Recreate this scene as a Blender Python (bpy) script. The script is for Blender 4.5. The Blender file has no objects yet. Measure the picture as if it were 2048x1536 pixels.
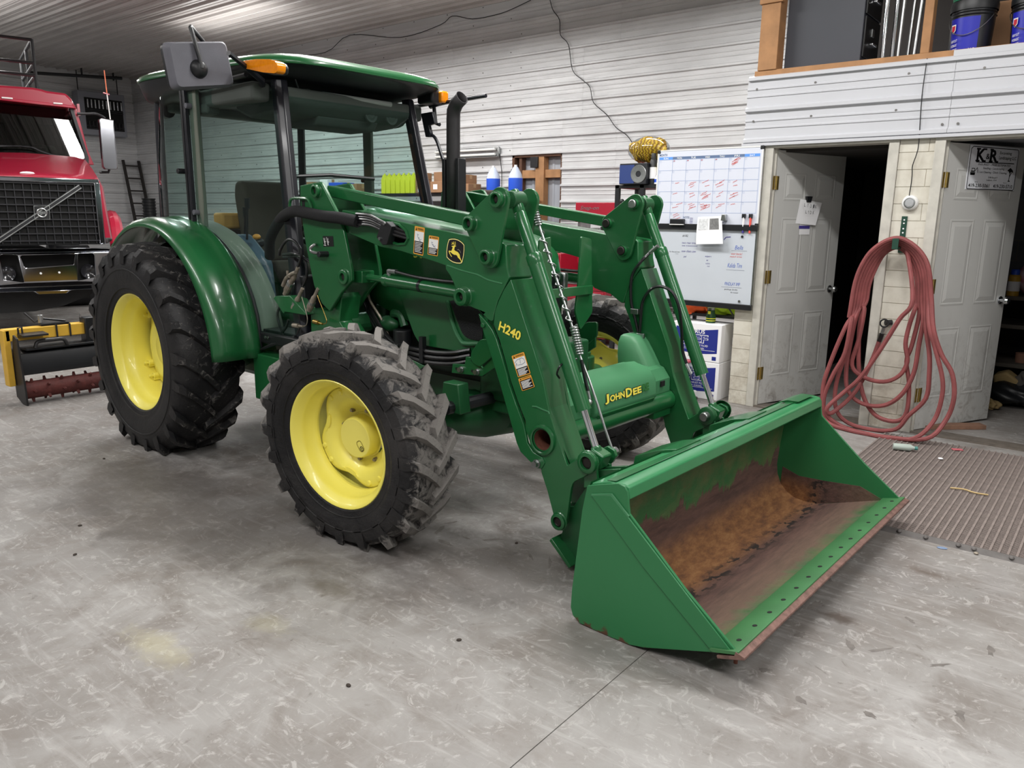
import bpy, bmesh, math, random
from mathutils import Vector, Matrix
random.seed(7)
SC = bpy.context.scene
COL = SC.collection
PI = math.pi

# ------------------------------------------------------------------ camera, world, lights, exposure
cam_data = bpy.data.cameras.new('camera')
cam = bpy.data.objects.new('camera', cam_data)
COL.objects.link(cam)
CR = ((0.77794518, 0.62823171, 0.01123454), (0.14285352, -0.15942859, -0.97681902), (-0.61187758, 0.76151654, -0.21377181))
cam.matrix_world = Matrix(((CR[0][0], -CR[1][0], -CR[2][0], 5.22315497), (CR[0][1], -CR[1][1], -CR[2][1], -3.54717482),
                           (CR[0][2], -CR[1][2], -CR[2][2], 1.62187822), (0, 0, 0, 1)))
cam_data.sensor_width = 36.0
cam_data.lens = 1536.944 / 2048 * 36.0
cam_data.clip_start = 0.05
SC.camera = cam
SC.view_settings.view_transform = 'Standard'
SC.view_settings.look = 'None'
SC.view_settings.gamma = 1.0
SC.view_settings.exposure = 0.0
SC.view_settings.use_curve_mapping = False
SC.cycles.max_bounces = 8
SC.cycles.transparent_max_bounces = 12
SC.cycles.use_denoising = True

world = bpy.data.worlds.new('world')
SC.world = world
world.use_nodes = True
world.node_tree.nodes['Background'].inputs[0].default_value = (0.8, 0.85, 0.9, 1)
world.node_tree.nodes['Background'].inputs[1].default_value = 0.05


def area(name, loc, size, size_y, power, rot=(0, 0, 0), color=(1, 0.99, 0.97)):
    d = bpy.data.lights.new(name, 'AREA')
    d.shape = 'RECTANGLE'
    d.size, d.size_y, d.energy, d.color = size, size_y, power, color
    o = bpy.data.objects.new(name, d)
    COL.objects.link(o)
    o.location, o.rotation_euler = loc, rot
    return o


# the shop's ceiling fixtures (all above the frame): two rows of hung strips, each with an up-facing lamp added to lighten the ceiling
for fx, fy, fp in ((3.7, 0.4, 120), (7.6, 0.2, 100), (0.3, 0.7, 165), (-3.5, 0.9, 130), (-9.2, 0.9, 100), (-11.5, 0.9, 60),
                   (3.9, -4.0, 110), (7.6, -4.2, 140), (0.3, -4.0, 75), (-3.5, -3.2, 85), (-7.6, -4.0, 50), (1.4, 4.0, 90), (-2.8, 4.0, 110), (-7.0, 4.0, 90)):
    area('ceiling_fixture', (fx, fy, 4.25), 2.4, 0.30, fp)
    area('ceiling_fill_uplight', (fx, fy, 4.30), 2.4, 0.30, fp * 0.2, (PI, 0, 0))

# ------------------------------------------------------------------ materials
def s2l(c):
    return tuple(((v / 255) / 12.92 if v / 255 <= 0.04045 else ((v / 255 + 0.055) / 1.055) ** 2.4) for v in c) + (1,)


MATS = {}


def mat(name, rgb, rough=0.5, metal=0.0, var=0.0, vscale=8.0, bump=0.0, bscale=40.0, coat=0.0, emit=0.0, rgb2=None, spec=0.5, detail=6.0):
    if name in MATS:
        return MATS[name]
    m = bpy.data.materials.new(name)
    m.use_nodes = True
    nt = m.node_tree
    b = nt.nodes['Principled BSDF']
    c = s2l(rgb)
    b.inputs['Base Color'].default_value = c
    b.inputs['Roughness'].default_value = rough
    b.inputs['Metallic'].default_value = metal
    b.inputs['Specular IOR Level'].default_value = spec
    b.inputs['Coat Weight'].default_value = coat
    b.inputs['Coat Roughness'].default_value = 0.08
    if emit:
        b.inputs['Emission Color'].default_value = c
        b.inputs['Emission Strength'].default_value = emit
    tc = None
    if var or bump or rgb2:
        tc = nt.nodes.new('ShaderNodeTexCoord')
    if var or rgb2:
        n = nt.nodes.new('ShaderNodeTexNoise')
        n.inputs['Scale'].default_value = vscale
        n.inputs['Detail'].default_value = detail
        nt.links.new(tc.outputs['Object'], n.inputs['Vector'])
        r = nt.nodes.new('ShaderNodeValToRGB')
        r.color_ramp.elements[0].position, r.color_ramp.elements[1].position = 0.3, 0.7
        c2 = s2l(rgb2) if rgb2 else tuple(min(1, v * (1 + var)) for v in c[:3]) + (1,)
        c1 = c if rgb2 else tuple(v * (1 - var) for v in c[:3]) + (1,)
        r.color_ramp.elements[0].color, r.color_ramp.elements[1].color = c1, c2
        nt.links.new(n.outputs['Fac'], r.inputs['Fac'])
        nt.links.new(r.outputs['Color'], b.inputs['Base Color'])
    if bump:
        n2 = nt.nodes.new('ShaderNodeTexNoise')
        n2.inputs['Scale'].default_value = bscale
        n2.inputs['Detail'].default_value = 4
        nt.links.new(tc.outputs['Object'], n2.inputs['Vector'])
        bp = nt.nodes.new('ShaderNodeBump')
        bp.inputs['Strength'].default_value = bump
        bp.inputs['Distance'].default_value = 0.01
        nt.links.new(n2.outputs['Fac'], bp.inputs['Height'])
        nt.links.new(bp.outputs['Normal'], b.inputs['Normal'])
    MATS[name] = m
    return m


class NG:
    """small node-graph helper"""
    def __init__(s, name):
        s.m = bpy.data.materials.new(name)
        s.m.use_nodes = True
        s.t = s.m.node_tree
        s.b = s.t.nodes['Principled BSDF']
        s.tc = s.t.nodes.new('ShaderNodeTexCoord')
        MATS[name] = s.m

    def n(s, typ, **kw):
        x = s.t.nodes.new(typ)
        for k, v in kw.items():
            if k in x.inputs.keys() if hasattr(x, 'inputs') else False:
                x.inputs[k].default_value = v
            else:
                setattr(x, k, v)
        return x

    def l(s, a, b):
        s.t.links.new(a, b)

    def mapped(s, scale, rot=(0, 0, 0), coord='Object'):
        mp = s.n('ShaderNodeMapping')
        mp.inputs['Scale'].default_value = scale
        mp.inputs['Rotation'].default_value = rot
        s.l(s.tc.outputs[coord], mp.inputs['Vector'])
        return mp.outputs['Vector']

    def noise(s, vec, scale, detail=5.0, rough=0.55, dist=0.0):
        x = s.n('ShaderNodeTexNoise')
        x.inputs['Scale'].default_value = scale
        x.inputs['Detail'].default_value = detail
        x.inputs['Roughness'].default_value = rough
        x.inputs['Distortion'].default_value = dist
        s.l(vec, x.inputs['Vector'])
        return x.outputs['Fac']

    def ramp(s, fac, stops, interp='LINEAR'):
        r = s.n('ShaderNodeValToRGB')
        r.color_ramp.interpolation = interp
        e = r.color_ramp.elements
        while len(e) < len(stops):
            e.new(0.5)
        for i, (p, c) in enumerate(stops):
            e[i].position = p
            e[i].color = c if len(c) == 4 else s2l(c)
        s.l(fac, r.inputs['Fac'])
        return r.outputs['Color']

    def mask(s, fac, a, b):
        return s.ramp(fac, [(a, (0, 0, 0, 1)), (b, (1, 1, 1, 1))])

    def mix(s, fac, a, b, mode='MIX'):
        x = s.n('ShaderNodeMix', data_type='RGBA', blend_type=mode)
        for i, v in ((0, fac), (6, a), (7, b)):
            if isinstance(v, (tuple, list)):
                x.inputs[i].default_value = v if len(v) == 4 else s2l(v)
            elif isinstance(v, (int, float)):
                x.inputs[i].default_value = v
            else:
                s.l(v, x.inputs[i])
        return x.outputs[2]

    def math(s, op, a, b=0.0):
        x = s.n('ShaderNodeMath', operation=op)
        for i, v in ((0, a), (1, b)):
            if isinstance(v, (int, float)):
                x.inputs[i].default_value = v
            else:
                s.l(v, x.inputs[i])
        return x.outputs[0]

    def xyz(s, coord='Object'):
        x = s.n('ShaderNodeSeparateXYZ')
        s.l(s.tc.outputs[coord], x.inputs[0])
        return x.outputs

    def bump(s, h, strength=0.3, dist=0.01):
        x = s.n('ShaderNodeBump')
        x.inputs['Strength'].default_value = strength
        x.inputs['Distance'].default_value = dist
        s.l(h, x.inputs['Height'])
        s.l(x.outputs['Normal'], s.b.inputs['Normal'])


def glass_mat(name, tint, gloss=0.06, rough=0.02):
    m = bpy.data.materials.new(name)
    m.use_nodes = True
    nt = m.node_tree
    for nd in list(nt.nodes):
        nt.nodes.remove(nd)
    out = nt.nodes.new('ShaderNodeOutputMaterial')
    tr = nt.nodes.new('ShaderNodeBsdfTransparent')
    tr.inputs['Color'].default_value = s2l(tint)
    gl = nt.nodes.new('ShaderNodeBsdfGlossy')
    gl.inputs['Roughness'].default_value = rough
    lw = nt.nodes.new('ShaderNodeLayerWeight')
    lw.inputs['Blend'].default_value = 0.5
    pw = nt.nodes.new('ShaderNodeMath')
    pw.operation = 'POWER'
    pw.inputs[1].default_value = 4.0
    nt.links.new(lw.outputs['Facing'], pw.inputs[0])
    fr = nt.nodes.new('ShaderNodeMath')
    fr.operation = 'MULTIPLY_ADD'
    fr.inputs[1].default_value, fr.inputs[2].default_value = 0.7, 0.04
    nt.links.new(pw.outputs[0], fr.inputs[0])
    mx = nt.nodes.new('ShaderNodeMixShader')
    nt.links.new(fr.outputs[0], mx.inputs['Fac'])
    nt.links.new(tr.outputs[0], mx.inputs[1])
    nt.links.new(gl.outputs[0], mx.inputs[2])
    nt.links.new(mx.outputs[0], out.inputs['Surface'])
    MATS[name] = m
    return m


GREEN = mat('green_paint', (27, 93, 50), 0.3, 0, 0.06, 3.0, coat=0.35)
GREEN_D = mat('green_paint_dull', (27, 82, 46), 0.42, 0, 0.1, 4.0, coat=0.1)
GREEN_P = mat('green_plastic', (62, 122, 82), 0.5, 0, 0.05, 3.0, spec=0.45)
YELLOW = mat('yellow_paint', (244, 232, 104), 0.4, 0, 0.03, 4.0, coat=0.2)
YELLOW_HUB = mat('yellow_hub_paint', (240, 228, 110), 0.35, 0, 0.03, 4.0, coat=0.2)
DECAL_Y = mat('decal_yellow', (252, 232, 90), 0.5)
DECAL_O = mat('decal_orange', (232, 164, 62), 0.5)
DECAL_W = mat('decal_white', (240, 240, 238), 0.5)
DECAL_K = mat('decal_black', (16, 16, 18), 0.45)
BLACK = mat('black_plastic', (26, 27, 30), 0.42, 0, 0.1, 6.0)
BLACK_P = mat('black_post_paint', (24, 25, 33), 0.35, 0, 0.06, 4.0, coat=0.15)
DARKRUB = mat('black_rubber_hose', (20, 20, 23), 0.3, coat=0.2)
SLEEVE = mat('black_fabric_sleeve', (22, 22, 25), 0.9, bump=0.3, bscale=200)
TCHROME = mat('truck_chrome', (150, 151, 156), 0.13, 1.0, 0.1, 3)
CHROME = mat('chrome', (235, 238, 242), 0.08, 1.0)
STEEL = mat('zinc_steel', (170, 172, 172), 0.35, 1.0, 0.15, 20)
DIRTY = mat('dirty_steel', (150, 141, 128), 0.5, 0.5, 0.35, 30)
PIN = mat('greasy_pin', (34, 29, 27), 0.5, 0.3, 0.3, 40)
HOLE = mat('recess_shade', (8, 8, 8), 0.8)  # near-black colour standing in for the shade inside holes and openings
CABGREY = mat('cab_liner_grey', (78, 84, 80), 0.8, 0, 0.05, 3)
CABTRIM = mat('cab_trim_grey', (112, 117, 106), 0.7, 0, 0.06, 3)
MIRGREY = mat('mirror_housing_grey', (98, 98, 106), 0.6, 0, 0.08, 10, bump=0.08, bscale=300)
AMBER = mat('amber_lens', (255, 146, 10), 0.12, coat=0.5, var=0.12, vscale=60)
GLASS = glass_mat('cab_glass', (222, 238, 234))
WGLASS = glass_mat('truck_glass', (120, 128, 122))
CLEAR = glass_mat('clear_plastic', (225, 228, 230))
RED = mat('truck_red', (158, 26, 52), 0.3, 0, 0.04, 2, coat=1.0)
TOOLRED = mat('toolbox_red', (158, 24, 46), 0.35, 0, 0.05, 3, coat=0.3)
WHITE_P = mat('white_paint', (226, 226, 224), 0.5, 0, 0.03, 3)
CARD = mat('cardboard', (148, 112, 82), 0.85, 0, 0.1, 5)
WOOD = mat('stud_wood', (166, 122, 82), 0.7, 0, 0.16, 9, bump=0.15, bscale=30)
WOOD_D = mat('dark_wood', (92, 62, 44), 0.75, 0, 0.25, 9)
BLUE = mat('blue_plastic', (44, 90, 210), 0.4)
OILBLUE = mat('pail_blue', (36, 40, 170), 0.35)
BRASS = mat('brass', (178, 152, 84), 0.35, 0.9, 0.15, 30)
RUST = mat('rust', (92, 52, 38), 0.85, 0, 0.3, 20, bump=0.3, bscale=60)
REDRUST = mat('rusty_red_roller', (88, 38, 34), 0.7, 0, 0.3, 18, bump=0.4, bscale=50)
ATTY = mat('attachment_yellow', (222, 176, 62), 0.5, 0, 0.14, 6)
PAPER = mat('white_paper', (238, 238, 240), 0.8)
HOSE = mat('red_rubber_hose', (134, 70, 70), 0.7, 0, 0.18, 10, bump=0.1, bscale=60)


# ------------------------------------------------------------------ geometry helpers
class MB:
    def __init__(s):
        s.v, s.f = [], []

    def add(s, vs, fs):
        n = len(s.v)
        s.v += [tuple(p) for p in vs]
        s.f += [tuple(i + n for i in f) for f in fs]
        return s

    def box(s, c, d, M=None):
        x, y, z = (a / 2 for a in d)
        vs = [Vector((i * x, j * y, k * z)) for i in (-1, 1) for j in (-1, 1) for k in (-1, 1)]
        if M is not None:
            vs = [M @ p for p in vs]
        vs = [p + Vector(c) for p in vs]
        return s.add(vs, [(0, 1, 3, 2), (4, 6, 7, 5), (0, 4, 5, 1), (2, 3, 7, 6), (0, 2, 6, 4), (1, 5, 7, 3)])

    def bb(s, a, b):
        return s.box([(p + q) / 2 for p, q in zip(a, b)], [abs(q - p) for p, q in zip(a, b)])

    def prism(s, poly, lo, hi, axis='y'):
        """poly of 2D points in the plane normal to axis, extruded lo..hi"""
        P = {'y': lambda u, v, t: (u, t, v), 'x': lambda u, v, t: (t, u, v), 'z': lambda u, v, t: (u, v, t)}[axis]
        n = len(poly)
        a = sum(poly[i][0] * poly[(i + 1) % n][1] - poly[(i + 1) % n][0] * poly[i][1] for i in range(n))
        pl = list(poly) if (a > 0) == (axis != 'y') else list(poly)[::-1]
        if lo > hi:
            lo, hi = hi, lo
        vs = [P(u, v, lo) for u, v in pl] + [P(u, v, hi) for u, v in pl]
        fs = [tuple(range(n))[::-1], tuple(range(n, 2 * n))] + [(i, (i + 1) % n, n + (i + 1) % n, n + i) for i in range(n)]
        return s.add(vs, fs)

    def tube(s, path, r, n=10, caps=True, closed=False):
        path = [Vector(p) for p in path]
        rs = r if isinstance(r, (list, tuple)) else [r] * len(path)
        up = None
        rings = []
        N = len(path)
        for i, p in enumerate(path):
            a = path[(i - 1) % N] if (i or closed) else path[0]
            b = path[(i + 1) % N] if (i < N - 1 or closed) else path[-1]
            t = (b - a)
            t = t.normalized() if t.length > 1e-9 else Vector((0, 0, 1))
            if up is None:
                up = Vector((0, 0, 1)) if abs(t.z) < 0.9 else Vector((1, 0, 0))
            u = (up - t * up.dot(t))
            u = u.normalized() if u.length > 1e-6 else t.orthogonal().normalized()
            up = u
            w = t.cross(u)
            rings.append([p + (u * math.cos(2 * PI * k / n) + w * math.sin(2 * PI * k / n)) * rs[i] for k in range(n)])
        vs = [q for g in rings for q in g]
        fs = []
        for i in range(N if closed else N - 1):
            for k in range(n):
                j = (i + 1) % N
                fs.append((i * n + k, i * n + (k + 1) % n, j * n + (k + 1) % n, j * n + k))
        if caps and not closed:
            fs.append(tuple(range(n))[::-1])
            fs.append(tuple((N - 1) * n + k for k in range(n)))
        return s.add(vs, fs)

    def cyl(s, a, b, r, r2=None, n=16):
        return s.tube([a, b], [r, r if r2 is None else r2], n)

    def lathe(s, prof, n=32, origin=(0, 0, 0), axis='z', closed=False):
        """prof of (radius, height) about axis"""
        o = Vector(origin)
        vs = []
        for r, h in prof:
            for k in range(n):
                a = 2 * PI * k / n
                c, d = r * math.cos(a), r * math.sin(a)
                vs.append(o + Vector({'z': (c, d, h), 'y': (d, h, c), 'x': (h, c, d)}[axis]))
        m = len(prof)
        fs = []
        for i in range(m if closed else m - 1):
            j = (i + 1) % m
            for k in range(n):
                fs.append((i * n + k, i * n + (k + 1) % n, j * n + (k + 1) % n, j * n + k))
        return s.add(vs, fs)

    def sphere(s, c, r, n=14, m=8):
        rx = r if isinstance(r, (tuple, list)) else (r, r, r)
        vs, fs = [], []
        for i in range(m + 1):
            th = PI * i / m
            for k in range(n):
                a = 2 * PI * k / n
                vs.append((c[0] + rx[0] * math.sin(th) * math.cos(a), c[1] + rx[1] * math.sin(th) * math.sin(a), c[2] + rx[2] * math.cos(th)))
        for i in range(m):
            for k in range(n):
                fs.append((i * n + k, (i + 1) * n + k, (i + 1) * n + (k + 1) % n, i * n + (k + 1) % n))
        return s.add(vs, fs)

    def grid(s, P):
        h, w = len(P), len(P[0])
        s.add([p for row in P for p in row], [(i * w + j, i * w + j + 1, (i + 1) * w + j + 1, (i + 1) * w + j) for i in range(h - 1) for j in range(w - 1)])
        return s

    def build(s, name, m=None, parent=None, bevel=0, smooth=False, seg=2, solid=0, fix=True, angle=35):
        me = bpy.data.meshes.new(name)
        me.from_pydata(s.v, [], s.f)
        if fix:
            bm = bmesh.new()
            bm.from_mesh(me)
            bmesh.ops.remove_doubles(bm, verts=bm.verts, dist=1e-5)
            bmesh.ops.recalc_face_normals(bm, faces=bm.faces)
            bm.to_mesh(me)
            bm.free()
        if smooth:
            me.polygons.foreach_set('use_smooth', [True] * len(me.polygons))
            me.set_sharp_from_angle(angle=math.radians(angle))
        o = bpy.data.objects.new(name, me)
        COL.objects.link(o)
        if m is not None:
            for q in (m if isinstance(m, (list, tuple)) else [m]):
                me.materials.append(q)
        if parent is not None:
            o.parent = parent
        if solid:
            md = o.modifiers.new('solid', 'SOLIDIFY')
            md.thickness, md.offset = solid, 0
        if bevel:
            md = o.modifiers.new('bevel', 'BEVEL')
            md.width, md.segments, md.limit_method, md.angle_limit = bevel, seg, 'ANGLE', math.radians(38)
            md.harden_normals = False
            if not smooth:
                me.polygons.foreach_set('use_smooth', [True] * len(me.polygons))
                me.set_sharp_from_angle(angle=math.radians(35))
        return o


def tag(o, label, cat, group=None, kind=None):
    o['label'], o['category'] = label, cat
    if group:
        o['group'] = group
    if kind:
        o['kind'] = kind
    return o


def empty(name, loc=(0, 0, 0), rz=0.0, parent=None):
    o = bpy.data.objects.new(name, None)
    COL.objects.link(o)
    o.location, o.rotation_euler = loc, (0, 0, rz)
    o.empty_display_size = 0.1
    if parent is not None:
        o.parent = parent
    return o


def struct(o):
    o['kind'] = 'structure'
    return o


def copy_tree(o, parent=None, depth=0):
    c = o.copy()
    COL.objects.link(c)
    c.parent = parent
    for ch in list(o.children):
        copy_tree(ch, c)
    return c


def smooth_path(pts, k=6, closed=False):
    """Catmull-Rom through the points"""
    P = [Vector(p) for p in pts]
    n = len(P)
    out = []
    for i in range(n if closed else n - 1):
        a, b, c, d = (P[(i - 1) % n] if (closed or i) else P[0] * 2 - P[1]), P[i], P[(i + 1) % n], (P[(i + 2) % n] if (closed or i + 2 < n) else P[-1] * 2 - P[-2])
        for j in range(k):
            t = j / k
            out.append(0.5 * ((2 * b) + (c - a) * t + (2 * a - 5 * b + 4 * c - d) * t * t + (3 * b - a - 3 * c + d) * t ** 3))
    if not closed:
        out.append(P[-1])
    return out


def round_poly(poly, r, seg=4):
    """round the corners of a 2D polygon; r a number or one per vertex"""
    n = len(poly)
    out = []
    for i in range(n):
        rr = r[i] if isinstance(r, (list, tuple)) else r
        p, a, b = Vector(poly[i]), Vector(poly[i - 1]), Vector(poly[(i + 1) % n])
        if rr <= 0:
            out.append(tuple(p))
            continue
        u, w = a - p, b - p
        d = min(rr, u.length * 0.45, w.length * 0.45)
        s, e = p + u.normalized() * d, p + w.normalized() * d
        for k in range(seg + 1):
            t = k / seg
            out.append(tuple(s * (1 - t) ** 2 + p * 2 * t * (1 - t) + e * t * t))
    return out


def circle(c, r, n=20, a0=0):
    return [(c[0] + r * math.cos(a0 + 2 * PI * k / n), c[1] + r * math.sin(a0 + 2 * PI * k / n)) for k in range(n)]


def text(name, s, m, parent, origin, right, up, w=None, h=0.05, bold=0.0, shear=0.0, extrude=0.0008, align='LEFT', spacing=1.0):
    """flat lettering: origin is the lower-left corner (or centre), w the total width, h the cap height"""
    cu = bpy.data.curves.new(name, 'FONT')
    cu.body = s
    cu.size = 1.0
    cu.offset = bold
    cu.shear = shear
    cu.space_character = spacing
    cu.resolution_u = 2
    t = bpy.data.objects.new(name, cu)
    COL.objects.link(t)
    me = bpy.data.meshes.new_from_object(t.evaluated_get(bpy.context.evaluated_depsgraph_get()))
    COL.objects.unlink(t)
    bpy.data.objects.remove(t)
    me.name = name
    xs = [v.co.x for v in me.vertices] or [0, 1]
    ys = [v.co.y for v in me.vertices] or [0, 1]
    x0, x1, y0, y1 = min(xs), max(xs), min(ys), max(ys)
    sy = h / max(y1 - y0, 1e-4)
    sx = (w / max(x1 - x0, 1e-4)) if w else sy
    ox = -0.5 * (x1 - x0) * sx if align == 'CENTER' else 0.0
    R, U = Vector(right).normalized(), Vector(up)
    U = (U - R * U.dot(R)).normalized()
    N = R.cross(U)
    M = Matrix((R, U, N)).transposed()
    O = Vector(origin)
    for v in me.vertices:
        v.co = O + M @ Vector(((v.co.x - x0) * sx + ox, (v.co.y - y0) * sy, extrude))
    o = bpy.data.objects.new(name, me)
    COL.objects.link(o)
    me.materials.append(m)
    if parent is not None:
        o.parent = parent
    return o


def strokes(name, m, parent, frame, segs, w=0.006, lift=0.0012):
    """flat pen strokes in the plane frame=(origin,right,up); segs are lists of 2D points"""
    O, R, U = Vector(frame[0]), Vector(frame[1]).normalized(), Vector(frame[2]).normalized()
    N = R.cross(U)
    mb = MB()
    for s in segs:
        for (x0, y0), (x1, y1) in zip(s[:-1], s[1:]):
            d = Vector((x1 - x0, y1 - y0))
            if d.length < 1e-6:
                continue
            q = Vector((-d.y, d.x)).normalized() * w / 2
            mb.add([O + R * (x + a * q.x) + U * (y + a * q.y) + N * lift for x, y, a in ((x0, y0, -1), (x1, y1, -1), (x1, y1, 1), (x0, y0, 1))], [(0, 1, 2, 3)])
    return mb.build(name, m, parent, fix=False)


def poly_decal(name, m, parent, frame, poly, lift=0.001):
    O, R, U = Vector(frame[0]), Vector(frame[1]).normalized(), Vector(frame[2]).normalized()
    N = R.cross(U)
    mb = MB().add([O + R * x + U * y + N * lift for x, y in poly], [tuple(range(len(poly)))])
    return mb.build(name, m, parent, fix=False)

# ================================================================== THE SHOP
WX, WY, CZ, OY = -14.6, 6.1, 4.8, 2.93        # left wall, back wall, ceiling, office front
XR, YF = 10.5, -10.0                           # behind / right of the camera
PITCH = 0.237

# ---- materials of the shell
g = NG('concrete')
v = g.mapped((1, 1, 1), coord='Object')
geo = g.n('ShaderNodeNewGeometry')
pos = geo.outputs['Position']
n1 = g.noise(pos, 0.55, 6, 0.6)
n2 = g.noise(pos, 3.2, 8, 0.65, 0.6)
n3 = g.noise(pos, 19.0, 6, 0.7, 1.2)
n4 = g.noise(pos, 120.0, 3, 0.6)
base = g.ramp(n1, [(0.30, (108, 104, 101)), (0.52, (142, 139, 136)), (0.72, (166, 164, 162))])
base = g.mix(g.mask(n2, 0.42, 0.66), base, (120, 114, 109))
scr = g.mask(g.noise(pos, 9.0, 9, 0.72, 2.5), 0.55, 0.62)
base = g.mix(g.math('MULTIPLY', scr, 0.45), base, (186, 183, 180))
mp = g.n('ShaderNodeMapping')
mp.inputs['Scale'].default_value = (1.2, 9.0, 1)
mp.inputs['Rotation'].default_value = (0, 0, 0.35)
g.l(pos, mp.inputs['Vector'])
streak = g.mask(g.noise(mp.outputs['Vector'], 2.2, 7, 0.7, 0.8), 0.52, 0.68)
base = g.mix(g.math('MULTIPLY', streak, 0.30), base, (190, 188, 186))
dk = g.mask(g.noise(pos, 6.0, 8, 0.72, 3.0), 0.60, 0.70)
base = g.mix(g.math('MULTIPLY', dk, 0.55), base, (88, 82, 76))


def stain_or_shade(base, cx, cy, rx, ry, col, amt, soft=0.5, nz=2.5):
    mpx = g.n('ShaderNodeMapping')
    mpx.inputs['Location'].default_value = (-cx / rx, -cy / ry, 0)
    mpx.inputs['Scale'].default_value = (1 / rx, 1 / ry, 0)
    g.l(pos, mpx.inputs['Vector'])
    le = g.n('ShaderNodeVectorMath', operation='LENGTH')
    g.l(mpx.outputs['Vector'], le.inputs[0])
    d = g.math('ADD', le.outputs['Value'], g.math('MULTIPLY', g.math('SUBTRACT', g.noise(pos, nz, 6, 0.7, 0.5), 0.5), 2.2))
    f = g.ramp(d, [(1 - soft, (1, 1, 1, 1)), (1.0, (0, 0, 0, 1))])
    return g.mix(g.math('MULTIPLY', f, amt), base, col)


# oil, mud and paint marks on the slab; shade about the tractor is painted in
base = stain_or_shade(base, 1.6, -1.3, 1.5, 0.8, (84, 79, 76), 0.5)  # shade between the tyres, painted as a broad dark patch
base = stain_or_shade(base, 0.6, -1.6, 0.9, 0.6, (80, 75, 72), 0.45)  # shade ahead of the rear tyre, put into the colour
base = stain_or_shade(base, 2.9, -1.0, 0.7, 0.5, (90, 85, 82), 0.45)  # broad darker patch ahead of the front tyre
base = stain_or_shade(base, 3.2, 0.2, 0.7, 0.4, (96, 92, 88), 0.4)  # broad darker patch below the loader arms
base = stain_or_shade(base, 2.52, -2.32, 0.26, 0.09, (184, 176, 134), 0.32, 0.8, 7)
base = stain_or_shade(base, 2.70, -1.95, 0.16, 0.08, (172, 166, 132), 0.25, 0.8, 7)
base = stain_or_shade(base, 2.65, -1.6, 0.2, 0.08, (84, 76, 62), 0.45, 0.8, 7)
base = stain_or_shade(base, 4.46, -0.40, 0.09, 0.06, (70, 58, 50), 0.75, 0.7, 9)
base = stain_or_shade(base, 4.66, 0.30, 0.10, 0.05, (84, 70, 60), 0.6, 0.7, 9)
base = stain_or_shade(base, 4.7, -1.9, 1.2, 0.7, (168, 166, 164), 0.35)  # broad paler patch at the right front
g.l(base, g.b.inputs['Base Color'])
g.b.inputs['Roughness'].default_value = 0.55
g.b.inputs['Specular IOR Level'].default_value = 0.35
g.bump(g.math('ADD', g.math('MULTIPLY', n3, 0.6), g.math('MULTIPLY', n4, 0.4)), 0.18, 0.01)
CONCRETE = g.m

g = NG('liner_panel_white')
nz = g.noise(g.mapped((0.6, 0.6, 3.0)), 2.0, 6, 0.6)
g.l(g.ramp(nz, [(0.3, (190, 190, 191)), (0.7, (214, 214, 215))]), g.b.inputs['Base Color'])
g.b.inputs['Roughness'].default_value = 0.33
g.b.inputs['Specular IOR Level'].default_value = 0.6
g.bump(g.noise(g.mapped((0.35, 1, 3.2)), 2.4, 3, 0.5), 0.35, 0.03)
PANEL = g.m
g = NG('ceiling_panel')
nz = g.noise(g.mapped((0.3, 0.3, 0.3)), 2.0, 6, 0.6)
g.l(g.ramp(nz, [(0.3, (168, 162, 158)), (0.7, (190, 185, 182))]), g.b.inputs['Base Color'])
g.b.inputs['Roughness'].default_value = 0.35
CEILP = g.m
BANDP = mat('band_panel_white', (194, 195, 200), 0.4, 0, 0.02, 2)
g = NG('block_paint')
nz = g.noise(g.mapped((1, 1, 1)), 5.0, 6, 0.65)
base = g.ramp(nz, [(0.3, (194, 188, 174)), (0.6, (212, 208, 196))])
geo = g.n('ShaderNodeNewGeometry')
sp = g.n('ShaderNodeSeparateXYZ')
g.l(geo.outputs['Position'], sp.inputs[0])
low = g.ramp(sp.outputs[2], [(0.0, (1, 1, 1, 1)), (0.75, (0, 0, 0, 1))])
dirt = g.math('MULTIPLY', low, g.mask(g.noise(geo.outputs['Position'], 7.0, 8, 0.75), 0.44, 0.6))
base = g.mix(g.math('MULTIPLY', dirt, 0.6), base, (140, 124, 106))
g.l(base, g.b.inputs['Base Color'])
g.b.inputs['Roughness'].default_value = 0.6
BLOCK = g.m
g = NG('door_paint')
geo = g.n('ShaderNodeNewGeometry')
sp = g.n('ShaderNodeSeparateXYZ')
g.l(geo.outputs['Position'], sp.inputs[0])
low = g.ramp(sp.outputs[2], [(0.05, (1, 1, 1, 1)), (1.0, (0, 0, 0, 1))])
dirt = g.math('MULTIPLY', low, g.mask(g.noise(geo.outputs['Position'], 9.0, 8, 0.78, 1.0), 0.5, 0.66))
base = g.mix(g.math('MULTIPLY', dirt, 0.6), (196, 196, 193), (116, 105, 96))
g.l(base, g.b.inputs['Base Color'])
g.b.inputs['Roughness'].default_value = 0.45
DOORP = g.m
FRAMEW = mat('door_frame_paint', (190, 187, 178), 0.5, 0, 0.12, 12)
INNER = mat('office_inner_paint', (150, 152, 158), 0.7)
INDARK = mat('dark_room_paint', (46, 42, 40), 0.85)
JOINT = mat('joint_dark', (112, 106, 100), 0.9)

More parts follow.
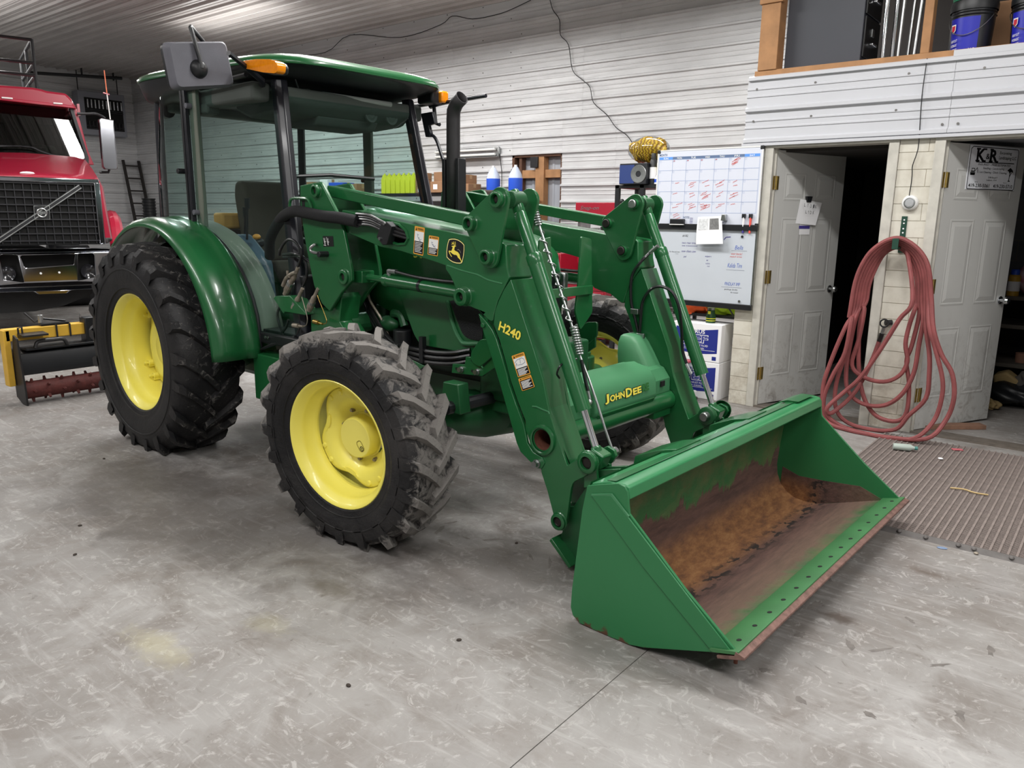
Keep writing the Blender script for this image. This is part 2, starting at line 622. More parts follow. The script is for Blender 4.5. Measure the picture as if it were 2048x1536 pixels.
# ---- floor: saw-cut slabs over a dark base
floor = struct(MB().bb((WX, YF, -0.3), (XR, WY, -0.012)).build('floor', JOINT))
SX = [WX, -10.6, -7.0, -3.35, 3.97, 7.63, XR]
SY = [YF, -5.95, 1.35, 5.0, WY]
for i in range(len(SX) - 1):
    for j in range(len(SY) - 1):
        MB().bb((SX[i] + 0.0018, SY[j] + 0.0018, -0.012), (SX[i + 1] - 0.0018, SY[j + 1] - 0.0018, 0)).build('concrete_slab', CONCRETE, floor)


def rib_profile(n, pitch=PITCH, h=0.034):
    """one sheet of n ribs: (along, proud)"""
    p = []
    for i in range(n):
        z = i * pitch
        p += [(z, 0), (z + 0.008, h), (z + 0.032, h), (z + 0.046, 0)]
        for m in (0.115, 0.172):
            p += [(z + m, 0), (z + m + 0.004, 0.007), (z + m + 0.014, 0.007), (z + m + 0.020, 0)]
    p.append((n * pitch, 0))
    return p


def sheet_mesh(name, L, n, m, pitch=PITCH, h=0.034):
    """local: x along the rib, z across, -y proud"""
    pr = rib_profile(n, pitch, h)
    mb = MB()
    k = len(pr)
    mb.add([(x, -q - 0.001, z) for x in (0, L) for z, q in pr], [(i, i + 1, k + i + 1, k + i) for i in range(k - 1)])
    mb.add([(x, 0.0, z) for x in (0, L) for z in (0, n * pitch)], [(0, 2, 3, 1)])
    o = mb.build(name, m, None)
    me = o.data
    bpy.data.objects.remove(o)
    return me


def place(name, me, parent, loc, rot=(0, 0, 0)):
    o = bpy.data.objects.new(name, me)
    COL.objects.link(o)
    o.parent = parent
    o.location, o.rotation_euler = loc, rot
    return o


SCREW = mat('screw_head', (120, 118, 116), 0.4, 0.7)
# ---- back wall: sheets of ribbed liner, the seams staggered
mb = MB()
for a, b in (((WX, 0), (-2.57, CZ)), ((-1.63, 0), (XR, CZ)), ((-2.57, 0), (-1.63, 1.106)), ((-2.57, 2.528), (-1.63, CZ))):
    mb.bb((a[0], WY, a[1]), (b[0], WY + 0.15, b[1]))
wall_back = struct(mb.build('wall_back', mat('wall_back_paint', (190, 190, 190), 0.7)))
ROWS = [(0.0, 4), (0.948, 4), (1.896, 4), (2.844, 4), (3.792, 4)]
Z0 = 0.158
rows = [(Z0 + r * 4 * PITCH) for r in range(5)]
SEAMS = [[-10.9, -7.2, -1.0, 2.7], [-9.4, -5.8, -2.57, -1.63, 2.2], [-10.9, -7.3, -3.6, -2.57, -1.63, -0.70, 2.6], [-8.5, -4.9, -1.29, 2.4], [-11.2, -7.5, -3.82, -0.70, 2.9]]
for r, z in enumerate(rows):
    xs = [WX] + SEAMS[r] + [XR]
    nrib = 4 if r < 4 else 3
    for a, b in zip(xs[:-1], xs[1:]):
        if r == 1 and abs(a + 2.57) < 0.01:
            continue                                            # the framed opening
        if r == 2 and abs(a + 2.57) < 0.01:
            place('ribbed_panel', sheet_mesh('ribbed_panel', b - a - 0.003, 2, PANEL), wall_back, (a + 0.0015, WY, z + 2 * PITCH))
            continue
        place('ribbed_panel', sheet_mesh('ribbed_panel', b - a - 0.003, nrib, PANEL), wall_back, (a + 0.0015, WY - 0.001 * (r % 2), z))
mb = MB()
for r, z in enumerate(rows):
    for k in range(4):
        for i in range(14):
            x = -12.5 + i * 0.76 + (0.2 if k % 2 else 0)
            if x > 2.6:
                continue
            mb.cyl((x, WY - 0.009, z + k * PITCH + 0.085), (x, WY - 0.001, z + k * PITCH + 0.085), 0.008, n=6)
o = mb.build('screw_heads', SCREW, wall_back)
o['kind'] = 'stuff'

# ---- left wall
wall_left = struct(MB().bb((WX - 0.15, YF, 0), (WX, WY, CZ)).build('wall_left', mat('wall_back_paint', (150, 150, 150), 0.8)))
for r, z in enumerate(rows):
    ys = [YF] + [[-6, -1.5, 3.0], [-4, 0.8, 4.2], [-6, -1.2, 3.4], [-4.2, 0.4, 4.6], [-6, -1.0, 3.0]][r] + [WY]
    for a, b in zip(ys[:-1], ys[1:]):
        place('ribbed_panel', sheet_mesh('ribbed_panel', b - a - 0.003, 4 if r < 4 else 3, PANEL), wall_left, (WX, a + 0.0015, z), (0, 0, PI / 2))
# ---- walls out of view that close the room
struct(MB().bb((XR, YF, 0), (XR + 0.15, WY, CZ)).build('wall_right', PANEL))
struct(MB().bb((WX, YF - 0.15, 0), (XR, YF, CZ)).build('wall_front', PANEL))

# ---- ceiling of ribbed sheets running along the long wall
ceiling = struct(MB().bb((WX, YF, CZ), (XR, WY, CZ + 0.1)).build('ceiling', mat('ceiling_paint', (160, 156, 152), 0.8)))
NW = 4
y = WY
i = 0
while y - NW * PITCH > YF - 1:
    xs = [WX, [-9.5, -11.2, -7.9][i % 3], [-4.2, -5.3, -2.0][i % 3], [1.5, 0.2, 3.1][i % 3], XR]
    for a, b in zip(xs[:-1], xs[1:]):
        place('ribbed_panel', sheet_mesh('ribbed_panel', b - a - 0.003, NW, CEILP), ceiling, (a, y, CZ - 0.0), (PI / 2, 0, 0))
    y -= NW * PITCH
    i += 1
# dark pipe below the ceiling at the left wall
t = empty('pipe_rail', (-13.9, 4.6, 4.72))
tag(t, 'dark pipe rail hung under the ceiling by the far left wall', 'pipe')
MB().cyl((-0.2, -0.95, -0.18), (0.0, 0.95, -0.06), 0.035, n=10).build('pipe', BLACK, t)
for yy in (-0.85, 0.1, 0.8):
    MB().box((-0.1, yy, -0.02), (0.03, 0.03, 0.2)).build('hanger', BLACK, t)

# ---- framed opening in the back wall (bare studs, outer sheet behind)
win = struct(empty('window_1', (0, WY, 0)))
X0, X1, ZA, ZB = -2.57, -1.63, 1.106, 2.528
OUTER = mat('outer_sheet', (176, 180, 188), 0.45, 0, 0.05, 2)
mb = MB()
mb.bb((X0, 0.135, ZA), (X1, 0.14, ZB))
for k in range(5):
    x = X0 + 0.1 + k * 0.19
    mb.prism([(x, 0.135), (x + 0.015, 0.12), (x + 0.045, 0.12), (x + 0.06, 0.135)], ZA, ZB, 'z')
o = mb.build('outer_sheet', OUTER, win)
mb = MB()
for a, b in (((X0, -0.005, ZA), (X0 + 0.045, 0.12, ZB)), ((X1 - 0.02, -0.005, ZA), (X1, 0.12, ZB)), ((X0, -0.005, ZB - 0.03), (X1, 0.12, ZB))):
    MB().bb(a, b).build('frame_board', WOOD_D, win, bevel=0.003)
MB().bb((-2.45, 0.02, ZA), (-2.40, 0.12, ZB - 0.03)).build('stud', WOOD_D, win)
MB().bb((-2.12, 0.0, ZA), (-1.96, 0.12, ZB - 0.03)).build('stud', WOOD, win, bevel=0.003)
MB().bb((-2.40, 0.03, 2.19), (-2.12, 0.12, 2.31)).build('girt', WOOD, win, bevel=0.003)
MB().bb((-1.96, 0.03, 2.19), (-1.65, 0.12, 2.31)).build('girt', WOOD, win, bevel=0.003)
MB().bb((-2.20, -0.03, 2.34), (-2.06, 0.06, 2.5)).build('junction_box', BLACK, win, bevel=0.005)

# ================================================================== OFFICE BOX
OX0, OX1 = 2.52, 7.2
D1a, D1b, D2a, D2b = 2.76, 3.64, 4.02, 4.92        # door openings
DT, BB, BT = 2.19, 2.215, 2.76                     # opening head, band bottom, band top
wall_office = struct(empty('wall_office', (0, 0, 0)))
TH = 0.14


def blocks(x0, x1, z0, z1, y0, bw=0.40, bh=0.1245, par=None, name='block', m=BLOCK, flip=False, th=TH):
    """running courses of painted block with recessed joints"""
    par = par or wall_office
    MB().bb((x0 + 0.004, y0 + 0.006, z0), (x1 - 0.004, y0 + th, z1)).build('wall_core', mat('block_joint', (196, 188, 170), 0.8), par)
    r, z = 0, z0
    while z < z1 - 0.01:
        zz = min(z + bh, z1)
        x = x0 - (bw / 2 if r % 2 else 0)
        while x < x1 - 0.005:
            a, b = max(x, x0), min(x + bw, x1)
            if b - a > 0.012:
                MB().bb((a + 0.002, y0, z + 0.002), (b - 0.002, y0 + 0.02, zz - 0.002)).build(name, m, par)
            x += bw
        z = zz
        r += 1


blocks(OX0, D1a - 0.07, 0, BB, OY)
blocks(D1b + 0.07, D2a - 0.07, 0, BB, OY)
blocks(D2b + 0.07, OX1, 0, BB, OY)
# side wall, inner walls and the loft deck
struct(MB().bb((OX0, OY + TH, 0), (OX0 + 0.12, WY - 0.03, BT)).build('wall_office_side', BLOCK))
struct(MB().bb((3.70, OY + TH, 0), (3.82, WY - 0.03, BB)).build('wall_partition', INNER))
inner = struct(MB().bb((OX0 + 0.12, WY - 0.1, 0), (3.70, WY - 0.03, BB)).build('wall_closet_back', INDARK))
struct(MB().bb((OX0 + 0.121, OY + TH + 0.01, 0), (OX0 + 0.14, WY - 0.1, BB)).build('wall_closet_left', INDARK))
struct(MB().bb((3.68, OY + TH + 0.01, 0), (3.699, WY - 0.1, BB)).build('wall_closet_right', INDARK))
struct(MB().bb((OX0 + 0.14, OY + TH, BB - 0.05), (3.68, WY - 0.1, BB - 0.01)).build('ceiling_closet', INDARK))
struct(MB().bb((OX0, OY + 0.02, BB), (OX1, WY - 0.03, BT - 0.02)).build('ceiling_office', INNER))
office_back = struct(empty('wall_room_back', (0, 0, 0)))
blocks(3.82, OX1, 0, BB, 5.9, 0.42, 0.205, office_back, 'block', INNER, th=0.1)
struct(MB().bb((OX1 - 0.1, OY + TH, 0), (OX1, WY - 0.03, BB)).build('wall_office_end', INNER))

# ribbed band above the doors
band = struct(empty('trim_1', (0, OY, 0)))
for a, b in ((2.50, 4.02), (4.02, 5.6), (5.6, OX1)):
    me = sheet_mesh('ribbed_panel', b - a - 0.002, 2, BANDP, 0.246, 0.026)
    place('ribbed_panel', me, band, (a, -0.012, 2.232))
MB().bb((2.49, -0.045, 2.208), (OX1, -0.002, 2.232)).build('bottom_trim', BANDP, band, bevel=0.003)
MB().prism([(-0.012, 2.724), (-0.036, 2.728), (-0.036, 2.752), (-0.012, 2.765)], 2.51, OX1, 'x').build('top_rib', BANDP, band)
MB().bb((4.0, -0.034, 2.754), (OX1, -0.0215, 2.795)).build('top_strip', BANDP, band)
mb = MB()
for x, z in ((2.58, 2.66), (3.05, 2.67), (3.72, 2.67), (4.2, 2.66), (2.57, 2.41), (3.04, 2.42), (3.66, 2.42), (3.98, 2.30), (4.08, 2.30)):
    mb.cyl((x, -0.022, z), (x, -0.01, z), 0.009, n=8)
mb.build('screws', SCREW, band)['kind'] = 'stuff'

# loft framing above the band
loft = struct(empty('trim_2', (0, OY, 0)))
MB().bb((2.55, -0.02, 2.755), (OX1, 0.09, 2.80)).build('bottom_plate', WOOD, loft, bevel=0.003)
MB().bb((2.575, -0.03, 2.80), (2.73, 0.11, 3.36)).build('corner_post', WOOD, loft, bevel=0.004)
MB().bb((2.56, -0.045, 3.30), (2.75, 0.0, 3.42)).build('brace_board', WOOD, loft, bevel=0.004)
MB().bb((3.775, -0.015, 2.80), (3.835, 0.08, 3.6)).build('stud', WOOD, loft, bevel=0.003)
MB().bb((2.575, 0.0, 3.50), (OX1, 0.10, 3.62)).build('top_plate', WOOD, loft, bevel=0.003)
MB().bb((5.0, -0.015, 2.80), (5.06, 0.08, 3.6)).build('stud', WOOD, loft, bevel=0.003)
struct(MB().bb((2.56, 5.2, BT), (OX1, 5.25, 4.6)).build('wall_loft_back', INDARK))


# ---- door frames
def door_frame(n, xa, xb):
    f = struct(empty('trim_%d' % n, (0, OY, 0)))
    for x in (xa, xb):
        s = -1 if x == xa else 1
        MB().bb((x, -0.02, 0), (x + s * 0.07, TH, DT + 0.01)).build('jamb', FRAMEW, f, bevel=0.004)
        MB().bb((x - s * 0.014, 0.03, 0), (x, 0.06, DT)).build('door_stop', FRAMEW, f)
    MB().bb((xa - 0.07, -0.02, DT), (xb + 0.07, TH, DT + 0.04)).build('head', FRAMEW, f, bevel=0.004)
    MB().bb((xa - 0.02, -0.01, 0.0), (xb + 0.02, 0.16, 0.012)).build('threshold', mat('threshold_metal', (120, 112, 104), 0.5, 0.4, 0.2, 20), f)


door_frame(3, D1a, D1b)
door_frame(4, D2a, D2b)


def door_leaf(name, hx, ang, w, h=2.14, lab=''):
    """hinge at hx on the left jamb, opening into the room by ang"""
    d = struct(empty(name, (hx, OY + 0.045, 0.015), ang))
    core = MB().bb((0.004, 0.0, 0.0), (w, 0.04, h)).build('leaf', DOORP, d, bevel=0.002)
    pw = (w - 3 * 0.115) / 2
    for c in range(2):
        x0 = 0.115 + c * (pw + 0.115)
        for z0, z1 in ((0.24, 0.80), (0.97, 1.62), (1.76, 1.99)):
            # moulded panel: sunk moat and raised field
            P = [[], [], [], []]
            mb = MB()
            rings = []
            for dd, yy in ((0.0, -0.0012), (0.012, 0.006 - 0.009), (0.022, -0.0005), (0.055, -0.006)):
                rings.append([(x0 + dd, yy, z0 + dd), (x0 + pw - dd, yy, z0 + dd), (x0 + pw - dd, yy, z1 - dd), (x0 + dd, yy, z1 - dd)])
            vs = [p for r in rings for p in r]
            fs = [(r * 4 + k, r * 4 + (k + 1) % 4, r * 4 + 4 + (k + 1) % 4, r * 4 + 4 + k) for r in range(3) for k in range(4)] + [(12, 13, 14, 15)]
            mb.add(vs, fs)
            mb.build('panel', DOORP, d)
    for z in (0.28, 1.12, 1.90):
        hb = MB().bb((-0.03, -0.006, z - 0.055), (0.006, 0.0, z + 0.055)).cyl((0.0, -0.008, z - 0.055), (0.0, -0.008, z + 0.055), 0.009, n=8).bb((0.004, -0.003, z - 0.055), (0.04, 0.0, z + 0.055))
        hb.build('hinge', BRASS, d)
    k = MB().lathe([(0.032, 0.0), (0.032, -0.008), (0.014, -0.012), (0.012, -0.035), (0.026, -0.045), (0.029, -0.06), (0.022, -0.075), (0.0, -0.078)], 16, (w - 0.065, 0, 0.99), 'y')
    k.build('door_knob', STEEL if name.endswith('1') else CHROME, d, smooth=True)
    k = MB().lathe([(0.032, 0.04), (0.014, 0.052), (0.012, 0.075), (0.029, 0.1), (0.0, 0.118)], 12, (w - 0.065, 0, 0.99), 'y')
    k.build('door_knob', STEEL, d, smooth=True)
    return d


A1 = math.radians(70)
A2 = math.radians(64)
door1 = door_leaf('door_1', D1a + 0.012, A1, 0.895, 2.165)
door2 = door_leaf('door_2', D2a + 0.012, A2, 0.895, 2.165)

# ================================================================== THE TRACTOR
TR = empty('tractor', (0, 0, 0), -0.0385663)
tag(TR, 'green farm tractor with glass cab, yellow wheels and a front loader bucket', 'tractor')

# ---- tyre materials: rubber, with dried mud on the tread
def tyre_mat(name, R, mud, dust):
    g = NG(name)
    x = g.xyz()
    r = g.math('SQRT', g.math('ADD', g.math('MULTIPLY', x[0], x[0]), g.math('MULTIPLY', x[2], x[2])))
    far = g.ramp(g.math('DIVIDE', r, R), [(0.80, (0, 0, 0, 1)), (0.985, (1, 1, 1, 1))])
    nz = g.noise(g.tc.outputs['Object'], 17.0, 9, 0.74, 0.9)
    nz2 = g.noise(g.tc.outputs['Object'], 3.5, 6, 0.6, 0.4)
    f = g.mask(g.math('ADD', g.math('MULTIPLY', far, mud), g.math('MULTIPLY', g.math('SUBTRACT', nz, 0.5), 2.4)), 0.52, 0.82)
    base = g.mix(g.math('MULTIPLY', g.mask(nz2, 0.42, 0.75), dust), (24, 24, 26), (74, 71, 70))
    base = g.mix(g.math('MULTIPLY', f, 0.85), base, (126, 122, 118))
    g.l(base, g.b.inputs['Base Color'])
    g.l(g.ramp(f, [(0.0, (0.5, 0.5, 0.5, 1)), (1.0, (0.9, 0.9, 0.9, 1))]), g.b.inputs['Roughness'])
    g.b.inputs['Specular IOR Level'].default_value = 0.35
    g.bump(g.math('ADD', nz, g.math('MULTIPLY', g.noise(g.tc.outputs['Object'], 60, 4, 0.6), 0.4)), 0.25 + 0.35 * mud, 0.012)
    return g.m


TYRE_F = tyre_mat('front_tyre_rubber', 0.56, 0.95, 0.55)
TYRE_R = tyre_mat('rear_tyre_rubber', 0.74, 0.45, 0.30)


def tyre_mesh(R, w, rr, nl, lug_h, flat_z, m, lug_w, k_ang):
    """axis along y, outer face at -y"""
    C = R - lug_h
    half = [(rr - 0.012, 0.40), (rr + 0.006, 0.445), (rr + 0.03, 0.455), (rr + 0.30 * (C - rr), 0.505), (rr + 0.58 * (C - rr), 0.512),
            (rr + 0.82 * (C - rr), 0.485), (C - 0.022, 0.435), (C - 0.004, 0.36), (C + 0.004, 0.2), (C + 0.006, 0.0)]
    prof = [(r, -f * w) for r, f in half] + [(r, f * w) for r, f in half[-2::-1]]
    mb = MB().lathe(prof, 72, axis='y')
    # lugs
    for s in (-1, 1):
        for i in range(nl):
            a0 = 2 * PI * (i + (0.5 if s > 0 else 0)) / nl
            secs = []
            jr, jw, ja = random.uniform(-0.006, 0.003), random.uniform(0.88, 1.12), random.uniform(-0.012, 0.012)
            for t, rad_o, rad_i, wd in ((0.0, C - 0.075, C - 0.10, 1.25), (0.05, C - 0.012, C - 0.05, 1.15), (0.12, R - 0.006, C - 0.03, 1.05), (0.40, R, C - 0.012, 1.0), (0.75, R, C - 0.008, 1.0), (1.0, R - 0.002, C - 0.006, 1.1)):
                y = s * w * (0.515 - 0.56 * t) if t > 0.06 else s * w * (0.515 + (0.004 if t == 0 else 0.0))
                ph = a0 + ja + k_ang * (t ** 1.25)
                hw = lug_w * wd * jw * random.uniform(0.9, 1.1) / R
                if t > 0.06:
                    rad_o += jr + random.uniform(-0.004, 0.002)
                ct = 0.4 * lug_w / R
                secs.append([((rad_i) * math.sin(ph - hw * 1.25), y, rad_i * math.cos(ph - hw * 1.25)), (rad_o * math.sin(ph - hw * 0.78), y, rad_o * math.cos(ph - hw * 0.78)),
                             (rad_o * math.sin(ph + hw * 0.78), y, rad_o * math.cos(ph + hw * 0.78)), (rad_i * math.sin(ph + hw * 1.25), y, rad_i * math.cos(ph + hw * 1.25))])
            vs = [p for q in secs for p in q]
            n = len(secs)
            fs = [(j * 4 + e, j * 4 + (e + 1) % 4, j * 4 + 4 + (e + 1) % 4, j * 4 + 4 + e) for j in range(n - 1) for e in range(4)] + [(3, 2, 1, 0), tuple((n - 1) * 4 + e for e in range(4))]
            mb.add(vs, fs)
    # ring ribs on the wall
    for s in (-1, 1):
        mb.lathe([(rr + 0.52 * (C - rr), s * w * 0.510), (rr + 0.53 * (C - rr), s * w * 0.519), (rr + 0.56 * (C - rr), s * w * 0.519), (rr + 0.57 * (C - rr), s * w * 0.510)], 72, axis='y')
        mb.lathe([(rr + 0.03, s * w * 0.44), (rr + 0.035, s * w * 0.475), (rr + 0.055, s * w * 0.475), (rr + 0.065, s * w * 0.455)], 72, axis='y')
    # tread flattens where it carries the load
    vv = []
    for x, y, z in mb.v:
        if z < flat_z:
            d = flat_z - z
            y *= 1 + 0.55 * d
            z = flat_z - d * 0.02
        vv.append((x, y, z))
    mb.v = vv
    return mb


def wheel(name, rr, w, R, lip, nl, lug_h, zc, m, lug_w, k_ang, disc_y, disc_r, hub_r, hub_y, nuts, parent):
    W = empty(name, (0, 0, 0), 0, parent)
    tyre_mesh(R, w, rr, nl, lug_h, -zc + 0.004, m, lug_w, k_ang).build('tire', m, W, smooth=True, angle=28)
    L = lip
    rim = MB().lathe([(rr - 0.006, -L + 0.012), (rr + 0.003, -L), (rr - 0.004, -L - 0.006), (rr - 0.014, -L - 0.002), (rr - 0.022, -L + 0.014), (rr - 0.040, -L + 0.030), (rr - 0.046, -L + 0.05),
                      (rr - 0.046, -L + 0.085), (rr - 0.060, -L + 0.10), (rr - 0.066, -L + 0.13), (rr - 0.066, L - 0.13), (rr - 0.046, L - 0.09), (rr - 0.040, L - 0.03), (rr - 0.014, L), (rr, L)], 64, axis='y')
    rim.build('rim', YELLOW, W, smooth=True, angle=50)
    # wheel disc: scalloped edge with four lobes, dished centre
    n = 96
    rings = []
    ro = rr - 0.064

    def lobe(a):
        return ro - 0.056 * (0.5 - 0.5 * math.cos(4 * (a - disc_r))) ** 1.6
    if nuts:
        stations = [(1.0, 0.0), (0.965, -0.004), (0.90, -0.008), (0.80, -0.006), (0.70, 0.012), (0.62, 0.040), (0.54, 0.062), (0.46, 0.070), (0.0, 0.070)]
    else:
        stations = [(1.0, 0.0), (0.965, -0.002), (0.90, -0.004), (0.82, -0.022), (0.70, -0.040), (0.60, -0.044), (0.52, -0.03), (0.40, -0.012), (0.0, -0.012)]
    dc = disc_y + stations[-1][1]
    mb = MB()
    vs, fs = [], []
    for k, (f, dy) in enumerate(stations):
        for j in range(n):
            a = 2 * PI * j / n
            r = f * (lobe(a) if f > 0.8 else ro * 0.97)
            vs.append((r * math.sin(a), disc_y + dy, r * math.cos(a)))
    m1 = len(stations)
    for k in range(m1 - 1):
        for j in range(n):
            fs.append((k * n + j, k * n + (j + 1) % n, (k + 1) * n + (j + 1) % n, (k + 1) * n + j))
    mb.add(vs, fs)
    mb.build('wheel_disc', YELLOW, W, smooth=True, angle=50, solid=0.012)
    # rim clamps with bolts, in pairs on the lobes
    for q in range(4):
        for e in (-1, 1):
            a = disc_r + q * PI / 2 + e * 0.17
            c = ((ro - 0.028) * math.sin(a), disc_y - 0.006, (ro - 0.028) * math.cos(a))
            if nuts:
                MB().lathe([(0.0, -0.016), (0.012, -0.014), (0.016, -0.006), (0.018, 0.0)], 10, c, 'y').build('rim_bolt', YELLOW, W, smooth=True)
            else:
                MB().cyl((c[0], c[1] - 0.045, c[2]), (c[0], c[1] + 0.0, c[2]), 0.022, n=12).cyl((c[0], c[1] - 0.075, c[2]), (c[0], c[1] - 0.04, c[2]), 0.011, n=8).box((c[0] * 1.05, c[1] - 0.02, c[2] * 1.05), (0.045, 0.05, 0.045)).build('rim_clamp', YELLOW, W, bevel=0.003)
    # hub
    hub = MB().lathe([(hub_r * 1.12, dc), (hub_r * 1.10, dc - 0.012), (hub_r * 1.03, dc - 0.016), (hub_r, hub_y + 0.012), (hub_r * 0.96, hub_y + 0.002), (hub_r * 0.93, hub_y), (0.0, hub_y)], 32, axis='y')
    hub.build('hub', YELLOW_HUB, W, smooth=True, angle=30)
    if nuts:
        for q in range(nuts):
            a = 2 * PI * (q + 0.35) / nuts
            c = (hub_r * 1.30 * math.sin(a), hub_r * 1.30 * math.cos(a))
            MB().cyl((c[0], dc, c[1]), (c[0], dc - 0.026, c[1]), 0.012, n=6).cyl((c[0], dc - 0.026, c[1]), (c[0], dc - 0.034, c[1]), 0.008, n=8).build('wheel_nut', DIRTY, W)
        F = ((0, hub_y - 0.0005, 0), (1, 0, 0), (0, 0, 1))
        slot = round_poly([(-0.005, -0.078), (0.03, -0.078), (0.03, -0.022), (-0.005, -0.022)], 0.016, 5)
        ms = Matrix.Rotation(math.radians(32), 2)
        slot = [tuple(ms @ Vector(p)) for p in slot]
        strokes('hub_marking', mat('hub_ink', (120, 104, 30), 0.6), W, F, [slot + [slot[0]]], 0.003)
        c0 = ms @ Vector((0.0125, -0.064))
        strokes('hub_mark_ring', DECAL_K, W, F, [circle(c0, 0.011, 12) + [circle(c0, 0.011, 12)[0]]], 0.004)
        poly_decal('hub_mark_dot', DECAL_K, W, F, circle(c0, 0.004, 8), 0.0012)
    return W


rw = wheel('rear_wheel', 0.4064, 0.44, 0.745, 0.18, 21, 0.042, 0.677, TYRE_R, 0.027, 0.30, 0.06, 0.95, 0.12, 0.0, 0, TR)
rw.location = (0, -0.929, 0.677)
rl = copy_tree(rw, TR)
rl.location, rl.scale = (0, 0.929, 0.677), (1, -1, 1)
fw = wheel('front_wheel', 0.3302, 0.30, 0.565, 0.125, 20, 0.040, 0.528, TYRE_F, 0.028, 0.25, 0.015, -0.50, 0.106, 0.0, 8, TR)
fw.rotation_mode = 'XYZ'
fw.matrix_basis = Matrix.Translation((2.345, -1.071, 0.528)) @ Matrix.Rotation(0.118, 4, 'Z') @ Matrix.Rotation(0.059, 4, 'X')
fl = copy_tree(fw, TR)
fl.matrix_basis = Matrix.Translation((2.345, 1.071, 0.528)) @ Matrix.Rotation(0.118, 4, 'Z') @ Matrix.Rotation(-0.059, 4, 'X') @ Matrix.Diagonal((1, -1, 1, 1))
TXT = mat('tyre_lettering', (44, 44, 46), 0.6)
for i, ch in enumerate('TITAN'):
    a = 0.75 + i * 0.17
    c = Vector((0.445 * math.sin(a), 0, 0.445 * math.cos(a)))
    up = Vector((math.sin(a), 0, math.cos(a)))
    text('tire_letter', ch, TXT, fl, (c.x - 0.03 * up.z, 0.154, c.z + 0.03 * up.x), (up.z, 0, -up.x), up, 0.05, 0.055, 0.0, extrude=0)

# ---- chassis, engine, axles
CH = empty('chassis', (0, 0, 0), 0, TR)
mb = MB().bb((1.05, -0.26, 0.55), (2.75, 0.26, 0.78))
mb.build('frame_rail', GREEN_D, CH, bevel=0.01)
MB().bb((-0.4, -0.34, 0.42), (1.1, 0.34, 0.95)).build('transmission', GREEN_D, CH, bevel=0.04)
MB().cyl((0, -0.82, 0.677), (0, 0.82, 0.677), 0.13, n=20).cyl((0, -0.70, 0.677), (0, 0.70, 0.677), 0.2, n=20).build('rear_axle', GREEN_D, CH, bevel=0.01)
# front axle: side profile seen through the gap
ax = MB().tube([(2.36, -0.98, 0.53), (2.37, -0.80, 0.53), (2.38, -0.62, 0.535), (2.39, -0.42, 0.525), (2.40, -0.22, 0.515), (2.40, 0.0, 0.515), (2.40, 0.22, 0.515), (2.39, 0.42, 0.525), (2.38, 0.62, 0.535), (2.36, 0.98, 0.53)],
               [0.10, 0.10, 0.085, 0.10, 0.15, 0.17, 0.15, 0.10, 0.085, 0.10], 18)
ax.build('front_axle', GREEN_D, CH, smooth=True)
for s in (-1, 1):
    MB().cyl((2.345, s * 0.86, 0.38), (2.345, s * 0.86, 0.70), 0.075, n=18).cyl((2.345, s * 0.86, 0.69), (2.345, s * 0.86, 0.73), 0.05, n=12).build('kingpin_housing', GREEN_D, CH, bevel=0.008)
    MB().prism([(2.45, 0.60), (2.60, 0.60), (2.58, 0.76), (2.47, 0.76)], s * 0.50, s * 0.58).build('cylinder_bracket', GREEN_D, CH, bevel=0.006)
    MB().cyl((2.53, s * 0.2, 0.63), (2.53, s * 0.62, 0.63), 0.035, n=12).cyl((2.53, s * 0.60, 0.63), (2.53, s * 0.82, 0.60), 0.016, n=10).build('steering_cylinder', BLACK, CH)
MB().cyl((2.40, 0, 0.42), (2.40, 0, 0.62), 0.19, n=20).build('axle_pivot', GREEN_D, CH, bevel=0.012)
MB().bb((2.45, -0.28, 0.62), (2.80, 0.28, 0.93)).build('front_support', GREEN_D, CH, bevel=0.015)
MB().bb((1.20, -0.27, 0.70), (2.55, 0.27, 1.12)).build('engine_block', mat('engine_dark', (16, 28, 20), 0.6), CH, bevel=0.02)
for i in range(5):
    MB().cyl((1.45 + i * 0.2, -0.29, 0.98), (1.45 + i * 0.2, -0.29, 1.08), 0.05, n=12).build('engine_port', GREEN_D, CH, bevel=0.005)
MB().sphere((1.78, -0.36, 0.98), (0.08, 0.055, 0.05)).build('oil_cooler', GREEN_D, CH, smooth=True)
MB().cyl((1.92, -0.38, 0.80), (1.92, -0.38, 0.96), 0.055, n=16).build('oil_filter', BLACK, CH, bevel=0.006)
text('filter_print', '11W', DECAL_W, CH, (1.89, -0.4355, 0.85), (1, 0, 0), (0, 0, 1), 0.05, 0.03)
MB().tube(smooth_path([(1.80, -0.34, 1.02), (1.84, -0.37, 1.05), (1.90, -0.37, 1.04), (1.93, -0.37, 0.98)]), 0.025, 10).build('intake_pipe', GREEN_D, CH, smooth=True)
for k, dz in enumerate((0, 0.03, 0.06)):
    MB().tube(smooth_path([(1.62, -0.40, 1.22), (1.66, -0.41, 1.02 + dz), (1.86, -0.42, 0.86 + dz * 0.6), (2.12, -0.43, 0.81 + dz), (2.36, -0.43, 0.82 + dz), (2.5, -0.40, 0.85 + dz)]), 0.014, 8).build('engine_hose', DARKRUB, CH, smooth=True)
MB().bb((2.14, -0.45, 0.80), (2.17, -0.42, 0.95)).build('hose_clamp', BLACK, CH)
for i in range(9):
    x = 1.28 + 0.05 * i + random.uniform(-.02, .02)
    MB().tube(smooth_path([(x, -0.38, 1.28), (x + random.uniform(-.05, .08), -0.42, 1.15), (x + random.uniform(-.02, .12), -0.40, 1.0), (x + random.uniform(0, .15), -0.36, 0.85)]), random.uniform(.006, .016), 6).build('engine_line', random.choice([DARKRUB, DIRTY, BLACK]), CH, smooth=True)
MB().bb((0.86, -0.74, 0.43), (1.45, -0.36, 0.735)).build('step_box', GREEN, CH, bevel=0.008)
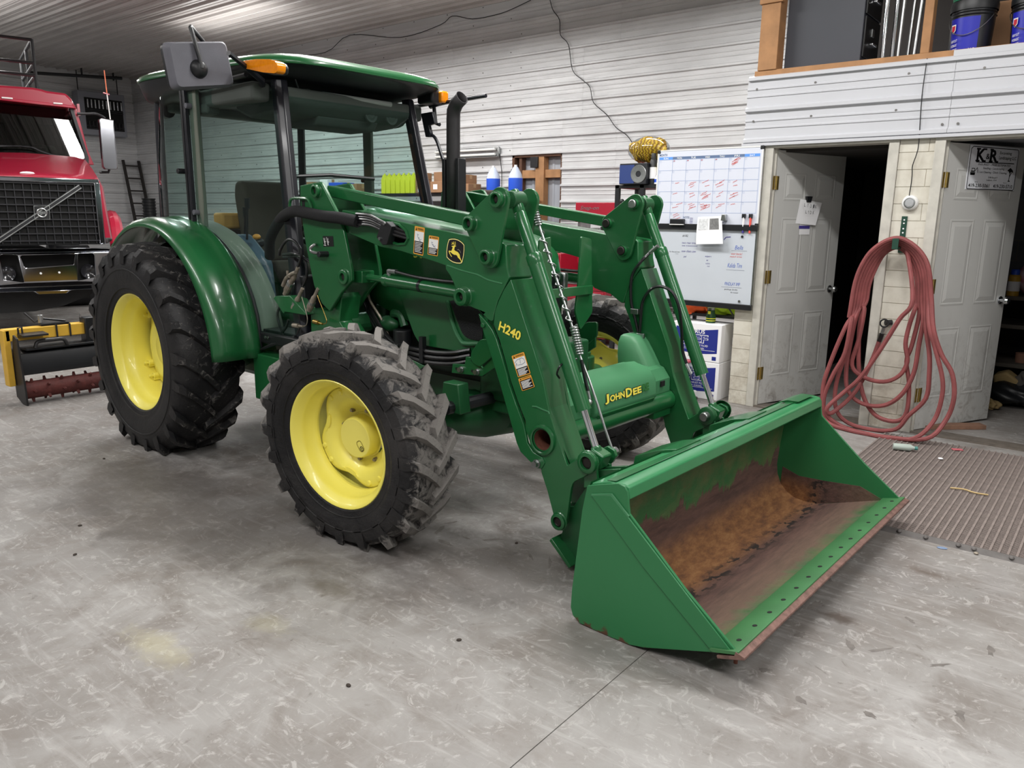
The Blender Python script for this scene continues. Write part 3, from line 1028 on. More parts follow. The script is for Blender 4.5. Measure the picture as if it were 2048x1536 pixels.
MB().bb((0.80, -0.70, 0.80), (1.35, 0.70, 0.87)).build('cab_floor_frame', BLACK, CH, bevel=0.01)
for x in (0.97, 1.00):
    MB().cyl((x, -0.705, 0.845), (x, -0.712, 0.845), 0.009, n=8).build('bolt', STEEL, CH)

# ---- hood and grille
HD = empty('hood', (0, 0, 0), 0, TR)
secs = []
for x, hw, zt, zb in ((1.24, 0.37, 1.655, 1.20), (1.45, 0.375, 1.65, 1.16), (1.95, 0.375, 1.60, 1.02), (2.25, 0.37, 1.555, 0.97), (2.42, 0.36, 1.51, 0.96), (2.53, 0.33, 1.45, 0.96), (2.59, 0.27, 1.36, 0.98)):
    ring = []
    for y, z in ((-1.0, zb), (-1.02, zb + 0.35 * (zt - zb)), (-1.0, zb + 0.72 * (zt - zb)), (-0.93, zt - 0.05), (-0.78, zt - 0.012), (-0.4, zt + 0.012), (0, zt + 0.018),
                 (0.4, zt + 0.012), (0.78, zt - 0.012), (0.93, zt - 0.05), (1.0, zb + 0.72 * (zt - zb)), (1.02, zb + 0.35 * (zt - zb)), (1.0, zb)):
        ring.append((x, y * hw, z))
    secs.append(ring)
mb = MB().grid(secs)
mb.add(secs[-1], [tuple(range(13))])
mb.build('hood_shell', GREEN, HD, smooth=True, angle=60, solid=0.008)
HZ = mat('hood_dark_screen', (14, 14, 20), 0.5, bump=0.4, bscale=300)
# lower side panel with its raised edge and dark screen behind the boom
side = [(1.9074,1.1936),(2.037,0.9435),(2.0779,0.9025),(2.1108,0.8893),(2.515,0.889),(2.5872,0.9087),(2.6011,0.984),(2.5998,1.232)]
MB().prism(round_poly(side, [0, 0.03, 0.05, 0.03, 0.0, 0.0, 0, 0], 4), -0.396, -0.372).build('side_panel', GREEN, HD, bevel=0.004)
scr = [(2.3412,1.1634),(2.4491,0.9732),(2.5587,0.9696),(2.5873,0.9833),(2.5863,1.2162)]
MB().prism(round_poly(scr, [0, 0.05, 0.04, 0, 0], 4), -0.402, -0.394).build('side_screen', HZ, HD)
rim = [(2.3221,1.1618),(2.3743,1.0243),(2.4267,0.9546),(2.4639,0.9427),(2.5624,0.9542)]
MB().tube([(p[0], -0.402, p[1]) for p in smooth_path([(a, b, 0) for a, b in rim], 4)], 0.012, 8).build('screen_rim', GREEN_P, HD, smooth=True)
text('model_number', '5083E', DECAL_Y, HD, (2.05, -0.3985, 1.385), (1, 0, -0.02), (0, 0, 1), 0.22, 0.06, 0.004)
text('maker_name', 'JOHN DEERE', mat('faded_decal', (18, 40, 26), 0.5), HD, (1.9, -0.3985, 1.2), (1, 0, -0.05), (0, 0, 1), 0.4, 0.05, 0.004)
MB().bb((2.57, -0.25, 0.98), (2.61, 0.25, 1.30)).build('front_grille', HZ, HD, bevel=0.02)
for s in (-1, 1):
    MB().sphere((2.59, s * 0.2, 1.26), (0.05, 0.09, 0.055)).build('headlight', CLEAR, HD, smooth=True)
    MB().bb((2.56, s * 0.28 - 0.02, 1.10), (2.62, s * 0.28 + 0.02, 1.30)).build('headlight_bezel', STEEL, HD, bevel=0.008)

# ================================================================== THE LOADER
from mathutils.geometry import tessellate_polygon


def prism_holes(mb, outer, holes, lo, hi):
    """plate in x,z with real holes, thickness lo..hi along y"""
    loops = [outer] + holes
    tri = tessellate_polygon([[Vector((u, v, 0)) for u, v in L] for L in loops])
    flat = [p for L in loops for p in L]
    n = len(flat)
    vs = [(u, lo, v) for u, v in flat] + [(u, hi, v) for u, v in flat]
    fs = [tuple(t) for t in tri] + [tuple(i + n for i in t[::-1]) for t in tri]
    k = 0
    for L in loops:
        m = len(L)
        fs += [(k + i, k + (i + 1) % m, n + k + (i + 1) % m, n + k + i) for i in range(m)]
        k += m
    return mb.add(vs, fs)


def inset(poly, d):
    n = len(poly)
    a = sum(poly[i][0] * poly[(i + 1) % n][1] - poly[(i + 1) % n][0] * poly[i][1] for i in range(n))
    sg_ = 1 if a > 0 else -1
    out = []
    for i in range(n):
        p, q, r = Vector(poly[i - 1]), Vector(poly[i]), Vector(poly[(i + 1) % n])
        u, w = (q - p).normalized(), (r - q).normalized()
        m = Vector((-u.y - w.y, u.x + w.x)).normalized() * sg_
        out.append(tuple(q + m * d))
    return out


def hull_circles(cs, n=10):
    pts = [(c[0] + r * math.cos(2 * PI * k / 24), c[1] + r * math.sin(2 * PI * k / 24)) for c, r in cs for k in range(24)]
    pts = sorted(set(pts))

    def half(seq):
        h = []
        for p in seq:
            while len(h) > 1 and (h[-1][0] - h[-2][0]) * (p[1] - h[-2][1]) - (h[-1][1] - h[-2][1]) * (p[0] - h[-2][0]) <= 0:
                h.pop()
            h.append(p)
        return h
    a, b = half(pts), half(pts[::-1])
    return a[:-1] + b[:-1]


P_TOP, P_MID, P_LOW = (2.9525, 1.6944), (2.7801, 1.5848), (2.8898, 1.4333)
P_ROD, P_BKT, P_TUBE = (3.472, 0.5545), (3.3176, 0.2305), (3.2092, 0.6045)
P_TWR = (1.5554,1.748)
P_LIFT = (1.785,1.2749)
P_LIFT2 = (2.7038,1.2332)
TOWER = [(1.3866,1.7809),(1.5771,1.7977),(1.5972,1.7907),(1.7295,1.6287),(1.7842,1.5309),(1.8427,1.3112),(1.8431,1.2578),(1.7417,1.1818),(1.6258,1.0662),(1.5519,1.1058),(1.4812,1.2069),(1.4477,1.3251),(1.4192,1.4292),(1.3917,1.5749),(1.3793,1.6921)]
BOOM = [(1.7236,1.6124),(1.7476,1.6441),(2.1148,1.6001),(2.4847,1.554)]
BOOM += [(2.5974,1.5432),(2.7635,1.521),(2.9513,1.4981),(2.9703,1.4876)] + [(2.9754,1.392),(2.9906,1.3407),(2.9597,1.2899),(2.9209,1.2284),(2.8964,1.1594),(2.8926,1.1347),(2.879,1.127),(2.8636,1.1319),(2.7937,1.1747),(2.7197,1.1894),(2.6767,1.2012),(2.6468,1.2259),(2.647,1.2529),(2.628,1.2901),(2.6008,1.3308),(2.5706,1.358)]
BOOM += [(2.5691,1.3764),(2.4823,1.3932),(2.2353,1.4348),(2.0693,1.4509),(1.8537,1.5027),(1.7462,1.5266)]
LOWER = [(3.0003,1.3341),(3.0474,1.2312),(3.0917,1.134),(3.1506,1.0061),(3.1995,0.896)]
LOWER += [(3.2431,0.7427),(3.2826,0.6557),(3.3166,0.584),(3.3529,0.5111),(3.3903,0.5397),(3.4316,0.5727),(3.4679,0.5944),(3.5095,0.582),(3.5197,0.5569),(3.5028,0.5256),(3.4537,0.4823),(3.3985,0.4449)]
LOWER += [(3.3901,0.4355),(3.3797,0.4071),(3.3694,0.3245),(3.3568,0.2296),(3.3464,0.2036),(3.3278,0.1947),(3.3022,0.1999),(3.2846,0.22),(3.2828,0.2517),(3.2421,0.3621),(3.2009,0.4514)]
LOWER += [(3.2055,0.4484),(3.1945,0.4793),(3.1573,0.5295),(3.1274,0.5858),(3.1029,0.635),(3.1021,0.6763),(3.0531,0.7627),(3.0092,0.8506)]
LOWER += [(2.979,0.9281),(2.9327,1.0431),(2.8943,1.1142),(2.9013,1.1748),(2.9234,1.2249),(2.9597,1.2862)]
CORE = [(3.0003,1.3341),(3.0474,1.2312),(3.0917,1.134),(3.1506,1.0061),(3.1995,0.896)] + [(3.238,0.7498),(3.204,0.7115),(3.1021,0.6763),(3.0531,0.7627),(3.0092,0.8506)] + [(2.979,0.9281),(2.9327,1.0431),(2.8943,1.1142),(2.9013,1.1748),(2.9234,1.2249),(2.9597,1.2862)]
FRONT = [(3.2326,0.7649),(3.2826,0.6557),(3.3166,0.584),(3.3529,0.5111),(3.3283,0.5218),(3.2655,0.6503),(3.2129,0.7575)]
STAND = [(2.799,1.1581),(2.8509,1.1232),(2.892,1.0858),(2.9176,1.0452),(2.9536,0.9626),(2.9896,0.8765)] + [(2.9958,0.8486),(3.0372,0.7642),(3.0946,0.6583),(3.1199,0.5717),(3.1572,0.5336),(3.2114,0.5205),(3.2272,0.495),(3.2102,0.4641),(3.1796,0.4592),(3.0787,0.5189),(3.0539,0.5581)]
STAND += [(2.9451,0.8254),(2.8593,1.0157),(2.8331,1.0701)]
SLOT = [(2.1231,1.5596),(2.1726,1.579),(2.2298,1.5706),(2.2808,1.541),(2.2985,1.5016),(2.2743,1.4733),(2.2171,1.4684),(2.1595,1.4791),(2.1213,1.5094)]
LBL_MID = mat('wear_grey', (120, 128, 118), 0.6)


def pin_boss(name, p, y0, y1, ro, ri, par, s):
    """raised ring with a recessed greasy pin"""
    o = MB().lathe([(ro * 1.12, 0.0), (ro, 0.004), (ro, y1 - y0 - 0.004), (ro - 0.005, y1 - y0), (ri, y1 - y0), (ri, 0.006), (0.0, 0.006)], 24, (0, 0, 0), 'y')
    o.v = [(x + p[0], s * (y0 + h), z + p[1]) for x, h, z in o.v]
    o.build(name, GREEN, par, smooth=True, angle=40)
    q = MB().lathe([(ri * 0.98, 0.008), (ri * 0.7, 0.012), (ri * 0.62, (y1 - y0) * 0.55), (ri * 0.3, (y1 - y0) * 0.6), (0, (y1 - y0) * 0.5)], 16, (0, 0, 0), 'y')
    q.v = [(x + p[0], s * (y0 + h), z + p[1]) for x, h, z in q.v]
    q.build('pin', PIN, par, smooth=True, angle=40)


def arm(s):
    """one loader arm; s = -1 the near (right-hand) arm, +1 the far one"""
    A = empty('loader_arm', (0, 0, 0), 0, TR)

    def Y(a, b):
        return (s * a, s * b)
    slot = SLOT if s < 0 else []
    mb = MB()
    if slot:                                                     # hollow box, open at the hose slot
        prism_holes(mb, BOOM, [slot], *Y(0.652, 0.640))
        prism_holes(mb, BOOM, [inset(BOOM, 0.010)], *Y(0.640, 0.497))
        mb.prism(BOOM, *Y(0.497, 0.485))
    else:
        mb.prism(BOOM, *Y(0.652, 0.485))
    mb.build('boom', GREEN, A, bevel=0.006)
    mb = MB()
    prism_holes(mb, LOWER, [circle(P_TUBE, 0.056, 28)], *Y(0.65, 0.632))
    prism_holes(mb, LOWER, [circle(P_TUBE, 0.056, 28)], *Y(0.503, 0.485))
    mb.prism(CORE, *Y(0.632, 0.503))
    mb.prism(FRONT, *Y(0.632, 0.503))
    mb.build('lower_boom', GREEN, A, bevel=0.004)
    # weld bead and collar around the tube end
    MB().lathe([(0.056, s * 0.012), (0.062, s * 0.016), (0.072, s * 0.012), (0.074, 0.0)], 28, (P_TUBE[0], s * 0.65, P_TUBE[1]), 'y').build('tube_collar', GREEN, A, smooth=True)
    MB().prism(STAND, *Y(0.656, 0.640)).build('parking_stand', GREEN, A, bevel=0.003)
    MB().prism(TOWER, *Y(0.678, 0.655)).prism(TOWER, *Y(0.478, 0.455)).build('tower_plate', GREEN, A, bevel=0.005)
    bc = hull_circles([(P_TOP, 0.055), (P_MID, 0.048), (P_LOW, 0.055)])
    MB().prism(bc, *Y(0.682, 0.664)).prism(bc, *Y(0.474, 0.456)).build('bellcrank', GREEN, A, bevel=0.003)
    for p, ro in ((P_TOP, 0.037), (P_MID, 0.035), (P_LOW, 0.036)):
        pin_boss('pin_boss', p, 0.682, 0.715, ro, 0.023, A, s)
        pin_boss('pin_boss', p, 0.456, 0.436, ro * 0.8, 0.018, A, s) if s > 0 else None
    pin_boss('pin_boss', P_TWR, 0.678, 0.705, 0.036, 0.023, A, s)
    pin_boss('pin_boss', P_LIFT, 0.678, 0.700, 0.042, 0.023, A, s)
    pin_boss('pin_boss', P_LIFT2, 0.652, 0.690, 0.044, 0.024, A, s)
    pin_boss('pin_boss', P_ROD, 0.650, 0.672, 0.050, 0.030, A, s)
    pin_boss('pin_boss', P_BKT, 0.650, 0.668, 0.040, 0.026, A, s)
    if s > 0:
        for p in (P_TOP, P_MID, P_LOW, P_ROD):
            MB().cyl((p[0], 0.485, p[1]), (p[0], 0.425, p[1]), 0.030, 0.024, n=18).build('pin_head', PIN if p in (P_MID, P_LOW) else STEEL, A, bevel=0.004)
        MB().lathe([(0.05, 0.485), (0.05, 0.462), (0.044, 0.458), (0.0, 0.458)], 20, (P_ROD[0], 0, P_ROD[1]), 'y').build('pin_washer', GREEN_D, A, smooth=True)
    # link bar
    d = (Vector(P_MID) - Vector(P_TWR)).normalized()
    q = Vector((-d.y, d.x)) * 0.031
    a, b = Vector(P_TWR) - d * 0.02, Vector(P_MID) + d * 0.02
    MB().prism([tuple(a - q), tuple(b - q), tuple(b + q), tuple(a + q)], *Y(0.60, 0.535)).build('link_bar', GREEN, A, bevel=0.006)
    # lift cylinder
    yc = s * 0.567
    u = (Vector(P_LIFT2) - Vector(P_LIFT))
    L = lambda t: (P_LIFT[0] + u.x * t, yc, P_LIFT[1] + u.y * t)
    MB().lathe([(0.0, 0.0)], 3) if False else None
    MB().cyl(L(0.0), L(0.28), 0.019, n=18).box(L(0.02), (0.10, 0.09, 0.07)).build('lift_rod', GREEN, A, bevel=0.006)
    MB().tube([L(0.235), L(0.24), L(0.27), L(0.275), L(0.93), L(0.935), L(0.955), L(0.99)], [0.030, 0.036, 0.036, 0.032, 0.032, 0.034, 0.034, 0.028], 24).build('lift_cylinder', GREEN, A, smooth=True, angle=40)
    MB().tube([L(0.55), L(0.572)], [0.034, 0.034], 20).build('cable_tie', DARKRUB, A, smooth=True)
    MB().tube(smooth_path([(L(0.28)[0], yc, L(0.28)[2] + 0.05), (L(0.33)[0], yc, L(0.33)[2] + 0.055), (L(0.55)[0], yc, L(0.55)[2] + 0.043), (L(0.85)[0], yc, L(0.85)[2] + 0.05), (L(1.0)[0], yc + s * -0.03, L(1.0)[2] + 0.07)]), 0.009, 8).build('cylinder_hose', DARKRUB, A, smooth=True)
    MB().cyl((L(0.27)[0], yc, L(0.27)[2] + 0.052), (L(0.34)[0], yc, L(0.34)[2] + 0.055), 0.014, n=10).cyl((L(0.27)[0], yc, L(0.27)[2] + 0.02), (L(0.27)[0], yc, L(0.27)[2] + 0.06), 0.013, n=10).build('hose_fitting', STEEL, A)
    # tilt cylinder
    v = Vector(P_ROD) - Vector(P_TOP)
    T = lambda t, o=0.0: (P_TOP[0] + v.x * t, yc, P_TOP[1] + v.y * t)
    MB().tube([T(-0.035), T(-0.03), T(0.045), T(0.05), T(0.055), T(0.235)], [0.026, 0.029, 0.029, 0.026, 0.029, 0.029], 24).build('tilt_cylinder_neck', GREEN, A, smooth=True, angle=40)
    MB().cyl((P_TOP[0], s * 0.61, P_TOP[1]), (P_TOP[0], s * 0.525, P_TOP[1]), 0.04, n=18).build('neck_eye', GREEN_D, A, bevel=0.004)
    MB().tube([T(0.215), T(0.22), T(0.25), T(0.255), T(0.26), T(0.82)], [0.034, 0.0385, 0.0385, 0.036, 0.0365, 0.0365], 28).build('tilt_cylinder', GREEN, A, smooth=True, angle=40)
    MB().tube([T(0.815), T(0.965)], [0.0165, 0.0165], 20).build('tilt_rod', CHROME, A, smooth=True, angle=40)
    MB().cyl(T(0.955), T(0.985), 0.024, n=16).box((P_ROD[0], yc, P_ROD[1]), (0.075, 0.075, 0.075), Matrix.Rotation(0.35, 3, 'Y')).build('rod_eye', GREEN, A, bevel=0.008)
    # link from the rod eye down to the bucket
    lk = [(3.4291,0.5125),(3.4546,0.5217),(3.5016,0.5223),(3.5138,0.4373),(3.4349,0.4178)]
    for q0, q1 in ((0.628, 0.612), (0.522, 0.506)):
        MB().prism(lk, *Y(q0, q1)).build('bucket_link', GREEN, A, bevel=0.004)
    return A


NEAR = arm(-1)
FAR = arm(1)

# ---- details of the near arm only
Fm = lambda x, z, y=-0.6535: ((x, y, z), (1, 0, 0), (0, 0, 1))
# slot rim and hoses that go into it
MB().tube([(x, -0.654, z) for x, z in SLOT], 0.008, 6, closed=True).build('slot_rim', GREEN, NEAR, smooth=True)
sl = [(0.6546,-0.45,1.334),(0.7455,-0.5,1.434),(0.8838,-0.55,1.5153),(1.1044,-0.62,1.6003),(1.3456,-0.7,1.6331),(1.4696,-0.71,1.6268),(1.6432,-0.71,1.608),(1.7848,-0.7,1.5995),(1.9307,-0.69,1.582)]
MB().tube(smooth_path(sl, 5), [0.034] * 5 + [0.033] * 36, 14).build('hose_sleeve', SLEEVE, NEAR, smooth=True)
for k in range(5):
    o = 22 * (k - 2)
    hp = [[(1.9216,-0.69,1.6074),(2.0343,-0.69,1.6021),(2.1424,-0.69,1.5724),(2.2376,-0.69,1.5403),(2.3394,-0.69,1.5093)][j] for j in range(5)]
    dz = (k - 2) * 0.014
    MB().tube(smooth_path([(x, y + 0.006 * (k % 2) + (0.09 if j == 4 else 0.035 * (j > 2)), z - dz * (1 - 0.12 * j) - 0.012) for j, (x, y, z) in enumerate(hp)], 5), 0.0085, 8).build('loader_hose', DARKRUB, NEAR, smooth=True)
MB().prism([(2.1349,1.5723),(2.184,1.5853),(2.2215,1.5614),(2.1798,1.4682),(2.1454,1.464),(2.0976,1.5032)], -0.70, -0.652).build('hose_clamp_plate', BLACK, NEAR, bevel=0.003)
for p in [(2.1691,-0.7,1.5747),(2.129,-0.7,1.4965)]:
    MB().cyl(p, (p[0], p[1] - 0.008, p[2]), 0.009, n=8).build('clamp_bolt', STEEL, NEAR)
lp = [(1.2964,-0.69,1.6016),(1.29,-0.69,1.6712),(1.318,-0.69,1.7057),(1.4104,-0.69,1.7086),(1.4759,-0.69,1.7015),(1.5008,-0.69,1.6711),(1.5073,-0.69,1.6475)]
MB().tube(smooth_path(lp, 4), 0.0085, 8).build('hose_guide', GREEN, NEAR, smooth=True)
# slip-joint pin with handle on the tower, small decal
hp = [(1.5207,-0.68,1.4472),(1.5513,-0.71,1.4463),(1.5269,-0.72,1.4265),(1.5419,-0.72,1.4054),(1.6415,-0.71,1.3947)]
MB().tube(smooth_path(hp, 4), 0.009, 8).build('lock_handle', STEEL, NEAR, smooth=True)
e = (1.6276,-0.7,1.3963)
MB().cyl((e[0], -0.74, e[2]), (e[0], -0.675, e[2]), 0.017, n=14).build('lock_knob', BLACK, NEAR, bevel=0.003)
sp = [(1.5903,1.4962),(1.6893,1.4987),(1.6936,1.4409),(1.5943,1.4361)]
F0 = ((0, -0.6785, 0), (1, 0, 0), (0, 0, 1))
poly_decal('tower_decal', DECAL_K, NEAR, F0, sp[::-1], 0.0006)
cx, cz = sp[0]
strokes('tower_decal_drawing', DECAL_W, NEAR, F0, [[(cx + a + i * 0.0, cz - b), (cx + c, cz - d)] for i, (a, b, c, d) in enumerate([(0.008, 0.01, 0.02, 0.045), (0.02, 0.01, 0.022, 0.05), (0.012, 0.03, 0.03, 0.03), (0.036, 0.005, 0.05, 0.05), (0.05, 0.01, 0.052, 0.05), (0.04, 0.03, 0.06, 0.032), (0.008, 0.05, 0.03, 0.052)])], 0.003, 0.0012)
pl = [(1.399,1.6953),(1.4293,1.6952),(1.4287,1.6577),(1.3996,1.6576)]
poly_decal('tower_decal_small', DECAL_K, NEAR, F0, pl[::-1], 0.0006)


def warning(quad, split, drawing, lines, plate='warning_decal'):
    """quad: px corners TL, TR, BR, BL in x,z on the boom face"""
    TL, TRr, BR, BL = [Vector(q) for q in quad]
    W, H = (TRr - TL).length, (BL - TL).length
    R3, D3 = (TRr - TL).normalized(), (BL - TL).normalized()
    fr = ((TL.x, -0.6525, TL.y), (R3.x, 0, R3.y), (-D3.x, 0, -D3.y))
    rect = lambda a, b, c, d: [(a * W, -d * H), (c * W, -d * H), (c * W, -b * H), (a * W, -b * H)]
    d = poly_decal(plate, DECAL_O, NEAR, fr, round_poly(rect(0, 0, 1, 1), 0.006, 3), 0.0006)
    if drawing:
        poly_decal('decal_picture', DECAL_W, NEAR, fr, rect(0.06, 0.17, 0.94, split), 0.0010)
        strokes('decal_drawing', mat('ink_blue', (110, 120, 150), 0.6), NEAR, fr, [[(x * W, -y * H) for x, y in seg] for seg in drawing], 0.0022, 0.0014)
    poly_decal('decal_field', DECAL_K, NEAR, fr, rect(0.06, split, 0.94, 0.96), 0.0010)
    strokes('decal_lines', DECAL_W, NEAR, fr, [[(0.13 * W, -y * H), (x * W, -y * H)] for y, x in lines], 0.0030, 0.0014)
    poly_decal('decal_triangle', DECAL_K, NEAR, fr, [(0.10 * W, -0.145 * H), (0.24 * W, -0.145 * H), (0.17 * W, -0.03 * H)], 0.0010)
    O = Vector(fr[0]) + Vector(fr[1]) * 0.28 * W + Vector(fr[2]).normalized() * (-0.125 * H)
    text('decal_word', 'WARNING', DECAL_K, NEAR, O, fr[1], fr[2], 0.62 * W, min(0.085 * H, 0.02), 0.01, extrude=0.0012)


dr1 = [[(0.3, 0.25), (0.4, 0.4), (0.5, 0.38), (0.55, 0.5)], [(0.35, 0.3), (0.45, 0.28)], [(0.4, 0.4), (0.6, 0.48), (0.72, 0.42)], [(0.55, 0.5), (0.75, 0.52)]]
warning([(2.3491,1.5665),(2.4239,1.5576),(2.4104,1.4191),(2.3338,1.4263)], 0.52, dr1, [(0.57 + 0.055 * i, 0.85 - 0.08 * (i % 3)) for i in range(7)])
warning([(2.4535,1.522),(2.5277,1.5149),(2.5169,1.4187),(2.4411,1.4264)], 0.62, [[(a, b + 0.05) for a, b in q] for q in dr1], [(0.68 + 0.07 * i, 0.85 - 0.1 * (i % 2)) for i in range(4)])
dr3 = [[(0.1, 0.35), (0.3, 0.25), (0.7, 0.22), (0.85, 0.3), (0.85, 0.45), (0.6, 0.5), (0.3, 0.48)], [(0.12, 0.5), (0.2, 0.38), (0.26, 0.5)], [(0.55, 0.25), (0.5, 0.45)]]
warning([(3.0126,0.9761),(3.0892,1.0061),(3.1337,0.9107),(3.0555,0.8789)], 0.62, dr3, [(0.68 + 0.05 * i, 0.88 - 0.1 * (i % 3)) for i in range(6)])
warning([(3.0561,0.8723),(3.1331,0.9049),(3.1572,0.85),(3.0817,0.8171)], 0.22, None, [(0.32 + 0.085 * i, 0.88 - 0.1 * (i % 3)) for i in range(7)])
q = [(2.9417,1.1185),(3.076,1.0798),(3.0621,1.0551),(2.927,1.0916)]
ax = Vector(q[1]) - Vector(q[0])
text('model_decal', 'H240', DECAL_Y, NEAR, (q[3][0], -0.6525, q[3][1]), (ax.x, 0, ax.y), (-ax.y, 0, ax.x), (Vector(q[2]) - Vector(q[3])).length, 0.046, 0.028, extrude=0.0012)
# leaping-deer emblem
fr = ((0, -0.6525, 0), (1, 0, 0), (0, 0, 1))
ep = [(2.5955,1.5091),(2.6158,1.5121),(2.6372,1.5124),(2.6584,1.5092),(2.6794,1.5016),(2.6956,1.4923),(2.706,1.4829),(2.7059,1.4577),(2.7024,1.4315),(2.693,1.3999),(2.6871,1.3914),(2.6742,1.3883),(2.6506,1.388),(2.6221,1.3924),(2.5958,1.4029),(2.5766,1.4162),(2.5757,1.4463),(2.5807,1.4714),(2.587,1.4932)]
cxy = Vector((sum(p[0] for p in ep) / len(ep), sum(p[1] for p in ep) / len(ep)))
sc = lambda f: [tuple(cxy + (Vector(p) - cxy) * f) for p in ep[::-1]]
poly_decal('emblem_edge', DECAL_K, NEAR, fr, sc(1.0), 0.0006)
poly_decal('emblem_border', mat('emblem_cream', (244, 234, 150), 0.5), NEAR, fr, sc(0.955), 0.0009)
poly_decal('emblem_field', DECAL_K, NEAR, fr, sc(0.885), 0.0012)
deer = [(2.6143,1.4734),(2.6227,1.475),(2.6286,1.4763),(2.6346,1.4768),(2.6412,1.4757),(2.6492,1.4745),(2.6428,1.4723),(2.6383,1.4707),(2.6364,1.4642),(2.6344,1.4564),(2.641,1.4514),(2.651,1.4491),(2.6585,1.4464),(2.6632,1.4427),(2.6702,1.4364),(2.673,1.4294),(2.6739,1.4229),(2.6785,1.4154),(2.6841,1.4057),(2.6874,1.3993),(2.6813,1.4007),(2.6771,1.4087),(2.6691,1.4136),(2.6598,1.4198),(2.6532,1.4291),(2.6461,1.4321),(2.6343,1.432),(2.6224,1.4361),(2.6129,1.4415),(2.6072,1.4455),(2.6026,1.4436),(2.6085,1.4339),(2.6192,1.4227),(2.6137,1.4218),(2.6042,1.4321),(2.5973,1.4418),(2.5947,1.4486),(2.5986,1.4514),(2.6082,1.4501),(2.6154,1.4504),(2.618,1.4561),(2.6226,1.4642),(2.6241,1.4692),(2.6189,1.4702)]
mbd = MB()
tri = tessellate_polygon([[Vector((u, v, 0)) for u, v in deer]])
mbd.add([(u, -0.6540, v) for u, v in deer], [tuple(t) for t in tri])
mbd.build('emblem_deer', DECAL_Y, NEAR, fix=False)
strokes('emblem_antlers', DECAL_Y, NEAR, fr, [[(2.6358,1.4765),(2.6341,1.4822),(2.628,1.4852),(2.6156,1.4825)], [(2.6337,1.4822),(2.6328,1.4888),(2.6288,1.4952)], [(2.628,1.4852),(2.6228,1.4885),(2.6185,1.4921)], [(2.6407,1.4764),(2.6431,1.4847),(2.6406,1.4961)]], 0.0032, 0.0016)
strokes('emblem_tail', mat('ink_grey2', (150, 140, 120), 0.6), NEAR, fr, [[(2.6557,1.4559),(2.6628,1.4594),(2.6745,1.4516),(2.6791,1.442)]], 0.0022, 0.0016)
# weld line on the gusset, little holes, stand bolts
wl = [(2.5822,-0.653,1.378),(2.6207,-0.653,1.3711),(2.6749,-0.653,1.3599),(2.7335,-0.653,1.3518),(2.791,-0.653,1.3438),(2.8525,-0.653,1.3252),(2.9028,-0.653,1.3173),(2.9523,-0.653,1.3121)]
MB().tube(smooth_path([(x, y + 0.002, z) for x, y, z in wl], 5), 0.0045, 6).build('weld_bead', GREEN_P, NEAR, smooth=True)
wl = [(3.1445,-0.653,0.7542),(3.1699,-0.653,0.7566),(3.2055,-0.653,0.7495),(3.2405,-0.653,0.7448),(3.2457,-0.653,0.7357)]
MB().tube([(x, y + 0.002, z) for x, y, z in wl], 0.004, 6).build('weld_bead', GREEN_P, NEAR, smooth=True)
for arm_, sy in ((NEAR, -1), (FAR, 1)):
    b = P = (3.1841,0.4853)
    MB().cyl((b[0], sy * 0.662, b[1]), (b[0], sy * 0.684, b[1]), 0.017, n=6).cyl((b[0], sy * 0.656, b[1]), (b[0], sy * 0.664, b[1]), 0.021, n=14).build('stand_bolt', STEEL, arm_)
b = (2.8366,1.1054)
MB().cyl((b[0], -0.656, b[1]), (b[0], -0.668, b[1]), 0.012, n=12).build('stand_rivet', GREEN, NEAR, bevel=0.002)
b = (4.0194,0.8692)
# level-indicator rod with its coiled wire and spring
rodp = [(2.9727,-0.455,1.6573),(3.0044,-0.455,1.5791),(3.0338,-0.455,1.5161),(3.0632,-0.455,1.4473),(3.1007,-0.455,1.3668)] + [(3.2095,-0.455,1.1317),(3.263,-0.455,0.9881),(3.3195,-0.455,0.8849)] + [(3.3744,-0.455,0.7704),(3.422,-0.455,0.6609),(3.4636,-0.455,0.5753)]
MB().tube(rodp, 0.0065, 8).build('level_rod', STEEL, NEAR, smooth=True)
MB().tube(smooth_path([(2.9335,-0.47,1.7203),(2.9275,-0.455,1.6936),(2.9361,-0.455,1.6724),(2.9623,-0.455,1.6709)], 5), 0.004, 6).build('level_wire_end', STEEL, NEAR, smooth=True)


def coil(path, turns, r, wire, name, n=12, ramp=1.0):
    pts = []
    P = [Vector(p) for p in path]
    ln = [0]
    for a, b in zip(P[:-1], P[1:]):
        ln.append(ln[-1] + (b - a).length)
    N = int(turns * n)
    for i in range(N + 1):
        t = (i / N)
        s = (t ** ramp) * ln[-1]
        k = max(j for j in range(len(ln) - 1) if ln[j] <= s + 1e-9)
        f = (s - ln[k]) / max(ln[k + 1] - ln[k], 1e-9)
        c = P[k].lerp(P[k + 1], f)
        d = (P[k + 1] - P[k]).normalized()
        u = d.cross(Vector((0, 1, 0))).normalized()
        w = Vector((0, 1, 0))
        a = 2 * PI * turns * t
        pts.append(c + (u * math.cos(a) + w * math.sin(a)) * r)
    return MB().tube(pts, wire, 6).build(name, STEEL, NEAR, smooth=True)


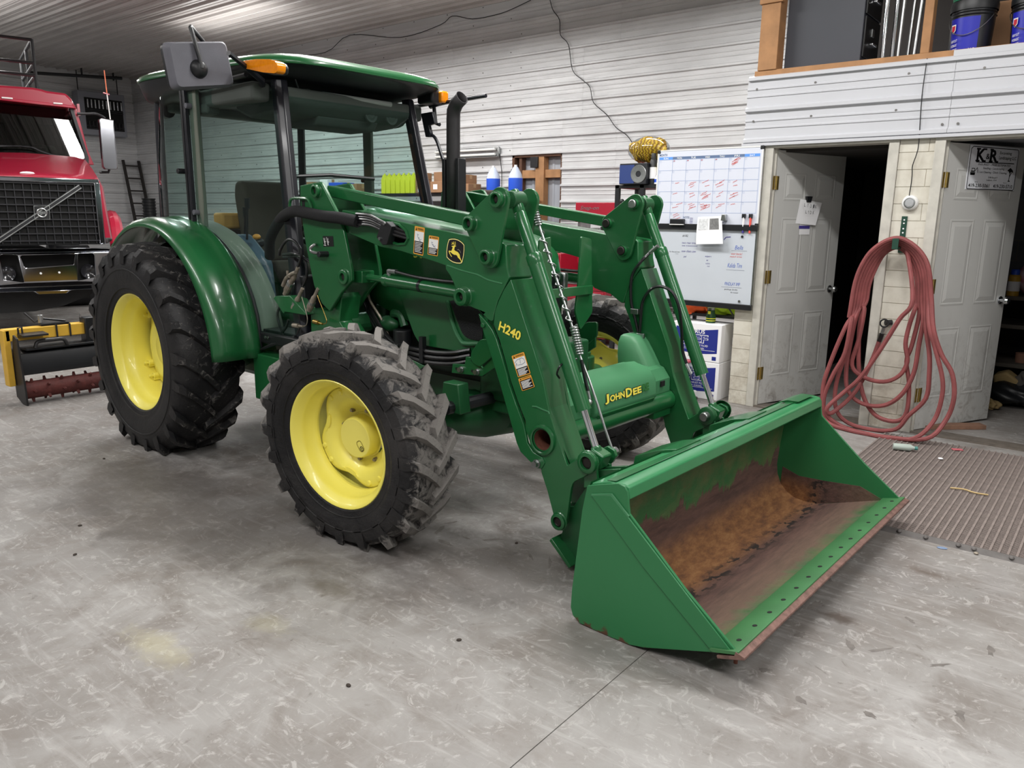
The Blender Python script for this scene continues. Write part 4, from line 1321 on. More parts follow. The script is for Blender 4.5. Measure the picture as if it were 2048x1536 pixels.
coil(rodp[:2], 7, 0.015, 0.0042, 'level_wire_coil')
coil([(3.0159,-0.455,1.5478),(3.0392,-0.455,1.4917),(3.0756,-0.455,1.4262),(3.1075,-0.455,1.3608),(3.1394,-0.455,1.2956),(3.167,-0.455,1.227),(3.2038,-0.455,1.1356)], 8, 0.014, 0.0036, 'level_wire')
coil([(3.2244,-0.455,1.1215),(3.2676,-0.455,0.9926)], 11, 0.016, 0.0055, 'level_spring')
MB().tube(smooth_path([(3.4636,-0.455,0.5753),(3.4737,-0.455,0.5611),(3.4721,-0.455,0.5443),(3.4512,-0.455,0.5377)], 4), 0.006, 8).cyl((P_ROD[0], -0.49, P_ROD[1]), (P_ROD[0], -0.44, P_ROD[1]), 0.026, n=16).build('rod_pivot', STEEL, NEAR, smooth=True, angle=40)
# hose along the tilt barrel
MB().tube(smooth_path([(3.307,-0.5,0.976),(3.3208,-0.5,0.9302),(3.3347,-0.5,0.8803),(3.3509,-0.5,0.8347)], 4), 0.0085, 8).build('tilt_hose', DARKRUB, NEAR, smooth=True)
MB().tube([(3.3485,-0.5,0.8364),(3.3596,-0.5,0.798)], 0.0095, 8).sphere((3.365,-0.505,0.7857), 0.014, 10, 6).build('hose_fitting', STEEL, NEAR, smooth=True)
MB().tube(smooth_path([(3.2748,-0.49,0.9744),(3.2617,-0.53,0.9702),(3.275,-0.61,0.9635),(3.2601,-0.62,0.9244),(3.2598,-0.6,0.8981)], 4), 0.005, 6).build('tie_cable', DARKRUB, NEAR, smooth=True)

# ---- details of the far arm: hoses seen on its inner face
MB().tube(smooth_path([(3.0297,0.52,1.4265),(3.01,0.465,1.3796),(2.9514,0.465,1.2916),(2.9518,0.465,1.1536),(2.9763,0.465,1.0745),(2.9924,0.465,1.0266),(3.0088,0.465,0.9728)], 5), 0.009, 8).build('loader_hose', DARKRUB, FAR, smooth=True)
MB().tube(smooth_path([(3.0189,0.465,0.9739),(3.0218,0.465,1.0439),(3.0295,0.465,1.1454),(3.0747,0.465,1.22),(3.1443,0.465,1.2444),(3.2188,0.465,1.2163),(3.2643,0.465,1.1368),(3.2688,0.5,1.0081),(3.2716,0.52,0.8925),(3.3053,0.52,0.8108)], 5), 0.009, 8).build('loader_hose', DARKRUB, FAR, smooth=True)
MB().tube([(3.0327,0.515,1.4267),(3.0825,0.515,1.4648)], 0.012, 8).build('hose_fitting', STEEL, FAR, smooth=True)
MB().tube([(3.3014,0.515,0.8167),(3.3362,0.515,0.7641)], 0.011, 8).build('hose_fitting', STEEL, FAR, smooth=True)
for px in ((2.9842,0.462,1.09), (3.0287,0.462,0.9519)):
    MB().box(px, (0.05, 0.02, 0.03)).build('hose_bracket', STEEL, FAR, bevel=0.002)

# ---- torque tube and its moulded cover with the lettering
TT = empty('torque_tube', (0, 0, 0), 0, TR)
mb = MB()
mb.lathe([(0.056, -0.655), (0.056, 0.655), (0.050, 0.655), (0.050, -0.655)], 28, (P_TUBE[0], 0, P_TUBE[1]), 'y', closed=True)
mb.build('tube', GREEN, TT, smooth=True, angle=40)
MB().lathe([(0.0495, -0.652), (0.0495, 0.652)], 24, (P_TUBE[0], 0, P_TUBE[1]), 'y').build('tube_bore', RUST, TT, smooth=True, fix=False)
MB().prism([(3.245, 0.640), (3.262, 0.668), (3.25, 0.76), (3.215, 0.805), (3.11, 0.84), (3.02, 0.82), (3.0, 0.64)], -0.30, 0.285).build('cover_centre', GREEN_P, TT, bevel=0.012, seg=3)
MB().prism([(3.25, 0.628), (3.266, 0.664), (3.20, 0.67), (3.15, 0.60)], -0.275, 0.262).build('cover_lower_lip', GREEN, TT, bevel=0.008)
for s in (-1, 1):
    MB().prism([(3.232, 0.648), (3.228, 0.735), (3.185, 0.79), (3.10, 0.815), (2.98, 0.81), (2.98, 0.64)], s * 0.28, s * 0.482).build('cover_end', GREEN_P, TT, bevel=0.014, seg=3)
    # ear that rises along the arm
    E = []
    for z, xf, xb, y0 in ((0.70, 3.195, 2.98, 0.345), (0.78, 3.165, 2.96, 0.345), (0.86, 3.115, 2.95, 0.35), (0.92, 3.075, 2.945, 0.36), (0.955, 3.04, 2.95, 0.375), (0.965, 3.01, 2.96, 0.39)):
        E.append([(xf, s * 0.484, z), (xf - 0.005, s * (y0 + 0.025), z), (xf - 0.03, s * y0, z), (xb, s * y0, z), (xb, s * 0.484, z)])
    mb = MB().grid(E)
    mb.add(E[-1], [(0, 1, 2, 3, 4)])
    mb.build('cover_ear', GREEN_P, TT, smooth=True, angle=50)
    MB().bb((3.233, s * 0.36, 0.70), (3.24, s * 0.40, 0.73)).build('cover_notch', HOLE if s > 0 else GREEN_P, TT)  # dark block painted in for the shade of a notch
for w_, y0, y1, z0, hh in (('J', -0.222, -0.186, 0.704, 0.050), ('OHN', -0.180, -0.046, 0.710, 0.034), ('D', -0.034, 0.026, 0.708, 0.048), ('EE', 0.034, 0.116, 0.710, 0.036)):
    text('lettering_outline', w_, DECAL_K, TT, (3.259, y0 - 0.003, z0 - 0.003), (0, 1, 0.03), (-0.12, 0, 1), y1 - y0 + 0.006, hh + 0.006, 0.05, extrude=0.0035)
    text('lettering', w_, DECAL_Y, TT, (3.259, y0, z0), (0, 1, 0.03), (-0.12, 0, 1), y1 - y0, hh, 0.035, extrude=0.005)
text('lettering_worn', 'RE', mat('decal_ghost_green', (40, 106, 44), 0.5), TT, (3.259, 0.128, 0.712), (0, 1, 0.03), (-0.12, 0, 1), 0.065, 0.042, 0.06, extrude=0.005)
MB().bb((3.14, 0.30, 0.52), (3.24, 0.48, 0.57)).build('tube_gusset', GREEN, TT, bevel=0.006)

# ---- mounting frame: post below each tower, brackets, hood guard
MF = empty('loader_frame', (0, 0, 0), 0, TR)
post = [(1.3797,1.0586),(1.5741,1.061),(1.6742,1.175),(1.6954,1.1487),(1.6642,1.0052),(1.8361,0.8404),(1.3716,0.7824)]
for s in (-1, 1):
    MB().prism(post, s * 0.64, s * 0.50).build('mast_post', GREEN, MF, bevel=0.005)
    MB().prism([(1.796,0.8436),(1.9634,0.8289),(2.1802,0.7828),(2.1039,0.6747),(2.0459,0.7124),(1.8088,0.7022)], s * 0.44, s * 0.40).build('frame_side', GREEN, MF, bevel=0.004)
    MB().prism([(2.4118,0.7805),(2.4198,0.8331),(2.5128,0.8419),(2.5202,0.8838),(2.5708,0.8903),(2.642,0.8394),(2.6906,0.8824),(2.7247,0.9125),(2.7252,0.8509),(2.6422,0.7949)], s * 0.46, s * 0.445).build('mount_bracket', GREEN, MF, bevel=0.003)
    MB().prism(round_poly([(2.5708,0.9139),(2.6413,0.995),(2.7239,1.0042),(2.7247,0.9125),(2.635,0.8437),(2.5744,0.8671)], 0.02), s * 0.475, s * 0.46).build('mount_plate', GREEN, MF, bevel=0.003)
    for p in [(2.4907,0.8116),(2.6089,0.8149)]:
        MB().cyl((p[0], s * 0.46, p[1]), (p[0], s * 0.484, p[1]), 0.014, n=6).cyl((p[0], s * 0.46, p[1]), (p[0], s * 0.466, p[1]), 0.018, n=12).build('mount_bolt', STEEL, MF)
    for p in [(2.4521,0.811),(2.5695,0.8726),(2.5709,0.8148)]:
        MB().cyl((p[0], s * 0.462, p[1]), (p[0], s * 0.4625, p[1]), 0.008, n=10).build('painted_bolt_hole', HOLE, MF)  # flat black disc, painted shade of a hole
MB().cyl((1.62, -0.55, 0.98), (1.62, 0.55, 0.98), 0.06, n=16).build('cross_member', GREEN_D, MF)
gp = [(0.1366,1.5157),(0.2284,1.5008),(0.2625,1.0874),(0.1496,0.9957),(0.0969,1.1095),(0.1172,1.2391)]
GW = min(p[0] for p in gp) + max(p[0] for p in gp) - 0.42
GW = 0.0
MB().prism(round_poly(gp, [0.012, 0.012, 0.02, 0.02, 0.02, 0]), 2.815, 2.827, 'x').build('guard_plate', GREEN, MF, bevel=0.002)
MB().prism([(GW - y, z) for y, z in gp], 2.815, 2.827, 'x').build('guard_plate', GREEN, MF, bevel=0.002)
gb_ = [(-0.1322,1.2436),(0.2254,1.2453),(0.2282,1.1967),(-0.0245,1.1982)]
MB().bb((2.827, -max(p[0] for p in gb_) + 0.03, gb_[2][1]), (2.85, max(p[0] for p in gb_), gb_[1][1])).build('guard_bar', GREEN, MF, bevel=0.003)

# ---- quick couplers and hoses beside the cab step
QC = empty('hydraulic_couplers', (0, 0, 0), 0, TR)
MB().prism([(1.0736,1.1022),(1.0988,1.1174),(1.2575,1.1319),(1.4269,1.0327),(1.409,1.0259),(1.1935,1.0273),(1.1783,1.0128)], -0.70, -0.60).build('coupler_plate', GREEN, QC, bevel=0.004)
cp = [[(1.3293,-0.68,1.306),(1.2991,-0.68,1.2639),(1.2297,-0.68,1.1932),(1.1782,-0.68,1.1325)], [(1.3675,-0.68,1.1821),(1.3232,-0.68,1.1279),(1.2832,-0.68,1.0784),(1.2522,-0.68,1.0342)], [(1.5272,-0.68,1.1931),(1.49,-0.68,1.1456),(1.4522,-0.68,1.0974),(1.4229,-0.68,1.0544)]]
for k, pth in enumerate(cp):
    pp = smooth_path(pth, 4)
    rr_ = [0.011 + (0.006 if i > 4 else 0) + (0.005 if i in (8, 9, 10) else 0) for i in range(len(pp))]
    MB().tube(pp, rr_, 12).build('coupler', DIRTY, QC, smooth=True, angle=25)
    a, b = Vector(pp[7]), Vector(pp[8])
    MB().tube([a, b], 0.0235, 12).build('coupler_ring', STEEL, QC)
MB().tube(smooth_path([(1.1866,-0.7,1.1863),(1.2126,-0.7,1.219),(1.2375,-0.7,1.241),(1.2847,-0.7,1.2641),(1.3304,-0.7,1.2767)], 4), 0.011, 8).tube(smooth_path([(1.2458,-0.7,1.2822),(1.248,-0.7,1.2569),(1.2739,-0.7,1.2431)], 4), 0.008, 8).build('coupler_valve', DIRTY, QC, smooth=True)
MB().tube(smooth_path([(1.3297,-0.68,1.3111),(1.3648,-0.68,1.3628),(1.3645,-0.68,1.4125),(1.3155,-0.68,1.4555),(1.2543,-0.68,1.4688),(1.198,-0.68,1.447),(1.1476,-0.68,1.3995),(1.1353,-0.68,1.3683)], 6), 0.0085, 8).build('hydraulic_hose', DARKRUB, QC, smooth=True)
MB().tube(smooth_path([(1.3433,-0.66,1.1944),(1.3826,-0.66,1.2476),(1.3878,-0.66,1.3132),(1.3572,-0.66,1.3668),(1.2611,-0.66,1.383),(1.0473,-0.6,1.3675)], 6), 0.0085, 8).build('hydraulic_hose', DARKRUB, QC, smooth=True)
MB().tube(smooth_path([(1.5084,-0.66,1.2104),(1.5278,-0.66,1.2464),(1.4979,-0.66,1.299),(1.4162,-0.66,1.3445),(1.3135,-0.66,1.37),(1.0554,-0.6,1.352)], 6), 0.0085, 8).build('hydraulic_hose', DARKRUB, QC, smooth=True)
MB().tube(smooth_path([(1.0935,-0.66,1.0612),(1.0498,-0.66,1.0039),(1.0542,-0.66,0.9503),(1.0867,-0.66,0.8887),(1.1368,-0.66,0.8131)], 6), 0.0085, 8).build('hydraulic_hose', DARKRUB, QC, smooth=True)
MB().tube(smooth_path([(1.17,-0.66,0.9722),(1.1372,-0.66,0.9209),(1.0852,-0.66,0.8723),(1.0703,-0.66,0.8162),(1.1323,-0.66,0.7637)], 6), 0.0085, 8).build('hydraulic_hose', DARKRUB, QC, smooth=True)
MB().tube(smooth_path([(1.2859,-0.66,0.9309),(1.2339,-0.66,0.8565),(1.1904,-0.66,0.7817)], 6), 0.0075, 8).build('hydraulic_hose', DARKRUB, QC, smooth=True)
MB().tube(smooth_path([(1.103,-0.66,0.858),(1.1559,-0.66,0.8153),(1.1993,-0.66,0.7774)], 6), 0.0075, 8).build('hydraulic_hose', DARKRUB, QC, smooth=True)
MB().tube(smooth_path([(1.5447,-0.7,1.1561),(1.5594,-0.7,1.1276),(1.6043,-0.7,1.0572),(1.6258,-0.7,1.0097),(1.5998,-0.7,0.9922),(1.558,-0.7,0.9906)], 5), 0.0028, 6).build('plug_lanyard', BRASS, QC, smooth=True)
MB().tube(smooth_path([(1.3845,-0.7,1.134),(1.4028,-0.7,1.0899),(1.4318,-0.7,1.0163),(1.4194,-0.7,0.9692),(1.3743,-0.7,0.9544)], 5), 0.0028, 6).build('plug_lanyard', DIRTY, QC, smooth=True)
for p0, p1, m_ in (('a', 'b', BRASS), ('c', 'd', DIRTY)):
    ends = [(1.4993,-0.7,0.9974),(1.5831,-0.7,0.9906)] if p0 == 'a' else [(1.28,-0.7,0.9526),(1.3832,-0.7,0.9553)]
    MB().cyl(ends[0], Vector(ends[0]).lerp(Vector(ends[1]), 0.55), 0.014, n=12).cyl(Vector(ends[0]).lerp(Vector(ends[1]), 0.5), ends[1], 0.007, n=10).build('dust_plug', m_, QC, smooth=True, angle=40)
MB().tube(smooth_path([(1.2428,-0.62,0.9118),(1.2678,-0.62,0.8825),(1.3669,-0.62,0.888)], 4), 0.006, 8).build('steel_line', DIRTY, QC, smooth=True)

# ---- the bucket
BK = empty('bucket', (0, 0, 0), 0, TR)
g = NG('bucket_side_paint')
geo = g.n('ShaderNodeNewGeometry')
sp_ = g.xyz()
edge = g.ramp(g.math('ADD', sp_[2], g.math('MULTIPLY', g.math('SUBTRACT', g.noise(g.tc.outputs['Object'], 16, 6, 0.7), 0.5), 0.16)), [(0.0, (1, 1, 1, 1)), (0.012, (0, 0, 0, 1))])
base = g.mix(g.noise(g.tc.outputs['Object'], 2.0, 3), (36, 108, 62), (44, 116, 70))
base = g.mix(edge, base, (84, 52, 38))
g.l(base, g.b.inputs['Base Color'])
g.b.inputs['Roughness'].default_value = 0.42
g.b.inputs['Coat Weight'].default_value = 0.1
BSIDE = g.m
# inside: paint worn through to rust along the floor and the curve
g = NG('bucket_inside_worn')
x = g.xyz()
pos_ = g.tc.outputs['Object']
hz = g.math('ADD', x[2], g.math('MULTIPLY', g.math('SUBTRACT', g.noise(g.mapped((9, 4.5, 1.2)), 1.6, 9, 0.68, 0.6), 0.5), 0.42))
rust_m = g.ramp(hz, [(0.255, (1, 1, 1, 1)), (0.275, (0, 0, 0, 1))])                      # below this height the paint is gone
frontm = g.math('ADD', x[0], g.math('MULTIPLY', g.math('SUBTRACT', g.noise(g.mapped((3, 7, 1)), 1.4, 9, 0.7, 0.5), 0.5), 0.22))
keep = g.ramp(frontm, [(4.24, (0, 0, 0, 1)), (4.30, (1, 1, 1, 1))])
kk = g.n('ShaderNodeMapRange')
kk.inputs[1].default_value, kk.inputs[2].default_value = 4.20, 4.29
g.l(frontm, kk.inputs[0])
rfac = g.math('MULTIPLY', rust_m, g.math('SUBTRACT', 1.0, kk.outputs[0]))
bright = g.n('ShaderNodeMapRange')                                                      # orange belt in the bend
bright.interpolation_type = 'SMOOTHSTEP'
bright.inputs[1].default_value, bright.inputs[2].default_value = 0.17, 0.05
g.l(x[2], bright.inputs[0])
b2 = g.n('ShaderNodeMapRange')
b2.interpolation_type = 'SMOOTHSTEP'
b2.inputs[1].default_value, b2.inputs[2].default_value = 3.98, 3.86
g.l(x[0], b2.inputs[0])
orange = g.math('MULTIPLY', bright.outputs[0], b2.outputs[0])
rc = g.ramp(g.noise(g.mapped((30, 6, 30)), 1.0, 8, 0.7), [(0.3, (66, 48, 44)), (0.6, (98, 72, 64))])
oc = g.ramp(g.noise(g.mapped((22, 9, 22)), 1.0, 8, 0.75), [(0.28, (80, 52, 40)), (0.5, (132, 90, 56)), (0.7, (162, 118, 76))])
pit = g.mask(g.noise(g.mapped((26, 16, 40)), 1.0, 3, 0.5), 0.52, 0.56)
belt = g.n('ShaderNodeMapRange')
belt.inputs[1].default_value, belt.inputs[2].default_value = 3.86, 3.92
g.l(x[0], belt.inputs[0])
b4 = g.n('ShaderNodeMapRange')
b4.inputs[1].default_value, b4.inputs[2].default_value = 4.02, 3.95
g.l(x[0], b4.inputs[0])
pit = g.math('MULTIPLY', pit, g.math('MULTIPLY', belt.outputs[0], b4.outputs[0]))
rcol = g.mix(orange, rc, oc)
dust = g.n('ShaderNodeMapRange')
dust.inputs[1].default_value, dust.inputs[2].default_value = 4.02, 4.22
g.l(x[0], dust.inputs[0])
rcol = g.mix(g.math('MULTIPLY', dust.outputs[0], 0.5), rcol, (112, 95, 76))
rcol = g.mix(pit, rcol, (38, 30, 26))
pc = g.mix(g.mask(g.noise(pos_, 4.0, 6, 0.6), 0.42, 0.62), (44, 100, 58), (92, 104, 68))
pc = g.mix(g.math('MULTIPLY', g.mask(g.noise(g.mapped((14, 4, 14)), 1.4, 8, 0.8), 0.60, 0.68), 0.7), pc, (96, 66, 44))
g.l(g.mix(rfac, pc, rcol), g.b.inputs['Base Color'])
g.l(g.ramp(rfac, [(0, (0.42, 0.42, 0.42, 1)), (1, (0.85, 0.85, 0.85, 1))]), g.b.inputs['Roughness'])
g.bump(g.math('ADD', g.noise(g.mapped((40, 12, 40)), 1.0, 5, 0.6), g.math('MULTIPLY', rfac, -0.5)), 0.4, 0.006)
BINS = g.m
EDGE = mat('worn_cutting_edge', (120, 92, 84), 0.6, 0.3, 0.3, 30, bump=0.3, bscale=80)

side_o = [(3.7184, 0.5985), (3.7848, 0.6206), (3.86, 0.6425)] + [(3.889, 0.637), (3.903, 0.618), (3.9085, 0.569), (3.915, 0.534), (4.1643, 0.3126), (4.372, 0.150), (4.298, 0.118), (4.0056, 0.018), (3.9359, 0.003), (3.8031, 0.002), (3.70, 0.006), (3.668, 0.028), (3.6565, 0.06), (3.6596, 0.1366), (3.6983, 0.4953)]
strip = [(3.745, 0.566), (3.835, 0.592), (3.915, 0.525), (4.1643, 0.3096), (4.355, 0.150), (4.285, 0.118), (3.99, 0.345)]
for s in (-1, 1):
    MB().prism(side_o, s * 1.006, s * 0.994).build('side_plate', BSIDE, BK, bevel=0.002)
    MB().prism(strip, s * 1.014, s * 1.006).build('side_stiffener', BSIDE, BK, bevel=0.003)
    wl = [(3.745, s * 1.009, 0.568), (3.79, s * 1.009, 0.581), (3.835, s * 1.009, 0.594), (3.915, s * 1.009, 0.526)]
    MB().tube(wl, 0.0055, 6).build('weld_bead', GREEN_P, BK, smooth=True)
    MB().prism([(3.71, 0.02), (3.80, 0.009), (3.93, 0.012), (4.29, 0.125), (4.16, 0.175), (3.97, 0.16), (3.82, 0.155), (3.72, 0.19)], s * 0.9938, s * 0.9925).build('side_inside_rust', BINS, BK)
# shell, bent from one sheet
sheet = [(3.735, 0.612), (3.725, 0.58), (3.708, 0.47), (3.694, 0.34), (3.684, 0.20), (3.692, 0.14), (3.716, 0.085), (3.755, 0.045), (3.80, 0.020), (3.86, 0.010), (3.93, 0.013), (4.00, 0.032), (4.10, 0.065), (4.20, 0.098), (4.305, 0.131)]
off = []
for i, p in enumerate(sheet):
    a, b = Vector(sheet[max(i - 1, 0)]), Vector(sheet[min(i + 1, len(sheet) - 1)])
    d = (b - a).normalized()
    off.append((p[0] + d.y * 0.008, p[1] - d.x * 0.008))
mb = MB()
NYS = 40
rows_ = []
for loop in (sheet, off):
    rows_.append([[(x_, -0.994 + 1.988 * j / NYS, z_) for j in range(NYS + 1)] for x_, z_ in loop])
mb.grid(rows_[0])
mb.build('back_sheet', BINS, BK, smooth=True, angle=50, fix=False)
MB().grid(rows_[1]).build('back_sheet_outside', GREEN, BK, smooth=True, angle=50, fix=False)
# top channel
MB().prism([(3.735, 0.612), (3.815, 0.637), (3.885, 0.640), (3.902, 0.632), (3.910, 0.590), (3.900, 0.582), (3.892, 0.622), (3.80, 0.622), (3.72, 0.59)], -0.994, 0.994).build('top_channel', mat('bucket_top_green', (46, 124, 76), 0.34, 0, 0.06, 5, coat=0.3), BK, bevel=0.004)
MB().prism([(3.80, 0.638), (3.835, 0.6425), (3.84, 0.6425), (3.80, 0.6365)], -0.99, 0.99).build('channel_weld', GREEN, BK)
# floor doubler and cutting edge
FLR = mat('bucket_lip_green', (58, 112, 66), 0.5, 0, 0.15, 6)
nx = Vector((4.41 - 4.30, 0.157 - 0.130)).normalized()
MB().prism([(4.275, 0.128), (4.283, 0.137), (4.385, 0.163), (4.387, 0.150), (4.29, 0.122)], -1.02, 1.02).build('floor_lip', FLR, BK, bevel=0.002)
MB().prism([(4.375, 0.160), (4.4095, 0.150), (4.4095, 0.140), (4.31, 0.107), (4.306, 0.118), (4.37, 0.140)], -1.022, 1.022).build('cutting_edge', EDGE, BK, bevel=0.002)
for i in range(15):
    y = -0.93 + i * 1.86 / 14
    bh = MB().lathe([(0.0, 0.0), (0.009, 0.0), (0.010, -0.002)], 10, (0, 0, 0), 'z').build('painted_bolt_hole', HOLE, BK)  # black disc on the lip in place of a shaded hole
    bh.matrix_basis = Matrix.Translation((4.345, y, 0.1545)) @ Matrix.Rotation(-0.25, 4, 'Y')
for y in (-0.90, 0.9):
    MB().cyl((4.325, y, 0.115), (4.327, y, 0.04), 0.008, n=8).cyl((4.325, y, 0.10), (4.326, y, 0.085), 0.014, n=6).build('edge_bolt', RUST, BK)
# mounting brackets on the back, lift hooks on top
brk = [(3.2745, 0.118), (3.39, 0.022), (3.66, 0.03), (3.70, 0.50), (3.60, 0.54), (3.46, 0.50), (3.42, 0.40), (3.36, 0.30), (3.30, 0.285), (3.275, 0.25), (3.28, 0.20), (3.30, 0.16), (3.29, 0.13)]
for s in (-1, 1):
    MB().prism(brk, s * 0.60, s * 0.584).prism(brk, s * 0.545, s * 0.529).build('hinge_plate', GREEN_D, BK, bevel=0.003)
    MB().prism([(3.268, 0.122), (3.388, 0.018), (3.40, 0.032), (3.28, 0.138)], s * 0.66, s * 0.47).build('hinge_toe', GREEN, BK, bevel=0.003)
    MB().tube([(3.52, s * 0.565, 0.50), (3.55, s * 0.565, 0.12)], 0.03, 12).build('hinge_rib', GREEN_D, BK, smooth=True)
    y0, y1 = s * 0.25, s * 0.47
    MB().prism(round_poly([(3.615, 0.50), (3.63, 0.555), (3.73, 0.60), (3.80, 0.632), (3.81, 0.645), (3.72, 0.622), (3.60, 0.57), (3.59, 0.51)], 0.01), y0, y1).build('coupler_hook', GREEN, BK, bevel=0.006)
MB().prism(round_poly([(3.80, 0.636), (3.85, 0.641), (3.87, 0.652), (3.80, 0.650), (3.75, 0.63)], 0.006), 0.75, 0.97).build('corner_gusset', GREEN, BK, bevel=0.004)

# ================================================================== THE CAB
CB = empty('cab', (0, 0, 0), 0, TR)


def yd(x, z):
    return -0.745 + (x - 0.25) * (0.08 + 0.17 * (z - 0.9) / 1.5)


A_T, A_B = (0.985, 2.42), (1.285, 0.87)
fend = [(0.905 * math.sin(math.radians(a)), 0.677 + 0.905 * math.cos(math.radians(a))) for a in range(22, 86, 7)]
door_poly = [(0.25, 2.40), (0.19, 1.52)] + fend + [(1.02, 0.80), (1.26, 0.88), A_T]


def glass_poly(name, pts3, par, m=GLASS):
    tri = tessellate_polygon([[Vector(p) for p in pts3]])
    o = MB().add(pts3, [tuple(t) for t in tri]).build(name, m, par)
    return o


for s in (-1, 1):
    # posts
    q = lambda x, z, d=0.0: (x, -s * yd(x, z) if s > 0 else yd(x, z), z)
    Yv = lambda x, z: s * -yd(x, z)
    t0, b0 = Vector((A_T[0], Yv(*A_T), A_T[1])), Vector((A_B[0], Yv(*A_B), A_B[1]))
    mb = MB()
    rings = []
    for f in (0, 0.5, 1):
        c = t0.lerp(b0, f)
        w = 0.040 + 0.006 * f
        rings.append([(c.x - w, c.y, c.z), (c.x + w * 0.4, c.y, c.z), (c.x + w, c.y - s * 0.03, c.z), (c.x + w, c.y - s * 0.07, c.z), (c.x - w, c.y - s * 0.07, c.z)])
    vs = [p for r in rings for p in r]
    mb.add(vs, [(r * 5 + k, r * 5 + (k + 1) % 5, r * 5 + 5 + (k + 1) % 5, r * 5 + 5 + k) for r in range(2) for k in range(5)] + [(4, 3, 2, 1, 0), (10, 11, 12, 13, 14)])
    mb.build('front_post', BLACK_P, CB, bevel=0.006)
    MB().box((0.235, s * 0.752, 1.97), (0.030, 0.03, 0.92)).build('rear_door_post', BLACK_P, CB, bevel=0.005)
    MB().box((0.195, s * 0.752, 1.97), (0.022, 0.028, 0.92)).build('door_seal', BLACK, CB, bevel=0.004)
    MB().box((0.285, s * 0.715, 1.95), (0.085, 0.035, 0.92)).build('post_trim', CABTRIM, CB, bevel=0.008)
    MB().tube([(-0.46, s * 0.60, 2.42), (-0.50, s * 0.61, 1.5), (-0.52, s * 0.60, 1.0)], 0.032, 10).build('rear_post', BLACK_P, CB, smooth=True)
    # door: glass, edge frame along the fender, handle
    glass_poly('door_glass', [(x, Yv(x, z), z) for x, z in door_poly], CB)
    ed = [(0.19, 1.52)] + fend + [(1.02, 0.80), (1.25, 0.87)]
    MB().tube([(x, Yv(x, z), z) for x, z in ed], 0.014, 8).build('door_frame', BLACK, CB, smooth=True)
    MB().tube([(x, s * 0.745, z) for x, z in [(0.235, 2.40), (0.6, 2.41), (0.985, 2.42)]], 0.014, 8).build('door_top_rail', BLACK, CB, smooth=True)
    for z in (1.62, 2.30):
        MB().cyl((0.27, s * 0.77, z), (0.27, s * 0.73, z), 0.018, n=12).build('hinge_bolt', MIRGREY, CB, bevel=0.003)
    # curved quarter glass behind the door
    P = []
    for k in range(9):
        t = k / 8
        x = 0.22 - 0.68 * t
        y = 0.745 - 0.13 * t ** 3 + 0.05 * math.sin(PI * t) * 0.6
        P.append([(x + 0.01 * t, s * (y - 0.03), 2.40), (x - 0.03 * t, s * y, 1.95), (x - 0.05 * t, s * y, 1.56)])
    MB().grid(P).build('quarter_glass', GLASS, CB, smooth=True, fix=False)
    MB().tube([P[k][2] for k in range(9)], 0.014, 8).build('quarter_seal', BLACK, CB, smooth=True)
    MB().cyl((0.15, s * 0.80, 1.89), (0.15, s * 0.745, 1.89), 0.018, n=12).build('window_latch', BLACK, CB, bevel=0.004)
    # fender
    G_ = []
    for a in range(-56, 90, 4):
        ar = math.radians(a)
        k = max(0.0, (a - 70) / 20)
        row = []
        for yy, rr in ((0.700, 0.905), (0.735, 0.915), (0.775, 0.912), (0.795, 0.893), (0.85, 0.905), (0.93, 0.905), (0.975, 0.893), (1.000, 0.870), (1.010, 0.845)):
            row.append((rr * math.sin(ar), s * yy, 0.677 + rr * math.cos(ar)))
        G_.append(row)
    MB().grid(G_).build('fender', GREEN, CB, smooth=True, angle=60, solid=0.010)
    # inner wheel housing seen through the door glass
    G_ = [[(0.885 * math.sin(math.radians(a)), s * yy, 0.677 + 0.885 * math.cos(math.radians(a)) + dz) for yy, dz in ((0.69, 0), (0.56, 0.01), (0.50, -0.02), (0.49, -0.45))] for a in range(-40, 86, 6)]
    MB().grid(G_).build('wheel_housing', CABTRIM, CB, smooth=True, angle=50)
    MB().bb((0.87, s * 0.50, 0.87), (1.24, s * 0.66, 0.885)).build('step_plate', BLACK, CB, bevel=0.003)

glass_poly('windshield', [(A_T[0] + 0.02, -0.53, A_T[1]), (1.24, -0.60, 1.2), (1.24, 0.60, 1.2), (A_T[0] + 0.02, 0.53, A_T[1])], CB)
glass_poly('rear_window', [(-0.47, -0.58, 2.40), (-0.53, -0.58, 1.50), (-0.53, 0.58, 1.50), (-0.47, 0.58, 2.40)], CB)
MB().bb((-0.56, -0.60, 0.87), (-0.50, 0.60, 1.50)).build('rear_panel', BLACK, CB, bevel=0.01)
MB().bb((-0.5, -0.5, 0.865), (1.22, 0.5, 0.89)).build('floor_mat', BLACK, CB)
MB().bb((1.22, -0.62, 0.9), (1.29, 0.62, 1.25)).build('firewall', BLACK, CB, bevel=0.01)

# roof: green cap over a black rim and liner
def sup(f, n=64, ex=6.0, cx=0.275, hx=1.03, hy=0.745):
    out = []
    for k in range(n):
        a = 2 * PI * k / n
        c, d = math.cos(a), math.sin(a)
        r = (abs(c) ** ex + abs(d) ** ex) ** (-1 / ex)
        x = c * r
        y = d * r
        narrow = 1 - 0.06 * max(0.0, x) ** 2
        out.append((cx + hx * f * x, hy * f * y * narrow))
    return out


def roof_rings(spec):
    vs, fs = [], []
    n = 64
    for f, z, tilt in spec:
        for x, y in sup(f):
            vs.append((x, y, z - tilt * (x - 0.275)))
    for r in range(len(spec) - 1):
        for k in range(n):
            fs.append((r * n + k, r * n + (k + 1) % n, (r + 1) * n + (k + 1) % n, (r + 1) * n + k))
    return vs, fs


